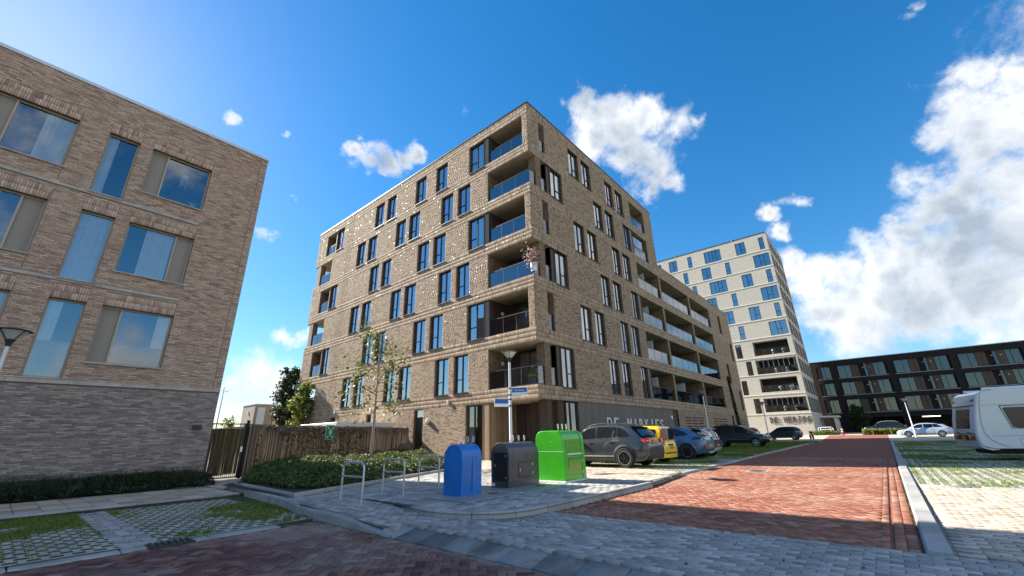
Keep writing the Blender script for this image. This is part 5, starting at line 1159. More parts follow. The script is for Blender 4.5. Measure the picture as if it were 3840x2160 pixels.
# reed fence and gate
M['reed'] = piecewise('heather_stems', [(0.0, (0.09, 0.066, 0.045)), (0.5, (0.20, 0.145, 0.10)), (1.0, (0.34, 0.26, 0.18))], 0.9, grain=60)
M['reed_lit'] = piecewise('backlit_reed_stems', [(0.0, (0.14, 0.10, 0.05)), (0.5, (0.30, 0.21, 0.10)), (1.0, (0.48, 0.35, 0.18))], 0.9, grain=60)  # light coming through the gate put into a paler stem colour
def fence():
    A, B = np.array([6.42, 19.15]), np.array([17.35, 23.65]); L = np.linalg.norm(B - A); ang = math.atan2(B[1] - A[1], B[0] - A[0])
    t = thing('reed_fence', 'tall brown heather reed fence with climbing leaves behind the shrubs', 'fence', (*A, 0), ang)
    for x in np.linspace(0, L, 7):
        b = MB(); b.box(x - 0.04, x + 0.04, 0.05, 0.13, 0, 2.0 if x > 0 else 2.12); b.build('post', M['anthracite'], t)
    b = MB(); b.box(0, L, 0.03, 0.07, 1.93, 1.97); b.box(0, L, 0.03, 0.07, 0.1, 0.14); b.build('rail', M['anthracite'], t)
    r = np.random.default_rng(3); n = 1300; x = r.uniform(0.03, L, n); w = r.uniform(0.006, 0.014, n); y = r.uniform(-0.02, 0.03, n); h = 1.93 + r.normal(0, 0.025, n); lean = r.normal(0, 0.012, n)
    V = np.zeros((n, 8, 3))
    for k, (sx, sy) in enumerate(((-1, -1), (1, -1), (1, 1), (-1, 1))):
        V[:, k] = np.stack([x + sx * w, y + sy * 0.008, np.full(n, 0.03)], 1); V[:, k + 4] = np.stack([x + sx * w + lean, y + sy * 0.008, h], 1)
    kind(link('reeds', mesh_np('reeds', V.reshape(-1, 3), (BOX5[None] + np.arange(n)[:, None, None] * 8).reshape(-1, 4), M['reed']), t), 'stuff')
    b = MB(); b.box(0.02, L, 0.034, 0.040, 0.05, 1.9); b.build('backing', M['twig'], t)
    n = 1500; px = r.uniform(0.4, L * 0.66, n); pz = 0.25 + 1.7 * r.random(n); k = fbm(px, pz, 0.9, 8) > 0.46; P = np.stack([px, -0.04 - r.random(n) * 0.06, pz], 1)[k]
    M['leaf_ivy'] = leafy('dry_climber_leaves', (0.05, 0.045, 0.022), (0.16, 0.145, 0.08), (0.42, 0.39, 0.26), 0.2)
    o = leaves('climbing_plant', P, 0.085, M['leaf_ivy'], r); o.location = (*A, 0); o.rotation_euler = (0, 0, ang); tag(o, 'dry climbing plant with pale leaves on the reed fence', 'climbing plant'); kind(o, 'stuff')
    for q in ('category', 'label'): pass
    # evacuation sign hung on the fence
    s_ = 4.46; c = A + (B - A) / L * s_
    g = thing('assembly_sign', 'green emergency assembly point sign hanging on the reed fence', 'sign', (c[0] + 0.08 * math.sin(ang), c[1] - 0.10 * math.cos(ang), 1.33), ang)
    b = MB(); b.bbox(-0.30, 0.30, -0.01, 0.01, 0, 0.68, 0.003); b.build('panel', M['sign_mint'], g)
    b = MB(); b.box(-0.282, 0.282, -0.013, 0.0, 0.018, 0.662); f = b.build('green_field', M['sign_green'], g)
    for cx in (-0.055, 0.055):
        b = MB(); pr = [(-0.022, 0.17), (-0.006, 0.17), (0.006, 0.17), (0.022, 0.17), (0.024, 0.29), (0.045, 0.31), (0.045, 0.40), (0.026, 0.45), (0.012, 0.455), (-0.012, 0.455), (-0.026, 0.45), (-0.045, 0.40), (-0.045, 0.31), (-0.024, 0.29)]
        b.prism([(cx + u, v) for u, v in pr], 1, -0.0165, -0.0135); b.prism([(cx + 0.02 * math.cos(q * math.pi / 6), 0.478 + 0.021 * math.sin(q * math.pi / 6)) for q in range(12)], 1, -0.0165, -0.0135); b.build('figure_mark', M['sign_mint'], f)
    b = MB(); b.prism([(0.017 * math.cos(q * math.pi / 6), 0.50 + 0.017 * math.sin(q * math.pi / 6)) for q in range(12)], 1, -0.0165, -0.0135); b.build('figure_mark', M['sign_mint'], f)
    for sx, sz in ((-1, 1), (1, 1), (-1, -1), (1, -1)):
        tip = np.array([sx * 0.125, 0.34 + sz * 0.165]); d = np.array([-sx, -sz]) / math.sqrt(2); nn = np.array([-d[1], d[0]])
        P = lambda a, e: tuple(tip + d * a + nn * e)
        b = MB(); b.prism([P(-0.145, -0.016), P(-0.03, -0.016), P(-0.03, 0.016), P(-0.145, 0.016)], 1, -0.0165, -0.0135)
        b.prism([P(0, 0), P(-0.02, 0.03), P(-0.085, 0.065), P(-0.085, 0.035), P(-0.03, 0.0)], 1, -0.0168, -0.0132); b.prism([P(0, 0), P(-0.03, 0.0), P(-0.085, -0.035), P(-0.085, -0.065), P(-0.02, -0.03)], 1, -0.0168, -0.0132); b.build('arrow_mark', M['sign_mint'], f)
    A2 = np.array([5.06, 18.95]); d = np.array([6.28, 19.1]) - A2; L2 = np.linalg.norm(d); a2 = math.atan2(d[1], d[0])
    t = thing('reed_gate', 'narrow brown reed gate in a black metal frame beside the rosy building', 'gate', (*A2, 0), a2)
    b = MB()
    for x in (0.03, L2 - 0.03): b.box(x - 0.03, x + 0.03, -0.025, 0.025, 0.04, 2.0)
    b.box(0.06, L2 - 0.06, -0.02, 0.02, 1.95, 1.99); b.box(0.06, L2 - 0.06, -0.02, 0.02, 0.06, 0.10); b.build('frame', M['anthracite'], t)
    b = MB()
    for x in np.linspace(0.1, L2 - 0.1, 16): b.box(x - 0.005, x + 0.005, -0.006, 0.006, 0.1, 1.95)
    kind(b.build('bars', M['anthracite'], t), 'stuff')
    n = 190; x = r.uniform(0.07, L2 - 0.07, n); V = np.zeros((n, 8, 3))
    for k, (sx, sy) in enumerate(((-1, -1), (1, -1), (1, 1), (-1, 1))):
        V[:, k] = np.stack([x + sx * 0.006, 0.035 + sy * 0.006 + 0 * x, r.uniform(0.12, 0.35, n) * 0 + 0.16 + 0.1 * (x > L2 * 0.6) * r.random(n)], 1); V[:, k + 4] = np.stack([x + sx * 0.006 + r.normal(0, 0.01, n), 0.035 + sy * 0.006 + 0 * x, 1.78 + r.normal(0, 0.02, n)], 1)
    kind(link('reeds', mesh_np('reeds', V.reshape(-1, 3), (BOX5[None] + np.arange(n)[:, None, None] * 8).reshape(-1, 4), M['reed_lit']), t), 'stuff')
    b = MB(); b.box(L2 - 0.10, L2 - 0.02, -0.06, -0.02, 0.95, 1.15); b.build('lock', M['steel'], t)
fence()

# ------------------------------------------------------------------ trees
def tree(name, label, base, h, trunk_r, crown, nleaf, leafsize, mat, seed, split=0.35, spread=1.0, lean=0.0, bark='bark', group=None, droop=0.2):
    """crown: (radius, bottom fraction, shape power); limbs fork off a tapering trunk, twigs carry the leaves"""
    g = np.random.default_rng(seed); t = thing(name, label, 'tree', base, 0, group); b = MB(); b.smooth = True; P = []
    tp = [Vector((lean * (k / 8) ** 2 * h * 0.12 + g.normal(0, 0.012), g.normal(0, 0.012), h * 0.96 * k / 8)) for k in range(9)]; tp[0] = Vector((0, 0, -0.05))
    b.tube(tp, [trunk_r * (1 - 0.85 * k / 8) for k in range(9)], 9); tk = b.build('trunk', M[bark], t)
    b = MB(); b.smooth = True; nl = int(15 * spread + 8); r0, cb, pw = crown
    for k in range(nl):
        f = cb + (0.97 - cb) * (k + g.random() * 0.6) / nl; i = min(7, int(f * 8)); st = tp[i].lerp(tp[i + 1], f * 8 - i)
        q = (f - cb) / (1 - cb); ln = r0 * (1 - abs(q - 0.38) ** pw * 0.9) * g.uniform(0.65, 1.15); a = k * 2.4 + g.normal(0, 0.35); up = g.uniform(0.35, 0.9) * (0.6 + q)
        d = Vector((math.cos(a), math.sin(a), up)).normalized(); pts = [st]; 
        for m in range(5): d = (d + Vector(g.normal(0, 0.14, 3)) + Vector((0, 0, 0.02 - droop * 0.1))).normalized(); pts.append(pts[-1] + d * ln / 5)
        rr = trunk_r * 0.32 * (1 - f * 0.5); b.tube(pts, [rr * (1 - 0.16 * m) for m in range(6)], 5, False); P += pts[2:]
        for m in range(4):
            s0 = pts[1 + m]; dd = (d + Vector(g.normal(0, 0.75, 3))).normalized(); e = [s0, s0 + dd * ln * 0.18, s0 + dd * ln * 0.36 + Vector((0, 0, -0.05 * droop))]; b.tube(e, [rr * 0.4, rr * 0.3, rr * 0.15], 4, False); P += e[1:]; P += [e[2] + Vector(g.normal(0, 0.09, 3))]
    b.build('branch', M['twig'], tk)
    P = np.array([p[:] for p in P]); w = g.random(len(P)) ** 1.5; idx = g.choice(len(P), nleaf, p=w / w.sum())
    kind(leaves('crown', P[idx] + g.normal(0, 0.11 * r0 / 1.2, (nleaf, 3)), leafsize, mat, g, t, 1.25, 0.3), 'stuff')
    return t
tree('young_tree', 'young thin street tree with sparse leaves rising from the shrubs', (10.75, 17.25, 0.1), 6.15, 0.075, (1.9, 0.42, 1.3), 950, 0.115, M['leaf_birch'], 5, droop=0.9)
tree('dark_tree', 'dark green slender tree beyond the fence left of the tan building', (17.4, 43.1, 0), 8.2, 0.11, (1.6, 0.22, 1.2), 6500, 0.17, M['leaf_deep'], 8, spread=2.0)
tree('bright_tree', 'bright green bushy tree at the far end of the tan facade', (16.9, 38.7, 0), 6.3, 0.10, (1.25, 0.12, 1.3), 5200, 0.15, M['leaf_bright'], 9, spread=2.0)
tree('sapling', 'pale green sapling seen over the reed gate', (12.6, 42.5, 0), 3.4, 0.04, (0.9, 0.3, 1.2), 700, 0.13, M['leaf_bright'], 13)
tree('dark_tree', 'dark bushy tree beneath the undercroft of the gallery building', (96.0, 3.0, 0.6), 4.2, 0.08, (1.7, 0.15, 1.2), 2500, 0.22, M['leaf_deep'], 19)
def poles():
    for (x, y, h, lab) in ((12.3, 44.6, 6.1, 'thin grey lamp mast with short arm seen left of the house'), (10.6, 40.6, 4.4, 'thin plain grey mast against the edge of the rosy building')):
        t = thing('lamp_mast', lab, 'mast', (x, y, 0)); b = MB(); b.tube([(0, 0, 0), (0, 0, h)], [0.07, 0.035], 8); b.build('pole', M['zinc'], t, auto=40)
        if h > 5: b = MB(); b.tube([(0, 0, h - 0.45), (0.45, -0.1, h - 0.3)], 0.03, 6); b.build('arm', M['zinc'], t)
poles()
def ivy():
    g = np.random.default_rng(4); n = 2600; z = 7.4 * g.random(n) ** 1.2 + 0.1; x = 56.6 - z * 0.19 + g.normal(0, 0.28, n) * (1.15 - z / 9); P = np.stack([x, 13.0 - g.random(n) * 0.12, z], 1)
    o = leaves('ivy', P, 0.13, M['leaf_deep'], g); tag(o, 'dark green ivy climbing the far end of the tan building', 'ivy'); kind(o, 'stuff')
ivy()
def flowers():
    t = thing('flower_pot', 'white pot with pink hanging flowers on the third floor corner balcony', 'flower pot', (17.72, 13.22, SILL[3] + 0.98))
    b = MB(); b.lathe([(0, -0.75), (0.16, -0.75), (0.2, -0.2), (0.17, -0.2)], 14); b.build('pot', M['white_metal'], t, auto=40)
    g = np.random.default_rng(2); P = g.normal(0, 1, (420, 3)) * [0.22, 0.22, 0.34] + [0, 0.05, 0.15]; leaves('foliage', P[:200], 0.09, M['leaf_bright'], g, t)
    M['petal'] = leafy('pink_petals', (0.55, 0.22, 0.36), (0.66, 0.38, 0.5), (0.75, 0.55, 0.62), 0.2); leaves('blossom', P[150:], 0.085, M['petal'], g, t)
    t = thing('plant_tub', 'square white planter with a plant on the lowest corner balcony', 'planter', (17.85, 13.75, SILL[1]))
    b = MB(); b.bbox(-0.15, 0.15, -0.15, 0.15, 0, 0.42, 0.01); b.build('tub', M['white_metal'], t); leaves('foliage', g.normal(0, 1, (70, 3)) * [0.09, 0.09, 0.08] + [0, 0, 0.48], 0.07, M['leaf_bright'], g, t)
flowers()
def drains():
    t = thing('drain_grate', 'iron kerb drain set between parking bay and brick road', 'drain', (1.98, 8.16, -0.075)); b = MB(); b.box(-0.27, 0.27, -0.16, 0.16, -0.05, 0.018); b.build('frame', M['iron'], t)
    for k in range(7): b = MB(); b.box(-0.23 + k * 0.072, -0.19 + k * 0.072, -0.13, 0.13, 0.018, 0.034); b.build('bar', M['iron'], t)
    t = thing('manhole_cover', 'square iron manhole cover sunk in the sunlit brick street', 'manhole', (16.6, 3.55, 0.004)); b = MB(); b.box(-0.32, 0.32, -0.32, 0.32, -0.02, 0.006); b.build('frame', M['concrete'], t); b = MB(); b.lathe([(0, 0.012), (0.26, 0.012), (0.28, 0.006)], 24); b.build('lid', M['iron'], t)
    t = thing('valve_cover', 'small round iron valve cover in the sunlit brick street', 'manhole', (13.6, 4.1, 0.004)); b = MB(); b.lathe([(0, 0.01), (0.12, 0.01), (0.13, 0.0)], 18); b.build('lid', M['iron'], t)
M['iron'] = plain('cast_iron', (0.06, 0.058, 0.055), 0.6, 0.4, var=0.3, scale=20)
drains()
def far_things():
    gz = lambda x: max(0.0, (x - 58) * 0.025) - 0.02
    for k, (x, y) in enumerate(((78.0, 6.8), (79.2, 6.6))):
        t = thing('cycle_stand', ['pale metal cycle stand in front of the cream tower, front one', 'pale metal cycle stand in front of the cream tower, rear one'][k], 'cycle stand', (x, y, gz(x)), 0, 'cycle stands by the tower')
        b = MB(); b.tube([(0, -0.75, 0), (0, -0.75, 0.9), (0, -0.6, 1.05), (0, 0.6, 1.05), (0, 0.75, 0.9), (0, 0.75, 0)], 0.045, 8); b.build('hoop', M['white_metal'], t); b = MB(); b.tube([(0, -0.75, 0.75), (0, 0.75, 0.75)], 0.035, 8); b.build('crossbar', M['white_metal'], t)
    t = thing('bollard', 'red and white striped bollard near the dark gallery building', 'bollard', (76, 4.65, gz(76))); b = MB(); b.lathe([(0, 0.0), (0.11, 0.0), (0.11, 0.9), (0.0, 0.93)], 14); b.build('post', M['red_paint'], t, auto=40)
    for z in (0.45, 0.72): b = MB(); b.lathe([(0.113, z), (0.113, z + 0.13)], 14); b.build('band', M['sign_white'], t)
    g = np.random.default_rng(6); n = 5000; y = g.uniform(-6.0, 2.5, n); x = 75.5 + g.uniform(0, 1.5, n); P = np.stack([x, y, 0.40 + 0.72 * g.random(n) * (0.8 + 0.4 * fbm(y, x, 0.6, 3))], 1)
    o = leaves('hedge', P, 0.16, M['leaf_bright'], g); tag(o, 'low sunlit yellow green hedge in front of the silver car', 'hedge'); kind(o, 'stuff')
    n = 900; P = np.stack([77.6 + g.uniform(0, 1, n), g.uniform(5.2, 8.4, n), 0.45 + 0.6 * g.random(n)], 1); o = leaves('hedge', P, 0.16, M['leaf_bright'], g); tag(o, 'small clipped hedge behind the pale cycle stands', 'hedge'); kind(o, 'stuff')
    for y in (1.4, -0.4): t = thing('hedge_post', ['wooden stake at the left end of the low hedge', 'wooden stake in the middle of the low hedge'][y < 0], 'stake', (75.4, y, 0.4), 0, 'stakes in the low hedge'); b = MB(); b.box(-0.05, 0.05, -0.05, 0.05, 0, 0.95); b.build('stake', M['wood'], t)
    # low far background left of the tan building
    g = np.random.default_rng(12); n = 9000; x = g.uniform(10, 70, n); P = np.stack([x, 120 + g.uniform(0, 6, n), 5.0 * g.random(n) * (0.5 + fbm(x, x * 0, 0.1, 2))], 1); o = leaves('treeline', P, 1.0, M['leaf_deep'], g); kind(o, 'stuff')
paint('red_paint', (0.6, 0.02, 0.03), 0.4, 0.2)
far_things()

# ------------------------------------------------------------------ vehicles
M['car_glass'] = plain('tinted_car_glass', (0.012, 0.015, 0.018), 0.05, var=0.02, spec=0.5)
M['car_glass_clear'] = glass('clear_car_glass', (0.5, 0.6, 0.58), 0.16, 0.9)
M['tyre'] = plain('tyre_rubber', (0.014, 0.014, 0.015), 0.85, var=0.2)
M['rim_silver'] = plain('silver_rim', (0.62, 0.63, 0.64), 0.3, 0.8, var=0.05); M['rim_dark'] = plain('dark_rim', (0.03, 0.03, 0.032), 0.3, 0.5, var=0.05)
M['tail_red'] = plain('tail_light_red', (0.42, 0.006, 0.012), 0.12, var=0.1, coat=0.8); M['tail_dark'] = plain('tail_light_smoked', (0.10, 0.012, 0.025), 0.12, var=0.1, coat=0.8)
M['tail_clear'] = plain('lamp_clear', (0.72, 0.70, 0.70), 0.1, 0.3, var=0.05, coat=0.8)
M['plate_yellow'] = plain('number_plate_yellow', (0.72, 0.42, 0.06), 0.45, var=0.03); M['plate_ink'] = plain('number_plate_ink', (0.02, 0.02, 0.02), 0.5)
M['trim_black'] = plain('black_trim', (0.018, 0.018, 0.019), 0.55, var=0.1); M['chrome'] = plain('bright_trim', (0.75, 0.76, 0.77), 0.18, 0.9, var=0.03)
for nm, c, mt in (('car_grey', (0.022, 0.028, 0.034), 0.0), ('car_yellow', (0.90, 0.62, 0.008), 0.0), ('car_blue', (0.10, 0.19, 0.32), 0.45), ('car_white', (0.74, 0.75, 0.76), 0.0), ('car_black', (0.007, 0.008, 0.012), 0.1), ('car_silver', (0.50, 0.58, 0.66), 0.3), ('car_navy', (0.012, 0.016, 0.026), 0.2)):
    paint(nm, c, 0.32, 0.9, mt, 0.03)
WH = {}
def wheel_meshes(r, w, rim, spokes, hub=False):
    k = (r, w, rim, spokes, hub)
    if k in WH: return WH[k]
    b = MB(); ri = r * 0.70
    b.lathe([(ri, -w / 2), (r * 0.93, -w / 2), (r, -w / 2 + 0.03), (r, w / 2 - 0.03), (r * 0.93, w / 2), (ri, w / 2)], 30, axis='y'); ty = b.mesh('tyre', M['tyre'], 40)
    b = MB(); b.lathe([(ri, -w / 2), (ri, w / 2 - 0.004), (ri * 0.93, w / 2 - 0.01), (ri * 0.9, w / 2 - 0.05)], 30, axis='y'); b.mat(2).lathe([(ri * 1.0, w / 2 + 0.001), (ri * 0.93, w / 2 + 0.001)], 30, axis='y')
    b.mat(1).lathe([(ri * 0.92, w / 2 - 0.032), (0.0, w / 2 - 0.032)], 24, axis='y'); b.mat(0)
    b.lathe([(ri * 0.2, w / 2 - 0.004), (0, w / 2)], 14, axis='y'); b.lathe([(ri * 0.2, w / 2 - 0.07), (ri * 0.2, w / 2 - 0.02)], 14, axis='y')
    for s in range(spokes):
        a = 2 * math.pi * s / spokes; wd = ri * (0.16 if not hub else 0.30); c, si = math.cos(a), math.sin(a)
        P = lambda q, e, y: (q * c - e * si, y, q * si + e * c)
        v = [P(ri * 0.15, -wd / 2, w / 2 - 0.006), P(ri * 0.15, wd / 2, w / 2 - 0.006), P(ri * 0.93, wd * 0.75, w / 2 - 0.004), P(ri * 0.93, -wd * 0.75, w / 2 - 0.004)]
        v2 = [(x, y - 0.025, z) for x, y, z in v]; b.add(v + v2, [(0, 1, 2, 3), (0, 4, 5, 1), (1, 5, 6, 2), (3, 2, 6, 7), (0, 3, 7, 4)])
    WH[k] = (ty, b.mesh('rim', [rim, M['black'], M['steel']], 40)); return WH[k]
def car(name, label, loc, rz, p, group='cars parked in the bays'):
    """local axes: +x forward, +y left side, z up"""
    t = thing(name, label, p.get('cat', 'car'), loc, rz, group); L, Wd = p['L'], p['W']; hw = Wd / 2; body = M[p['col']]
    xs = np.concatenate([[-L / 2, -L / 2 + 0.03, -L / 2 + 0.1], np.linspace(-L / 2 + 0.22, L / 2 - 0.3, 26), [L / 2 - 0.14, L / 2 - 0.05, L / 2]])
    top = lambda x: np.interp(x, *zip(*p['top'])); bot = lambda x: np.interp(x, *zip(*p['bot'])); plan = lambda x: hw * np.interp(x, [-L / 2, -L / 2 + 0.06, -L / 2 + 0.25, -L / 2 + 0.8, L / 2 - 1.0, L / 2 - 0.4, L / 2 - 0.12, L / 2], [0.80, 0.89, 0.955, 1, 1, 0.95, 0.84, 0.66])
    nar = p.get('nar', 0.07)
    def side_y(x, z):
        zt, zb = top(x), bot(x); q = np.clip((z - zb) / max(0.05, zt - zb), 0, 1); return plan(x) - nar * np.interp(q, [0, 0.12, 0.45, 0.75, 1.0], [0.9, 0.25, 0.0, 0.2, 1.0])
    rings = []
    for x in xs:
        zt, zb = top(x), bot(x); r = [(0.0, zb)]
        for q in (0.0, 0.10, 0.25, 0.45, 0.60, 0.75, 0.88, 0.97): z = zb + q * (zt - zb); r.append((side_y(x, z), z))
        r.append((side_y(x, zt) - 0.03, zt)); r.append((side_y(x, zt) * 0.75, zt + 0.008)); r.append((0.0, zt + p.get('crown', 0.02))); rings.append(r)
    def loft(rings, xs, caps=True):
        b = MB(); n = len(rings[0]); vs = []
        for x, r in zip(xs, rings):
            vs += [(x, y, z) for y, z in r] + [(x, -y, z) for y, z in r[-2:0:-1]]
        m = 2 * n - 2; fs = [(i * m + k, i * m + (k + 1) % m, (i + 1) * m + (k + 1) % m, (i + 1) * m + k) for i in range(len(xs) - 1) for k in range(m)]
        if caps: fs += [tuple(range(m)), tuple(range((len(xs) - 1) * m, len(xs) * m))[::-1]]
        b.add(vs, fs); return b
    loft(rings, xs).build('body', body, t, auto=38)
    # cabin
    cx = [c[0] for c in p['roof']]; roof = lambda x: np.interp(x, *zip(*p['roof'])); cxs = np.unique(np.concatenate([np.linspace(cx[0], cx[-1], 26), cx])); zr = max(c[1] for c in p['roof'])
    wr = p.get('wr', hw - 0.26)
    def cab_y(x, z):
        zt = top(x) - 0.03; y0 = side_y(x, top(x)) - 0.02; q = np.clip((z - zt) / (zr - zt), 0, 1); return y0 + (wr - y0) * q ** 1.15
    rings = []
    for x in cxs:
        z1 = max(roof(x), top(x) - 0.02); z0 = top(x) - 0.05; e = min(0.06, (z1 - z0) * 0.3)
        rings.append([(0.0, z0)] + [(cab_y(x, z0 + q * (z1 - e - z0)), z0 + q * (z1 - e - z0)) for q in (0, 0.33, 0.66, 1.0)] + [(cab_y(x, z1) - 0.035, z1 - e * 0.25), (max(0.05, cab_y(x, z1) * 0.75), z1), (0.0, z1 + 0.015)])
    loft(rings, cxs).build('cabin', M[p.get('roofcol', p['col'])], t, auto=38)
    # side windows follow the cabin surface
    for poly in p['side']:
        for s in (1, -1):
            n = 8; b = MB(); x0, x1 = poly[0][0], poly[-1][0]; xx = np.linspace(x0, x1, n + 1); lo = np.interp(xx, [q[0] for q in poly], [q[1] for q in poly]); hi = np.interp(xx, [q[0] for q in poly], [q[2] for q in poly]); vs = []
            for j in range(3):
                for i in range(n + 1): z = lo[i] + (hi[i] - lo[i]) * j / 2; vs.append((xx[i], s * (cab_y(xx[i], z) + 0.010), z))
            fs = [(j * (n + 1) + i, j * (n + 1) + i + 1, (j + 1) * (n + 1) + i + 1, (j + 1) * (n + 1) + i) for j in range(2) for i in range(n)]
            b.smooth = True; b.add(vs, fs if s < 0 else [f[::-1] for f in fs]); b.build('window', M['car_glass'], t)
    # windscreen and rear window
    for nm, (xa, za), (xb, zb_) in (('windscreen', *p['ws']), ('rear_window', *p['rw'])):
        b = MB(); vs = []; d = Vector((zb_ - za, 0, -(xb - xa))).normalized(); 
        if d.z < 0: d = -d
        for j in range(4):
            q = j / 3; x = xa + (xb - xa) * q; z = za + (zb_ - za) * q; y = cab_y(x, z) - 0.07
            for k in range(7): e = -1 + 2 * k / 6; bow = 0.035 * (1 - e * e); sg = 1 if nm == 'windscreen' else -1; vs.append((x + d.x * 0.03 + sg * bow, y * e, z + d.z * 0.03))
        b.smooth = True; b.add(vs, [(j * 7 + k, j * 7 + k + 1, (j + 1) * 7 + k + 1, (j + 1) * 7 + k) for j in range(3) for k in range(6)]); b.build(nm, M['car_glass'], t)
    # wheels and arches
    r = p['r']; ty, rim = wheel_meshes(r, 0.225, M[p['rim']], p['spokes'], p.get('hub', False))
    for x in p['axles']:
        for s in (1, -1):
            yo = plan(x) - 0.1125 + 0.045
            w = link('wheel', None, t, (x, s * yo, r), 0 if s > 0 else math.pi); link('tyre', ty, w); link('rim', rim, w)
            b = MB(); R1 = r + 0.055; ya = plan(x); n = 24; a0, a1 = -0.25, math.pi + 0.25
            pts = [(x + R1 * math.cos(a0 + (a1 - a0) * k / n), r + R1 * math.sin(a0 + (a1 - a0) * k / n)) for k in range(n + 1)]
            b.poly([(px, s * (side_y(px, max(pz, bot(px) + 0.02)) + 0.004), pz) for px, pz in pts])
            b.build('wheel_well', M['black'], t)
            b = MB(); R2 = R1 + p.get('flare', 0.05)
            for k in range(n):
                q0, q1 = a0 + 0.25 + (a1 - a0 - 0.5) * k / n, a0 + 0.25 + (a1 - a0 - 0.5) * (k + 1) / n
                def pt(R_, q, o): px, pz = x + R_ * math.cos(q), r + R_ * math.sin(q); return (px, s * (side_y(px, max(pz, bot(px) + 0.02)) + o), pz)
                b.quad(pt(R1, q0, 0.004), pt(R1, q1, 0.004), pt(R1, q1, 0.022), pt(R1, q0, 0.022)); b.quad(pt(R1, q0, 0.022), pt(R1, q1, 0.022), pt(R2, q1, 0.004), pt(R2, q0, 0.004))
            b.build('wheel_arch', M[p.get('archcol', p['col'])], t, auto=50)
    # sill strip, door seams, handles, mirrors
    xa, xb = p['axles'][0] + r + 0.08, p['axles'][1] - r - 0.08
    for s in (1, -1):
        b = MB(); n = 8
        for k in range(n):
            x0, x1 = xa + (xb - xa) * k / n, xa + (xb - xa) * (k + 1) / n
            z0, z1 = bot(x0) + 0.02, bot(x0) + p.get('sillh', 0.14); b.quad(*[(x, s * (side_y(x, z) + 0.006), z) for x, z in ((x0, z0), (x1, z0), (x1, z1), (x0, z1))])
        b.build('sill', M[p.get('sillcol', 'trim_black')], t)
        if p.get('strip'):
            b = MB(); zc = bot(0) + p['strip']
            b.add([(x, s * (side_y(x, z) + 0.008), z) for x in np.linspace(xa, xb, 6) for z in (zc - 0.014, zc + 0.014)], [(2 * k, 2 * k + 2, 2 * k + 3, 2 * k + 1) for k in range(5)]); b.build('trim_strip', M['chrome'], t)
        b = MB()
        for x in p.get('seams', ()):
            zz = np.linspace(bot(x) + 0.15, top(x) - 0.02, 7)
            for k in range(6): b.quad(*[(x + e, s * (side_y(x, z) + 0.003), z) for e, z in ((-0.006, zz[k]), (0.006, zz[k]), (0.006, zz[k + 1]), (-0.006, zz[k + 1]))])
        if b.f: b.build('door_seam', M['black'], t)
        for x in p.get('handles', ()):
            z = p.get('hz', top(x) - 0.14); b = MB(); b.bbox(x - 0.1, x + 0.1, -0.014, 0.014, -0.018, 0.018, 0.008); b.build('door_handle', M[p.get('hcol', p['col'])], t, (0, s * (side_y(x, z) + 0.018), z))
        xm = p['mir']; zm = top(xm) + 0.08; b = MB(); b.bbox(-0.07, 0.09, -0.11, 0.11, -0.07, 0.07, 0.035); o = b.build('mirror', M[p.get('mircol', p['col'])], t, (xm, s * (side_y(xm, top(xm)) + 0.10), zm), auto=60)
    # lamps, plate, bumper details: boxes given in rear coordinates (x is depth from the tail)
    for (nm, mt, y0, y1, z0, z1, dp) in p.get('rear', ()):
        for s in ((1, -1) if y0 > 0 else (1,)):
            b = MB(); n = 6; ya, yb = s * y0, s * y1; vs = []
            for k in range(n + 1):
                y = ya + (yb - ya) * k / n
                for z in (z0, z1):
                    # wrap round the rear corner
                    xr = -L / 2
                    for x in np.linspace(-L / 2, -L / 2 + 0.7, 36):
                        if side_y(x, z) >= abs(y) - 1e-4: xr = x; break
                    vs.append((xr - 0.012 - dp, y, z))
            b.add(vs, [(2 * k, 2 * k + 1, 2 * k + 3, 2 * k + 2) for k in range(n)]); m = len(b.v); b.add([(x + 0.05 + dp, y, z) for x, y, z in vs], [])
            for k in range(n): b.f += [(2 * k, 2 * k + 2, m + 2 * k + 2, m + 2 * k), (2 * k + 1, m + 2 * k + 1, m + 2 * k + 3, 2 * k + 3)]; b.m += [0, 0]; b.sm += [False, False]
            b.f += [(0, m, m + 1, 1), (2 * n, 2 * n + 1, m + 2 * n + 1, m + 2 * n)]; b.m += [0, 0]; b.sm += [False, False]
            o = b.build(nm, M[mt], t)
            if nm == 'number_plate': 
                o2 = link('lettering', flat_text(p['plate'], (y1 - y0) * 0.82, (z1 - z0) * 0.6, M['plate_ink']), o, (-L / 2 - 0.016 - dp, 0, (z0 + z1) / 2)); o2.rotation_euler = (0, 0, -math.pi / 2)
    for (nm, mt, y0, y1, z0, z1, dp) in p.get('front', ()):
        for s in ((1, -1) if y0 > 0 else (1,)):
            b = MB(); vs = []; n = 6
            for k in range(n + 1):
                y = s * (y0 + (y1 - y0) * k / n)
                for z in (z0, z1):
                    xr = L / 2
                    for x in np.linspace(L / 2, L / 2 - 0.9, 46):
                        if side_y(x, z) >= abs(y) - 1e-4 and top(x) > z - 0.02: xr = x; break
                    vs.append((xr + 0.012 + dp, y, z))
            b.add(vs, [(2 * k, 2 * k + 1, 2 * k + 3, 2 * k + 2) for k in range(n)]); m = len(b.v); b.add([(x - 0.06 - dp, y, z) for x, y, z in vs], [])
            for k in range(n): b.f += [(2 * k, 2 * k + 2, m + 2 * k + 2, m + 2 * k), (2 * k + 1, m + 2 * k + 1, m + 2 * k + 3, 2 * k + 3)]; b.m += [0, 0]; b.sm += [False, False]
            b.build(nm, M[mt], t)
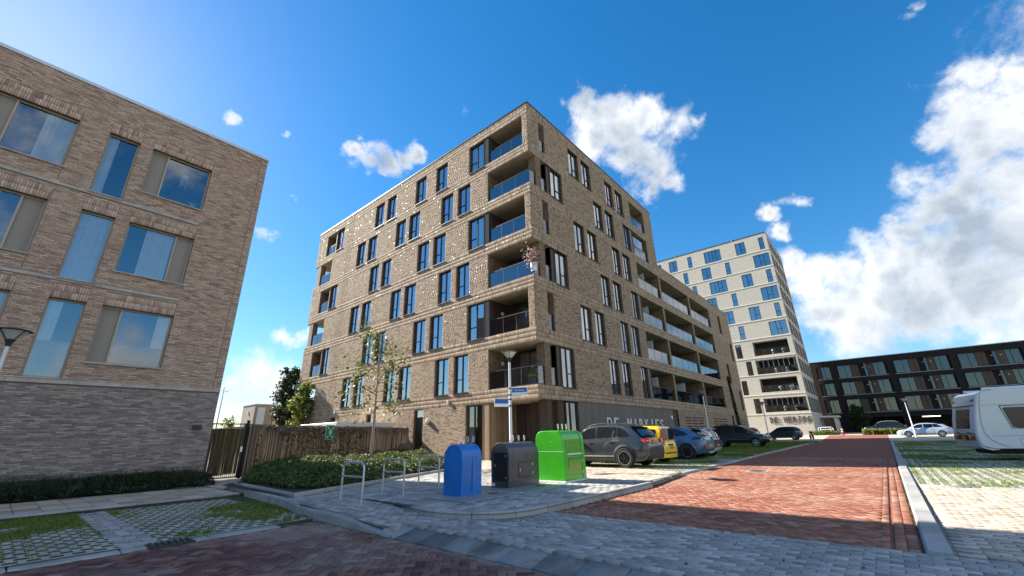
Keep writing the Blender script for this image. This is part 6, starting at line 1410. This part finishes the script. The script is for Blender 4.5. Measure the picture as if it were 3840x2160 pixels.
    if p.get('rails'):
        for s in (1, -1):
            b = MB(); q = np.linspace(p['rails'][0], p['rails'][1], 8); b.tube([(x, s * (wr - 0.06), roof(x) + (0.035 if 0 < i < 7 else -0.01)) for i, x in enumerate(q)], 0.016, 6); b.build('roof_rail', M[p.get('railmat', 'trim_black')], t, auto=50)
    if p.get('spoiler'):
        x, z = p['spoiler']; b = MB(); b.prism([(x - 0.16, z - 0.015), (x + 0.12, z + 0.03), (x + 0.12, z - 0.02), (x - 0.16, z - 0.04)], 1, -wr - 0.02, wr + 0.02); b.build('spoiler', M[p.get('spcol', p['col'])], t)
    if p.get('wiper'):
        (x0, z0), (x1, z1) = p['wiper']; b = MB(); b.tube([(x0 - 0.05, 0.0, z0), (x0 - 0.03, 0.38, z0 + 0.07)], 0.012, 5); b.build('wiper', M['black'], t)
    if p.get('aerial'):
        x = p['aerial']; b = MB(); b.tube([(x, 0, roof(x)), (x - 0.14, 0, roof(x) + 0.20)], [0.014, 0.005], 6); b.build('aerial', M['black'], t)
    return t
SUVP = dict(L=4.48, W=1.85, col='car_grey', top=[(-2.24, 0.70), (-2.19, 0.98), (-2.05, 1.05), (-1.5, 1.08), (0.6, 1.02), (1.1, 0.99), (1.9, 0.90), (2.12, 0.80), (2.24, 0.62)], bot=[(-2.24, 0.42), (-2.05, 0.26), (-1.6, 0.22), (1.6, 0.22), (2.0, 0.24), (2.24, 0.38)],
    roof=[(-2.02, 1.06), (-1.62, 1.47), (-1.3, 1.56), (-0.6, 1.60), (0.0, 1.585), (0.45, 1.50), (1.22, 1.0)], wr=0.66, side=[[(-1.52, 1.15, 1.18), (-1.36, 1.13, 1.36), (-1.16, 1.12, 1.45), (-1.02, 1.12, 1.47)], [(-0.97, 1.12, 1.475), (-0.5, 1.11, 1.50), (-0.12, 1.10, 1.50)], [(-0.05, 1.10, 1.50), (0.3, 1.08, 1.44), (0.72, 1.06, 1.21), (0.9, 1.06, 1.09)]],
    ws=((1.15, 1.03), (0.5, 1.46)), rw=((-2.0, 1.10), (-1.66, 1.45)), r=0.355, axles=(-1.33, 1.36), rim='rim_dark', spokes=5, flare=0.085, archcol='trim_black', seams=(-1.0, -0.08, 0.95), handles=(-0.82, 0.12), mir=0.82, mircol='trim_black', strip=0.20, sillh=0.19, rails=(-1.35, 0.35), spoiler=(-1.66, 1.53), aerial=-1.05,
    rear=[('tail_light', 'tail_red', 0.44, 0.90, 0.90, 1.03, 0.0), ('light_bar', 'tail_clear', 0.62, 0.82, 0.945, 0.965, 0.006), ('number_plate', 'plate_yellow', -0.26, 0.26, 0.86, 0.97, 0.012), ('bumper_trim', 'trim_black', -0.84, 0.84, 0.30, 0.44, 0.02), ('tailgate_edge', 'trim_black', -0.80, 0.80, 0.61, 0.635, 0.004), ('reflector', 'tail_red', 0.55, 0.80, 0.50, 0.525, 0.008), ('badge', 'chrome', -0.1, 0.1, 1.0, 1.03, 0.012)], plate='KR-184', wiper=((-2.0, 1.14), (-1.8, 1.3)))
YELP = dict(L=3.54, W=1.58, col='car_yellow', nar=0.05, top=[(-1.77, 0.66), (-1.74, 0.80), (-1.68, 0.88), (-1.2, 0.91), (0.6, 0.90), (0.85, 0.90), (1.5, 0.82), (1.68, 0.72), (1.77, 0.58)], bot=[(-1.77, 0.36), (-1.7, 0.24), (-1.4, 0.2), (1.4, 0.2), (1.77, 0.32)],
    roof=[(-1.72, 0.9), (-1.66, 1.30), (-1.56, 1.47), (-1.2, 1.53), (-0.3, 1.55), (0.3, 1.50), (1.08, 0.92)], wr=0.60, side=[[(-1.42, 1.0, 1.36), (-1.0, 0.98, 1.42)], [(-0.9, 0.97, 1.43), (-0.2, 0.95, 1.44)], [(-0.1, 0.95, 1.44), (0.3, 0.95, 1.40), (0.78, 0.95, 1.06)]],
    ws=((1.0, 0.96), (0.34, 1.44)), rw=((-1.71, 0.94), (-1.62, 1.40)), r=0.285, axles=(-1.13, 1.17), rim='rim_silver', spokes=7, hub=True, seams=(-0.95, -0.15, 0.8), handles=(-0.75, 0.05), mir=0.70, mircol='trim_black', rails=(-1.35, 0.1), aerial=-0.2,
    rear=[('tail_light', 'tail_red', 0.62, 0.74, 0.50, 0.86, 0.0), ('upper_tail_light', 'tail_red', 0.55, 0.66, 0.90, 1.36, -0.05), ('reversing_light', 'tail_clear', 0.63, 0.73, 0.60, 0.70, 0.006), ('number_plate', 'plate_yellow', -0.19, 0.19, 0.56, 0.72, 0.012), ('plate_recess', 'trim_black', -0.24, 0.24, 0.73, 0.78, 0.016), ('bumper_strip', 'trim_black', -0.66, 0.66, 0.40, 0.45, 0.03), ('bumper', 'car_yellow', -0.70, 0.70, 0.24, 0.47, 0.022)], plate='45-SKT', wiper=((-1.7, 0.97), (-1.6, 1.2)))
BLUP = dict(L=4.19, W=1.80, col='car_blue', nar=0.09, top=[(-2.09, 0.72), (-2.05, 0.98), (-1.9, 1.03), (-1.3, 1.04), (0.6, 0.98), (1.0, 0.96), (1.75, 0.88), (1.98, 0.76), (2.09, 0.60)], bot=[(-2.09, 0.44), (-1.9, 0.27), (-1.5, 0.2), (1.5, 0.2), (2.09, 0.36)],
    roof=[(-1.95, 1.02), (-1.55, 1.30), (-1.1, 1.43), (-0.4, 1.53), (0.1, 1.52), (0.5, 1.44), (1.22, 0.98)], wr=0.62, side=[[(-1.35, 1.10, 1.14), (-1.1, 1.08, 1.28), (-0.75, 1.06, 1.40), (-0.5, 1.06, 1.43)], [(-0.44, 1.06, 1.435), (0.0, 1.05, 1.45), (0.15, 1.04, 1.44)], [(0.22, 1.04, 1.43), (0.5, 1.03, 1.34), (0.92, 1.02, 1.08)]],
    ws=((1.15, 1.01), (0.55, 1.40)), rw=((-1.92, 1.06), (-1.50, 1.33)), r=0.35, axles=(-1.25, 1.33), rim='rim_dark', spokes=5, flare=0.07, seams=(-0.47, 0.98), handles=(-1.02, -0.2), mir=0.85, spoiler=(-1.55, 1.40), spcol='trim_black',
    rear=[('tail_light', 'tail_dark', 0.50, 0.86, 0.86, 0.99, 0.0), ('lamp_glint', 'tail_clear', 0.56, 0.70, 0.90, 0.95, 0.006), ('number_plate', 'plate_yellow', -0.26, 0.26, 0.56, 0.67, 0.012), ('reflector', 'tail_red', 0.70, 0.80, 0.50, 0.66, 0.0), ('skid_plate', 'zinc', -0.36, 0.36, 0.27, 0.35, 0.015), ('bumper_trim', 'trim_black', -0.80, 0.80, 0.42, 0.46, 0.012)], plate='J-682-LT')
WHIP = dict(L=3.44, W=1.62, col='car_white', nar=0.06, top=[(-1.72, 0.62), (-1.70, 0.85), (-1.6, 0.95), (-1.0, 0.98), (0.6, 0.92), (0.85, 0.9), (1.45, 0.82), (1.62, 0.72), (1.72, 0.56)], bot=[(-1.72, 0.40), (-1.6, 0.24), (-1.3, 0.2), (1.3, 0.2), (1.72, 0.34)],
    roof=[(-1.66, 0.94), (-1.55, 1.20), (-1.35, 1.40), (-0.6, 1.46), (0.1, 1.44), (0.4, 1.36), (1.1, 0.92)], wr=0.58, side=[[(-1.2, 1.06, 1.2), (-0.8, 1.03, 1.36)], [(-0.72, 1.02, 1.37), (0.0, 0.98, 1.38)], [(0.08, 0.98, 1.37), (0.8, 0.96, 1.06)]],
    ws=((1.02, 0.96), (0.45, 1.33)), rw=((-1.64, 0.86), (-1.46, 1.30)), r=0.29, axles=(-1.14, 1.2), rim='rim_silver', spokes=8, seams=(-0.76, 0.82), handles=(-0.3,), mir=0.78, spoiler=(-1.42, 1.40),
    rear=[('tail_light', 'tail_red', 0.60, 0.72, 0.78, 1.0, 0.0), ('number_plate', 'plate_yellow', -0.22, 0.22, 0.50, 0.61, 0.014), ('black_tailgate', 'trim_black', -0.56, 0.56, 0.44, 0.84, 0.006)], plate='RX-970-K')
BK1 = dict(L=4.50, W=1.80, col='car_navy', top=[(-2.25, 0.78), (-2.2, 1.0), (-2.0, 1.06), (0.7, 1.04), (1.15, 1.02), (1.85, 0.96), (2.1, 0.86), (2.25, 0.64)], bot=[(-2.25, 0.44), (-2.0, 0.32), (2.0, 0.32), (2.25, 0.42)],
    roof=[(-2.18, 1.05), (-1.95, 1.55), (-1.7, 1.68), (-0.8, 1.72), (0.1, 1.69), (0.42, 1.60), (1.25, 1.05)], wr=0.66, side=[[(-1.8, 1.18, 1.55), (-1.2, 1.16, 1.59)], [(-1.1, 1.15, 1.6), (-0.3, 1.13, 1.61)], [(-0.2, 1.13, 1.6), (0.3, 1.12, 1.54), (0.9, 1.10, 1.16)]],
    ws=((1.17, 1.08), (0.48, 1.56)), rw=((-2.16, 1.15), (-2.0, 1.5)), r=0.35, axles=(-1.33, 1.32), rim='rim_silver', spokes=6, seams=(-1.15, -0.25, 0.95), handles=(-0.95, -0.05), mir=0.85, strip=0.30, rails=(-1.7, 0.1), hz=0.95,
    front=[('headlight', 'tail_clear', 0.50, 0.84, 0.74, 0.92, 0.0), ('grille', 'trim_black', -0.42, 0.42, 0.66, 0.84, 0.01), ('bumper', 'car_navy', -0.8, 0.8, 0.42, 0.62, 0.05), ('bull_bar', 'chrome', -0.7, 0.7, 0.55, 0.60, 0.10), ('fog_light', 'tail_clear', 0.46, 0.62, 0.46, 0.54, 0.06)], rear=[('tail_light', 'tail_red', 0.7, 0.86, 0.85, 1.2, 0.0)], plate='64-RFP')
BK2 = dict(L=4.08, W=1.75, col='car_black', top=[(-2.04, 0.70), (-2.0, 0.95), (-1.85, 1.0), (-1.2, 1.02), (0.6, 0.97), (1.0, 0.95), (1.75, 0.86), (1.95, 0.74), (2.04, 0.58)], bot=[(-2.04, 0.42), (-1.9, 0.25), (1.8, 0.22), (2.04, 0.36)],
    roof=[(-1.95, 1.0), (-1.72, 1.38), (-1.5, 1.53), (-0.6, 1.58), (0.1, 1.55), (0.45, 1.46), (1.2, 0.97)], wr=0.64, side=[[(-1.35, 1.12, 1.4), (-0.95, 1.09, 1.46)], [(-0.88, 1.08, 1.465), (-0.1, 1.05, 1.48)], [(0.0, 1.05, 1.47), (0.35, 1.04, 1.40), (0.9, 1.02, 1.10)]],
    ws=((1.12, 1.0), (0.5, 1.42)), rw=((-1.93, 1.05), (-1.72, 1.36)), r=0.32, axles=(-1.25, 1.3), rim='rim_silver', spokes=5, seams=(-0.92, -0.05), handles=(-0.75, 0.1), mir=0.85, strip=0.10, rear=[('tail_light', 'tail_clear', 0.6, 0.83, 0.85, 1.0, 0.0), ('number_plate', 'plate_yellow', -0.25, 0.25, 0.55, 0.66, 0.012)], plate='PF-227-H')
SILP = dict(L=4.62, W=1.80, col='car_silver', top=[(-2.31, 0.66), (-2.26, 0.92), (-2.1, 0.97), (-1.4, 0.98), (0.6, 0.91), (1.1, 0.89), (1.9, 0.78), (2.18, 0.66), (2.31, 0.52)], bot=[(-2.31, 0.38), (-2.1, 0.22), (2.0, 0.18), (2.31, 0.30)],
    roof=[(-2.05, 0.97), (-1.7, 1.22), (-1.2, 1.38), (-0.4, 1.45), (0.1, 1.44), (0.5, 1.36), (1.35, 0.9)], wr=0.62, side=[[(-1.5, 1.02, 1.10), (-1.15, 1.0, 1.27), (-0.85, 0.99, 1.34)], [(-0.78, 0.99, 1.35), (-0.05, 0.97, 1.37)], [(0.03, 0.97, 1.36), (0.4, 0.96, 1.30), (1.05, 0.95, 1.02)]],
    ws=((1.28, 0.93), (0.56, 1.32)), rw=((-2.02, 1.0), (-1.66, 1.24)), r=0.32, axles=(-1.35, 1.36), rim='rim_silver', spokes=9, seams=(-0.82, 0.0), handles=(-0.65, 0.2), mir=0.95, spoiler=(-1.68, 1.28), front=[('headlight', 'tail_clear', 0.5, 0.84, 0.62, 0.74, 0.0)], rear=[('tail_light', 'tail_dark', 0.45, 0.86, 0.82, 0.94, 0.0)], plate='')
H = math.pi / 2; gz2 = lambda x: max(0.0, (x - 58) * 0.025) - 0.02
car('sport_utility_car', 'dark grey sport utility car beside the green bottle container', (15.64 + 0.925, 9.10, 0.05), H, SUVP)
car('hatchback', 'small bright yellow hatchback between the grey and blue cars', (18.05 + 0.79, 8.92, 0.05), H, YELP)
car('crossover_car', 'metallic blue crossover car right of the yellow hatchback', (21.6 + 0.9, 8.72, 0.05), H, BLUP)
car('city_car', 'tiny white city car half hidden behind the blue crossover', (24.0 + 0.81, 8.65, 0.05), H, WHIP)
car('off_road_car', 'black off road car with bull bar facing the brick street', (39.2 + 0.9, 9.38, 0.05), -H, BK1)
car('hatchback', 'black hatchback with its rear to the street near the cream tower', (63.5 + 0.87, 10.0, 0.12), H, BK2)
car('hatchback', 'dark hatchback glimpsed between the two black cars', (66.0, 15.0, 0.18), H, dict(BK2, roofcol='car_navy'))
car('estate_car', 'silver blue hatchback parked sideways beside the white caravan', (67.0, -3.15, gz2(67) + 0.02), H, SILP)
car('crossover_car', 'black crossover with pale roof rails behind the low hedge', (80.5, 0.1, gz2(80.5)), H, dict(SUVP, L=4.7, col='car_black', rim='rim_silver', strip=None, rails=(-1.6, 0.9), railmat='car_white', top=[(x * 1.05, z) for x, z in SUVP['top']], bot=[(x * 1.05, z) for x, z in SUVP['bot']]))

def caravan():
    M['gel'] = plain('white_gelcoat', (0.72, 0.73, 0.74), 0.28, var=0.05, scale=0.8, coat=0.5); M['gel_grey'] = plain('pale_grey_gelcoat', (0.50, 0.52, 0.55), 0.35, var=0.05)
    ang = math.atan2(-0.982, 0.19); t = thing('caravan', 'white touring caravan with dark side window on the right parking bay', 'caravan', (25.16, -2.33, 0.02), ang)
    # local +x points away from the street along the caravan, the camera-side wall is at -y after the turn
    L, Wd, zb, zt = 5.6, 2.3, 0.40, 2.52; hw = Wd / 2
    xw = lambda z: float(np.interp(z, [0.5, 0.62, 1.0, 1.5, 2.1, 2.38], [0.05, 0.0, 0.01, 0.12, 0.30, 0.40]))
    prof = [(0.06, zb + 0.10), (0.0, 0.62), (0.01, 1.0), (0.12, 1.5), (0.30, 2.1), (0.40, 2.38), (0.58, 2.49), (1.2, 2.54), (L - 1.0, 2.52), (L - 0.3, 2.3), (L, 1.7), (L + 0.05, 1.0), (L - 0.05, 0.55), (L - 0.4, zb), (0.45, zb), (0.25, zb + 0.02)]
    b = MB(); n = len(prof); ins = []
    c = np.array([L / 2, 1.45])
    for x, z in prof: ins.append((x + (c[0] - x) * 0.016, z + (c[1] - z) * 0.025))
    vs = []
    for y, pr in ((-hw, ins), (-hw + 0.05, prof), (hw - 0.05, prof), (hw, ins)): vs += [(x, y, z) for x, z in pr]
    b.add(vs, [(k * n + i, k * n + (i + 1) % n, (k + 1) * n + (i + 1) % n, (k + 1) * n + i) for k in range(3) for i in range(n)] + [tuple(range(n))[::-1], tuple(range(3 * n, 4 * n))]); b.build('body', M['gel'], t, auto=28)
    for s in (-1, 1):
        y = s * (hw + 0.006)
        b = MB(); b.poly([(1.05, y, 1.16), (1.22, y, 1.13), (2.35, y, 1.13), (2.42, y, 1.2), (2.42, y, 1.86), (1.0, y, 1.86), (0.96, y, 1.82)]); b.build('window', M['car_glass'], t)
        b = MB()
        P = [(1.02, 1.12), (2.48, 1.08), (2.48, 1.92), (0.9, 1.92)]
        for k in range(4): b.tube([(P[k][0], s * (hw + 0.004), P[k][1]), (P[(k + 1) % 4][0], s * (hw + 0.004), P[(k + 1) % 4][1])], 0.012, 4)
        b.build('window_seal', M['trim_black'], t)
        b = MB(); b.box(3.1, 3.8, s * hw - 0.004, s * hw + 0.008, 0.6, 2.3) if s > 0 else b.box(3.2, 4.4, s * hw - 0.008, s * hw + 0.004, 1.2, 1.85); b.build('door' if s > 0 else 'window', M['gel_grey'] if s > 0 else M['car_glass'], t)
        b = MB()
        for z in (0.86, 1.96): b.box(0.42, L - 0.2, s * hw - 0.006, s * hw + 0.006, z - 0.012, z + 0.012)
        b.tube([(0.52, s * (hw + 0.002), 2.44), (0.36, s * (hw + 0.004), 1.9), (0.26, s * (hw + 0.004), 1.4), (0.24, s * (hw + 0.004), 1.0), (0.36, s * (hw + 0.004), 0.72), (0.75, s * (hw + 0.004), 0.48)], 0.016, 5); b.build('seam', M['gel_grey'], t)
        b = MB()
        for x0, x1, z0, z1 in ((1.1, 2.0, 0.52, 0.78),):
            for q in ((x0, x1, z0, z0 + 0.015), (x0, x1, z1 - 0.015, z1), (x0, x0 + 0.015, z0, z1), (x1 - 0.015, x1, z0, z1)): b.box(q[0], q[1], s * hw - 0.008, s * hw + 0.008, q[2], q[3])
        b.build('locker_frame', M['gel_grey'], t)
        ty, rim = wheel_meshes(0.32, 0.2, M['rim_silver'], 6); w = link('wheel', None, t, (3.1, s * (hw - 0.14), 0.32), 0 if s > 0 else math.pi); link('tyre', ty, w); link('rim', rim, w)
    # rear wall
    b = MB(); b.prism([(xw(1.13) - 0.016, 1.13), (xw(1.5) - 0.016, 1.5), (xw(1.86) - 0.016, 1.86), (xw(1.86) + 0.03, 1.86), (xw(1.5) + 0.03, 1.5), (xw(1.13) + 0.03, 1.13)], 1, -0.66, 0.66); f = b.build('rear_window', M['car_glass'], t)
    b = MB(); pr = [(-0.7, 1.06), (0.7, 1.06), (0.7, 1.93), (-0.7, 1.93)]
    for k in range(4): b.tube([(xw(pr[k][1]), *pr[k]), (xw(pr[(k + 1) % 4][1]), *pr[(k + 1) % 4])], 0.022, 5)
    b.build('window_seal', M['gel_grey'], t)
    for s in (-1, 1):
        b = MB(); b.bbox(-0.05, 0.06, s * 0.72 - 0.26, s * 0.72 + 0.26, 0.72, 0.90, 0.03); o = b.build('tail_light', M['tail_red'], t)
        for k in (-1, 1): b = MB(); b.lathe([(0, -0.056), (0.055, -0.054), (0.07, -0.045)], 12, (0, s * 0.72 + k * 0.1, 0.81), axis='x'); b.build('lamp_lens', M['tail_clear' if k > 0 else 'tail_red'], o)
        b = MB(); b.box(-0.03, 0.0, s * 0.5 - 0.12, s * 0.5 + 0.12, 0.97, 1.0); b.build('grab_handle', M['trim_black'], t)
        b = MB(); b.box(0.29, 0.34, s * 0.95 - 0.03, s * 0.95 + 0.03, 2.14, 2.2); b.build('marker_light', M['tail_red'], t)
    b = MB(); b.box(-0.03, 0.02, -1.08, 1.08, 0.945, 0.96); b.box(0.235, 0.28, -1.05, 1.05, 1.97, 1.99); b.build('seam', M['trim_black'], t)
    b = MB(); b.bbox(-0.045, 0.06, -0.45, 0.45, 0.72, 0.9, 0.02); b.build('plate_panel', M['trim_black'], t)
    b = MB(); b.box(-0.05, -0.045, -0.17, 0.17, 0.67, 0.85); o = b.build('number_plate', M['plate_yellow'], t); o2 = link('lettering', flat_text('38-WV-TN', 0.26, 0.06, M['plate_ink']), o, (-0.0515, 0, 0.76), -H)
    b = MB(); b.box(0.28, 0.33, -0.98, -0.72, 2.12, 2.17); b.build('lettering_strip', M['vent_panel'], t)
    b = MB(); b.prism([(0.02, 0.66), (0.02, 0.5), (0.12, 0.42), (0.3, 0.36), (0.5, 0.38), (0.3, 0.66)], 1, -hw + 0.05, hw - 0.05); b.build('bumper', M['gel'], t, auto=30)
    b = MB(); b.box(0.4, L - 0.5, -0.8, 0.8, 0.22, 0.40); b.build('chassis', M['black'], t)
    b = MB(); b.box(0.7, 3.2, -hw + 0.25, -hw + 0.3, 2.54, 2.62); b.box(0.7, 3.2, hw - 0.3, hw - 0.25, 2.54, 2.62); b.bbox(1.4, 2.2, -0.4, 0.4, 2.52, 2.66, 0.03); b.build('roof_hatch', M['gel'], t)
    b = MB(); b.tube([(L, 0, 0.42), (L + 1.1, 0, 0.42)], 0.05, 6); b.tube([(L + 0.9, 0, 0.42), (L + 0.9, 0, 0.06)], 0.03, 6); b.build('drawbar', M['zinc'], t)
caravan()
def motorcycle():
    t = thing('motorcycle', 'dark motorcycle parked behind the black hatchback', 'motorcycle', (64.5, 7.1, 0.14), 0.3)
    for x in (-0.65, 0.65): b = MB(); b.lathe([(0.20, -0.05), (0.30, -0.05), (0.32, 0), (0.30, 0.05), (0.20, 0.05)], 18, (x, 0, 0.32), axis='y'); b.lathe([(0.2, 0.0), (0.0, 0.02)], 12, (x, 0, 0.32), axis='y'); b.build('wheel', M['tyre'], t, auto=40)
    b = MB(); b.tube([(-0.65, 0, 0.32), (-0.3, 0, 0.62), (0.3, 0, 0.7), (0.5, 0, 0.82), (0.65, 0, 0.32)], [0.04, 0.12, 0.16, 0.06, 0.04], 8); b.build('frame', M['car_black'], t, auto=50)
    b = MB(); b.tube([(-0.75, 0, 0.86), (-0.2, 0, 0.78), (0.1, 0, 0.84)], [0.08, 0.12, 0.12], 8); b.build('seat', M['black'], t, auto=50)
    b = MB(); b.tube([(0.42, -0.36, 1.0), (0.5, 0, 0.96), (0.42, 0.36, 1.0)], 0.02, 6); b.lathe([(0, 0.1), (0.1, 0.08), (0.09, 0)], 10, (0.58, 0, 0.86), axis='x'); b.build('handlebar', M['steel'], t, auto=50)
motorcycle()
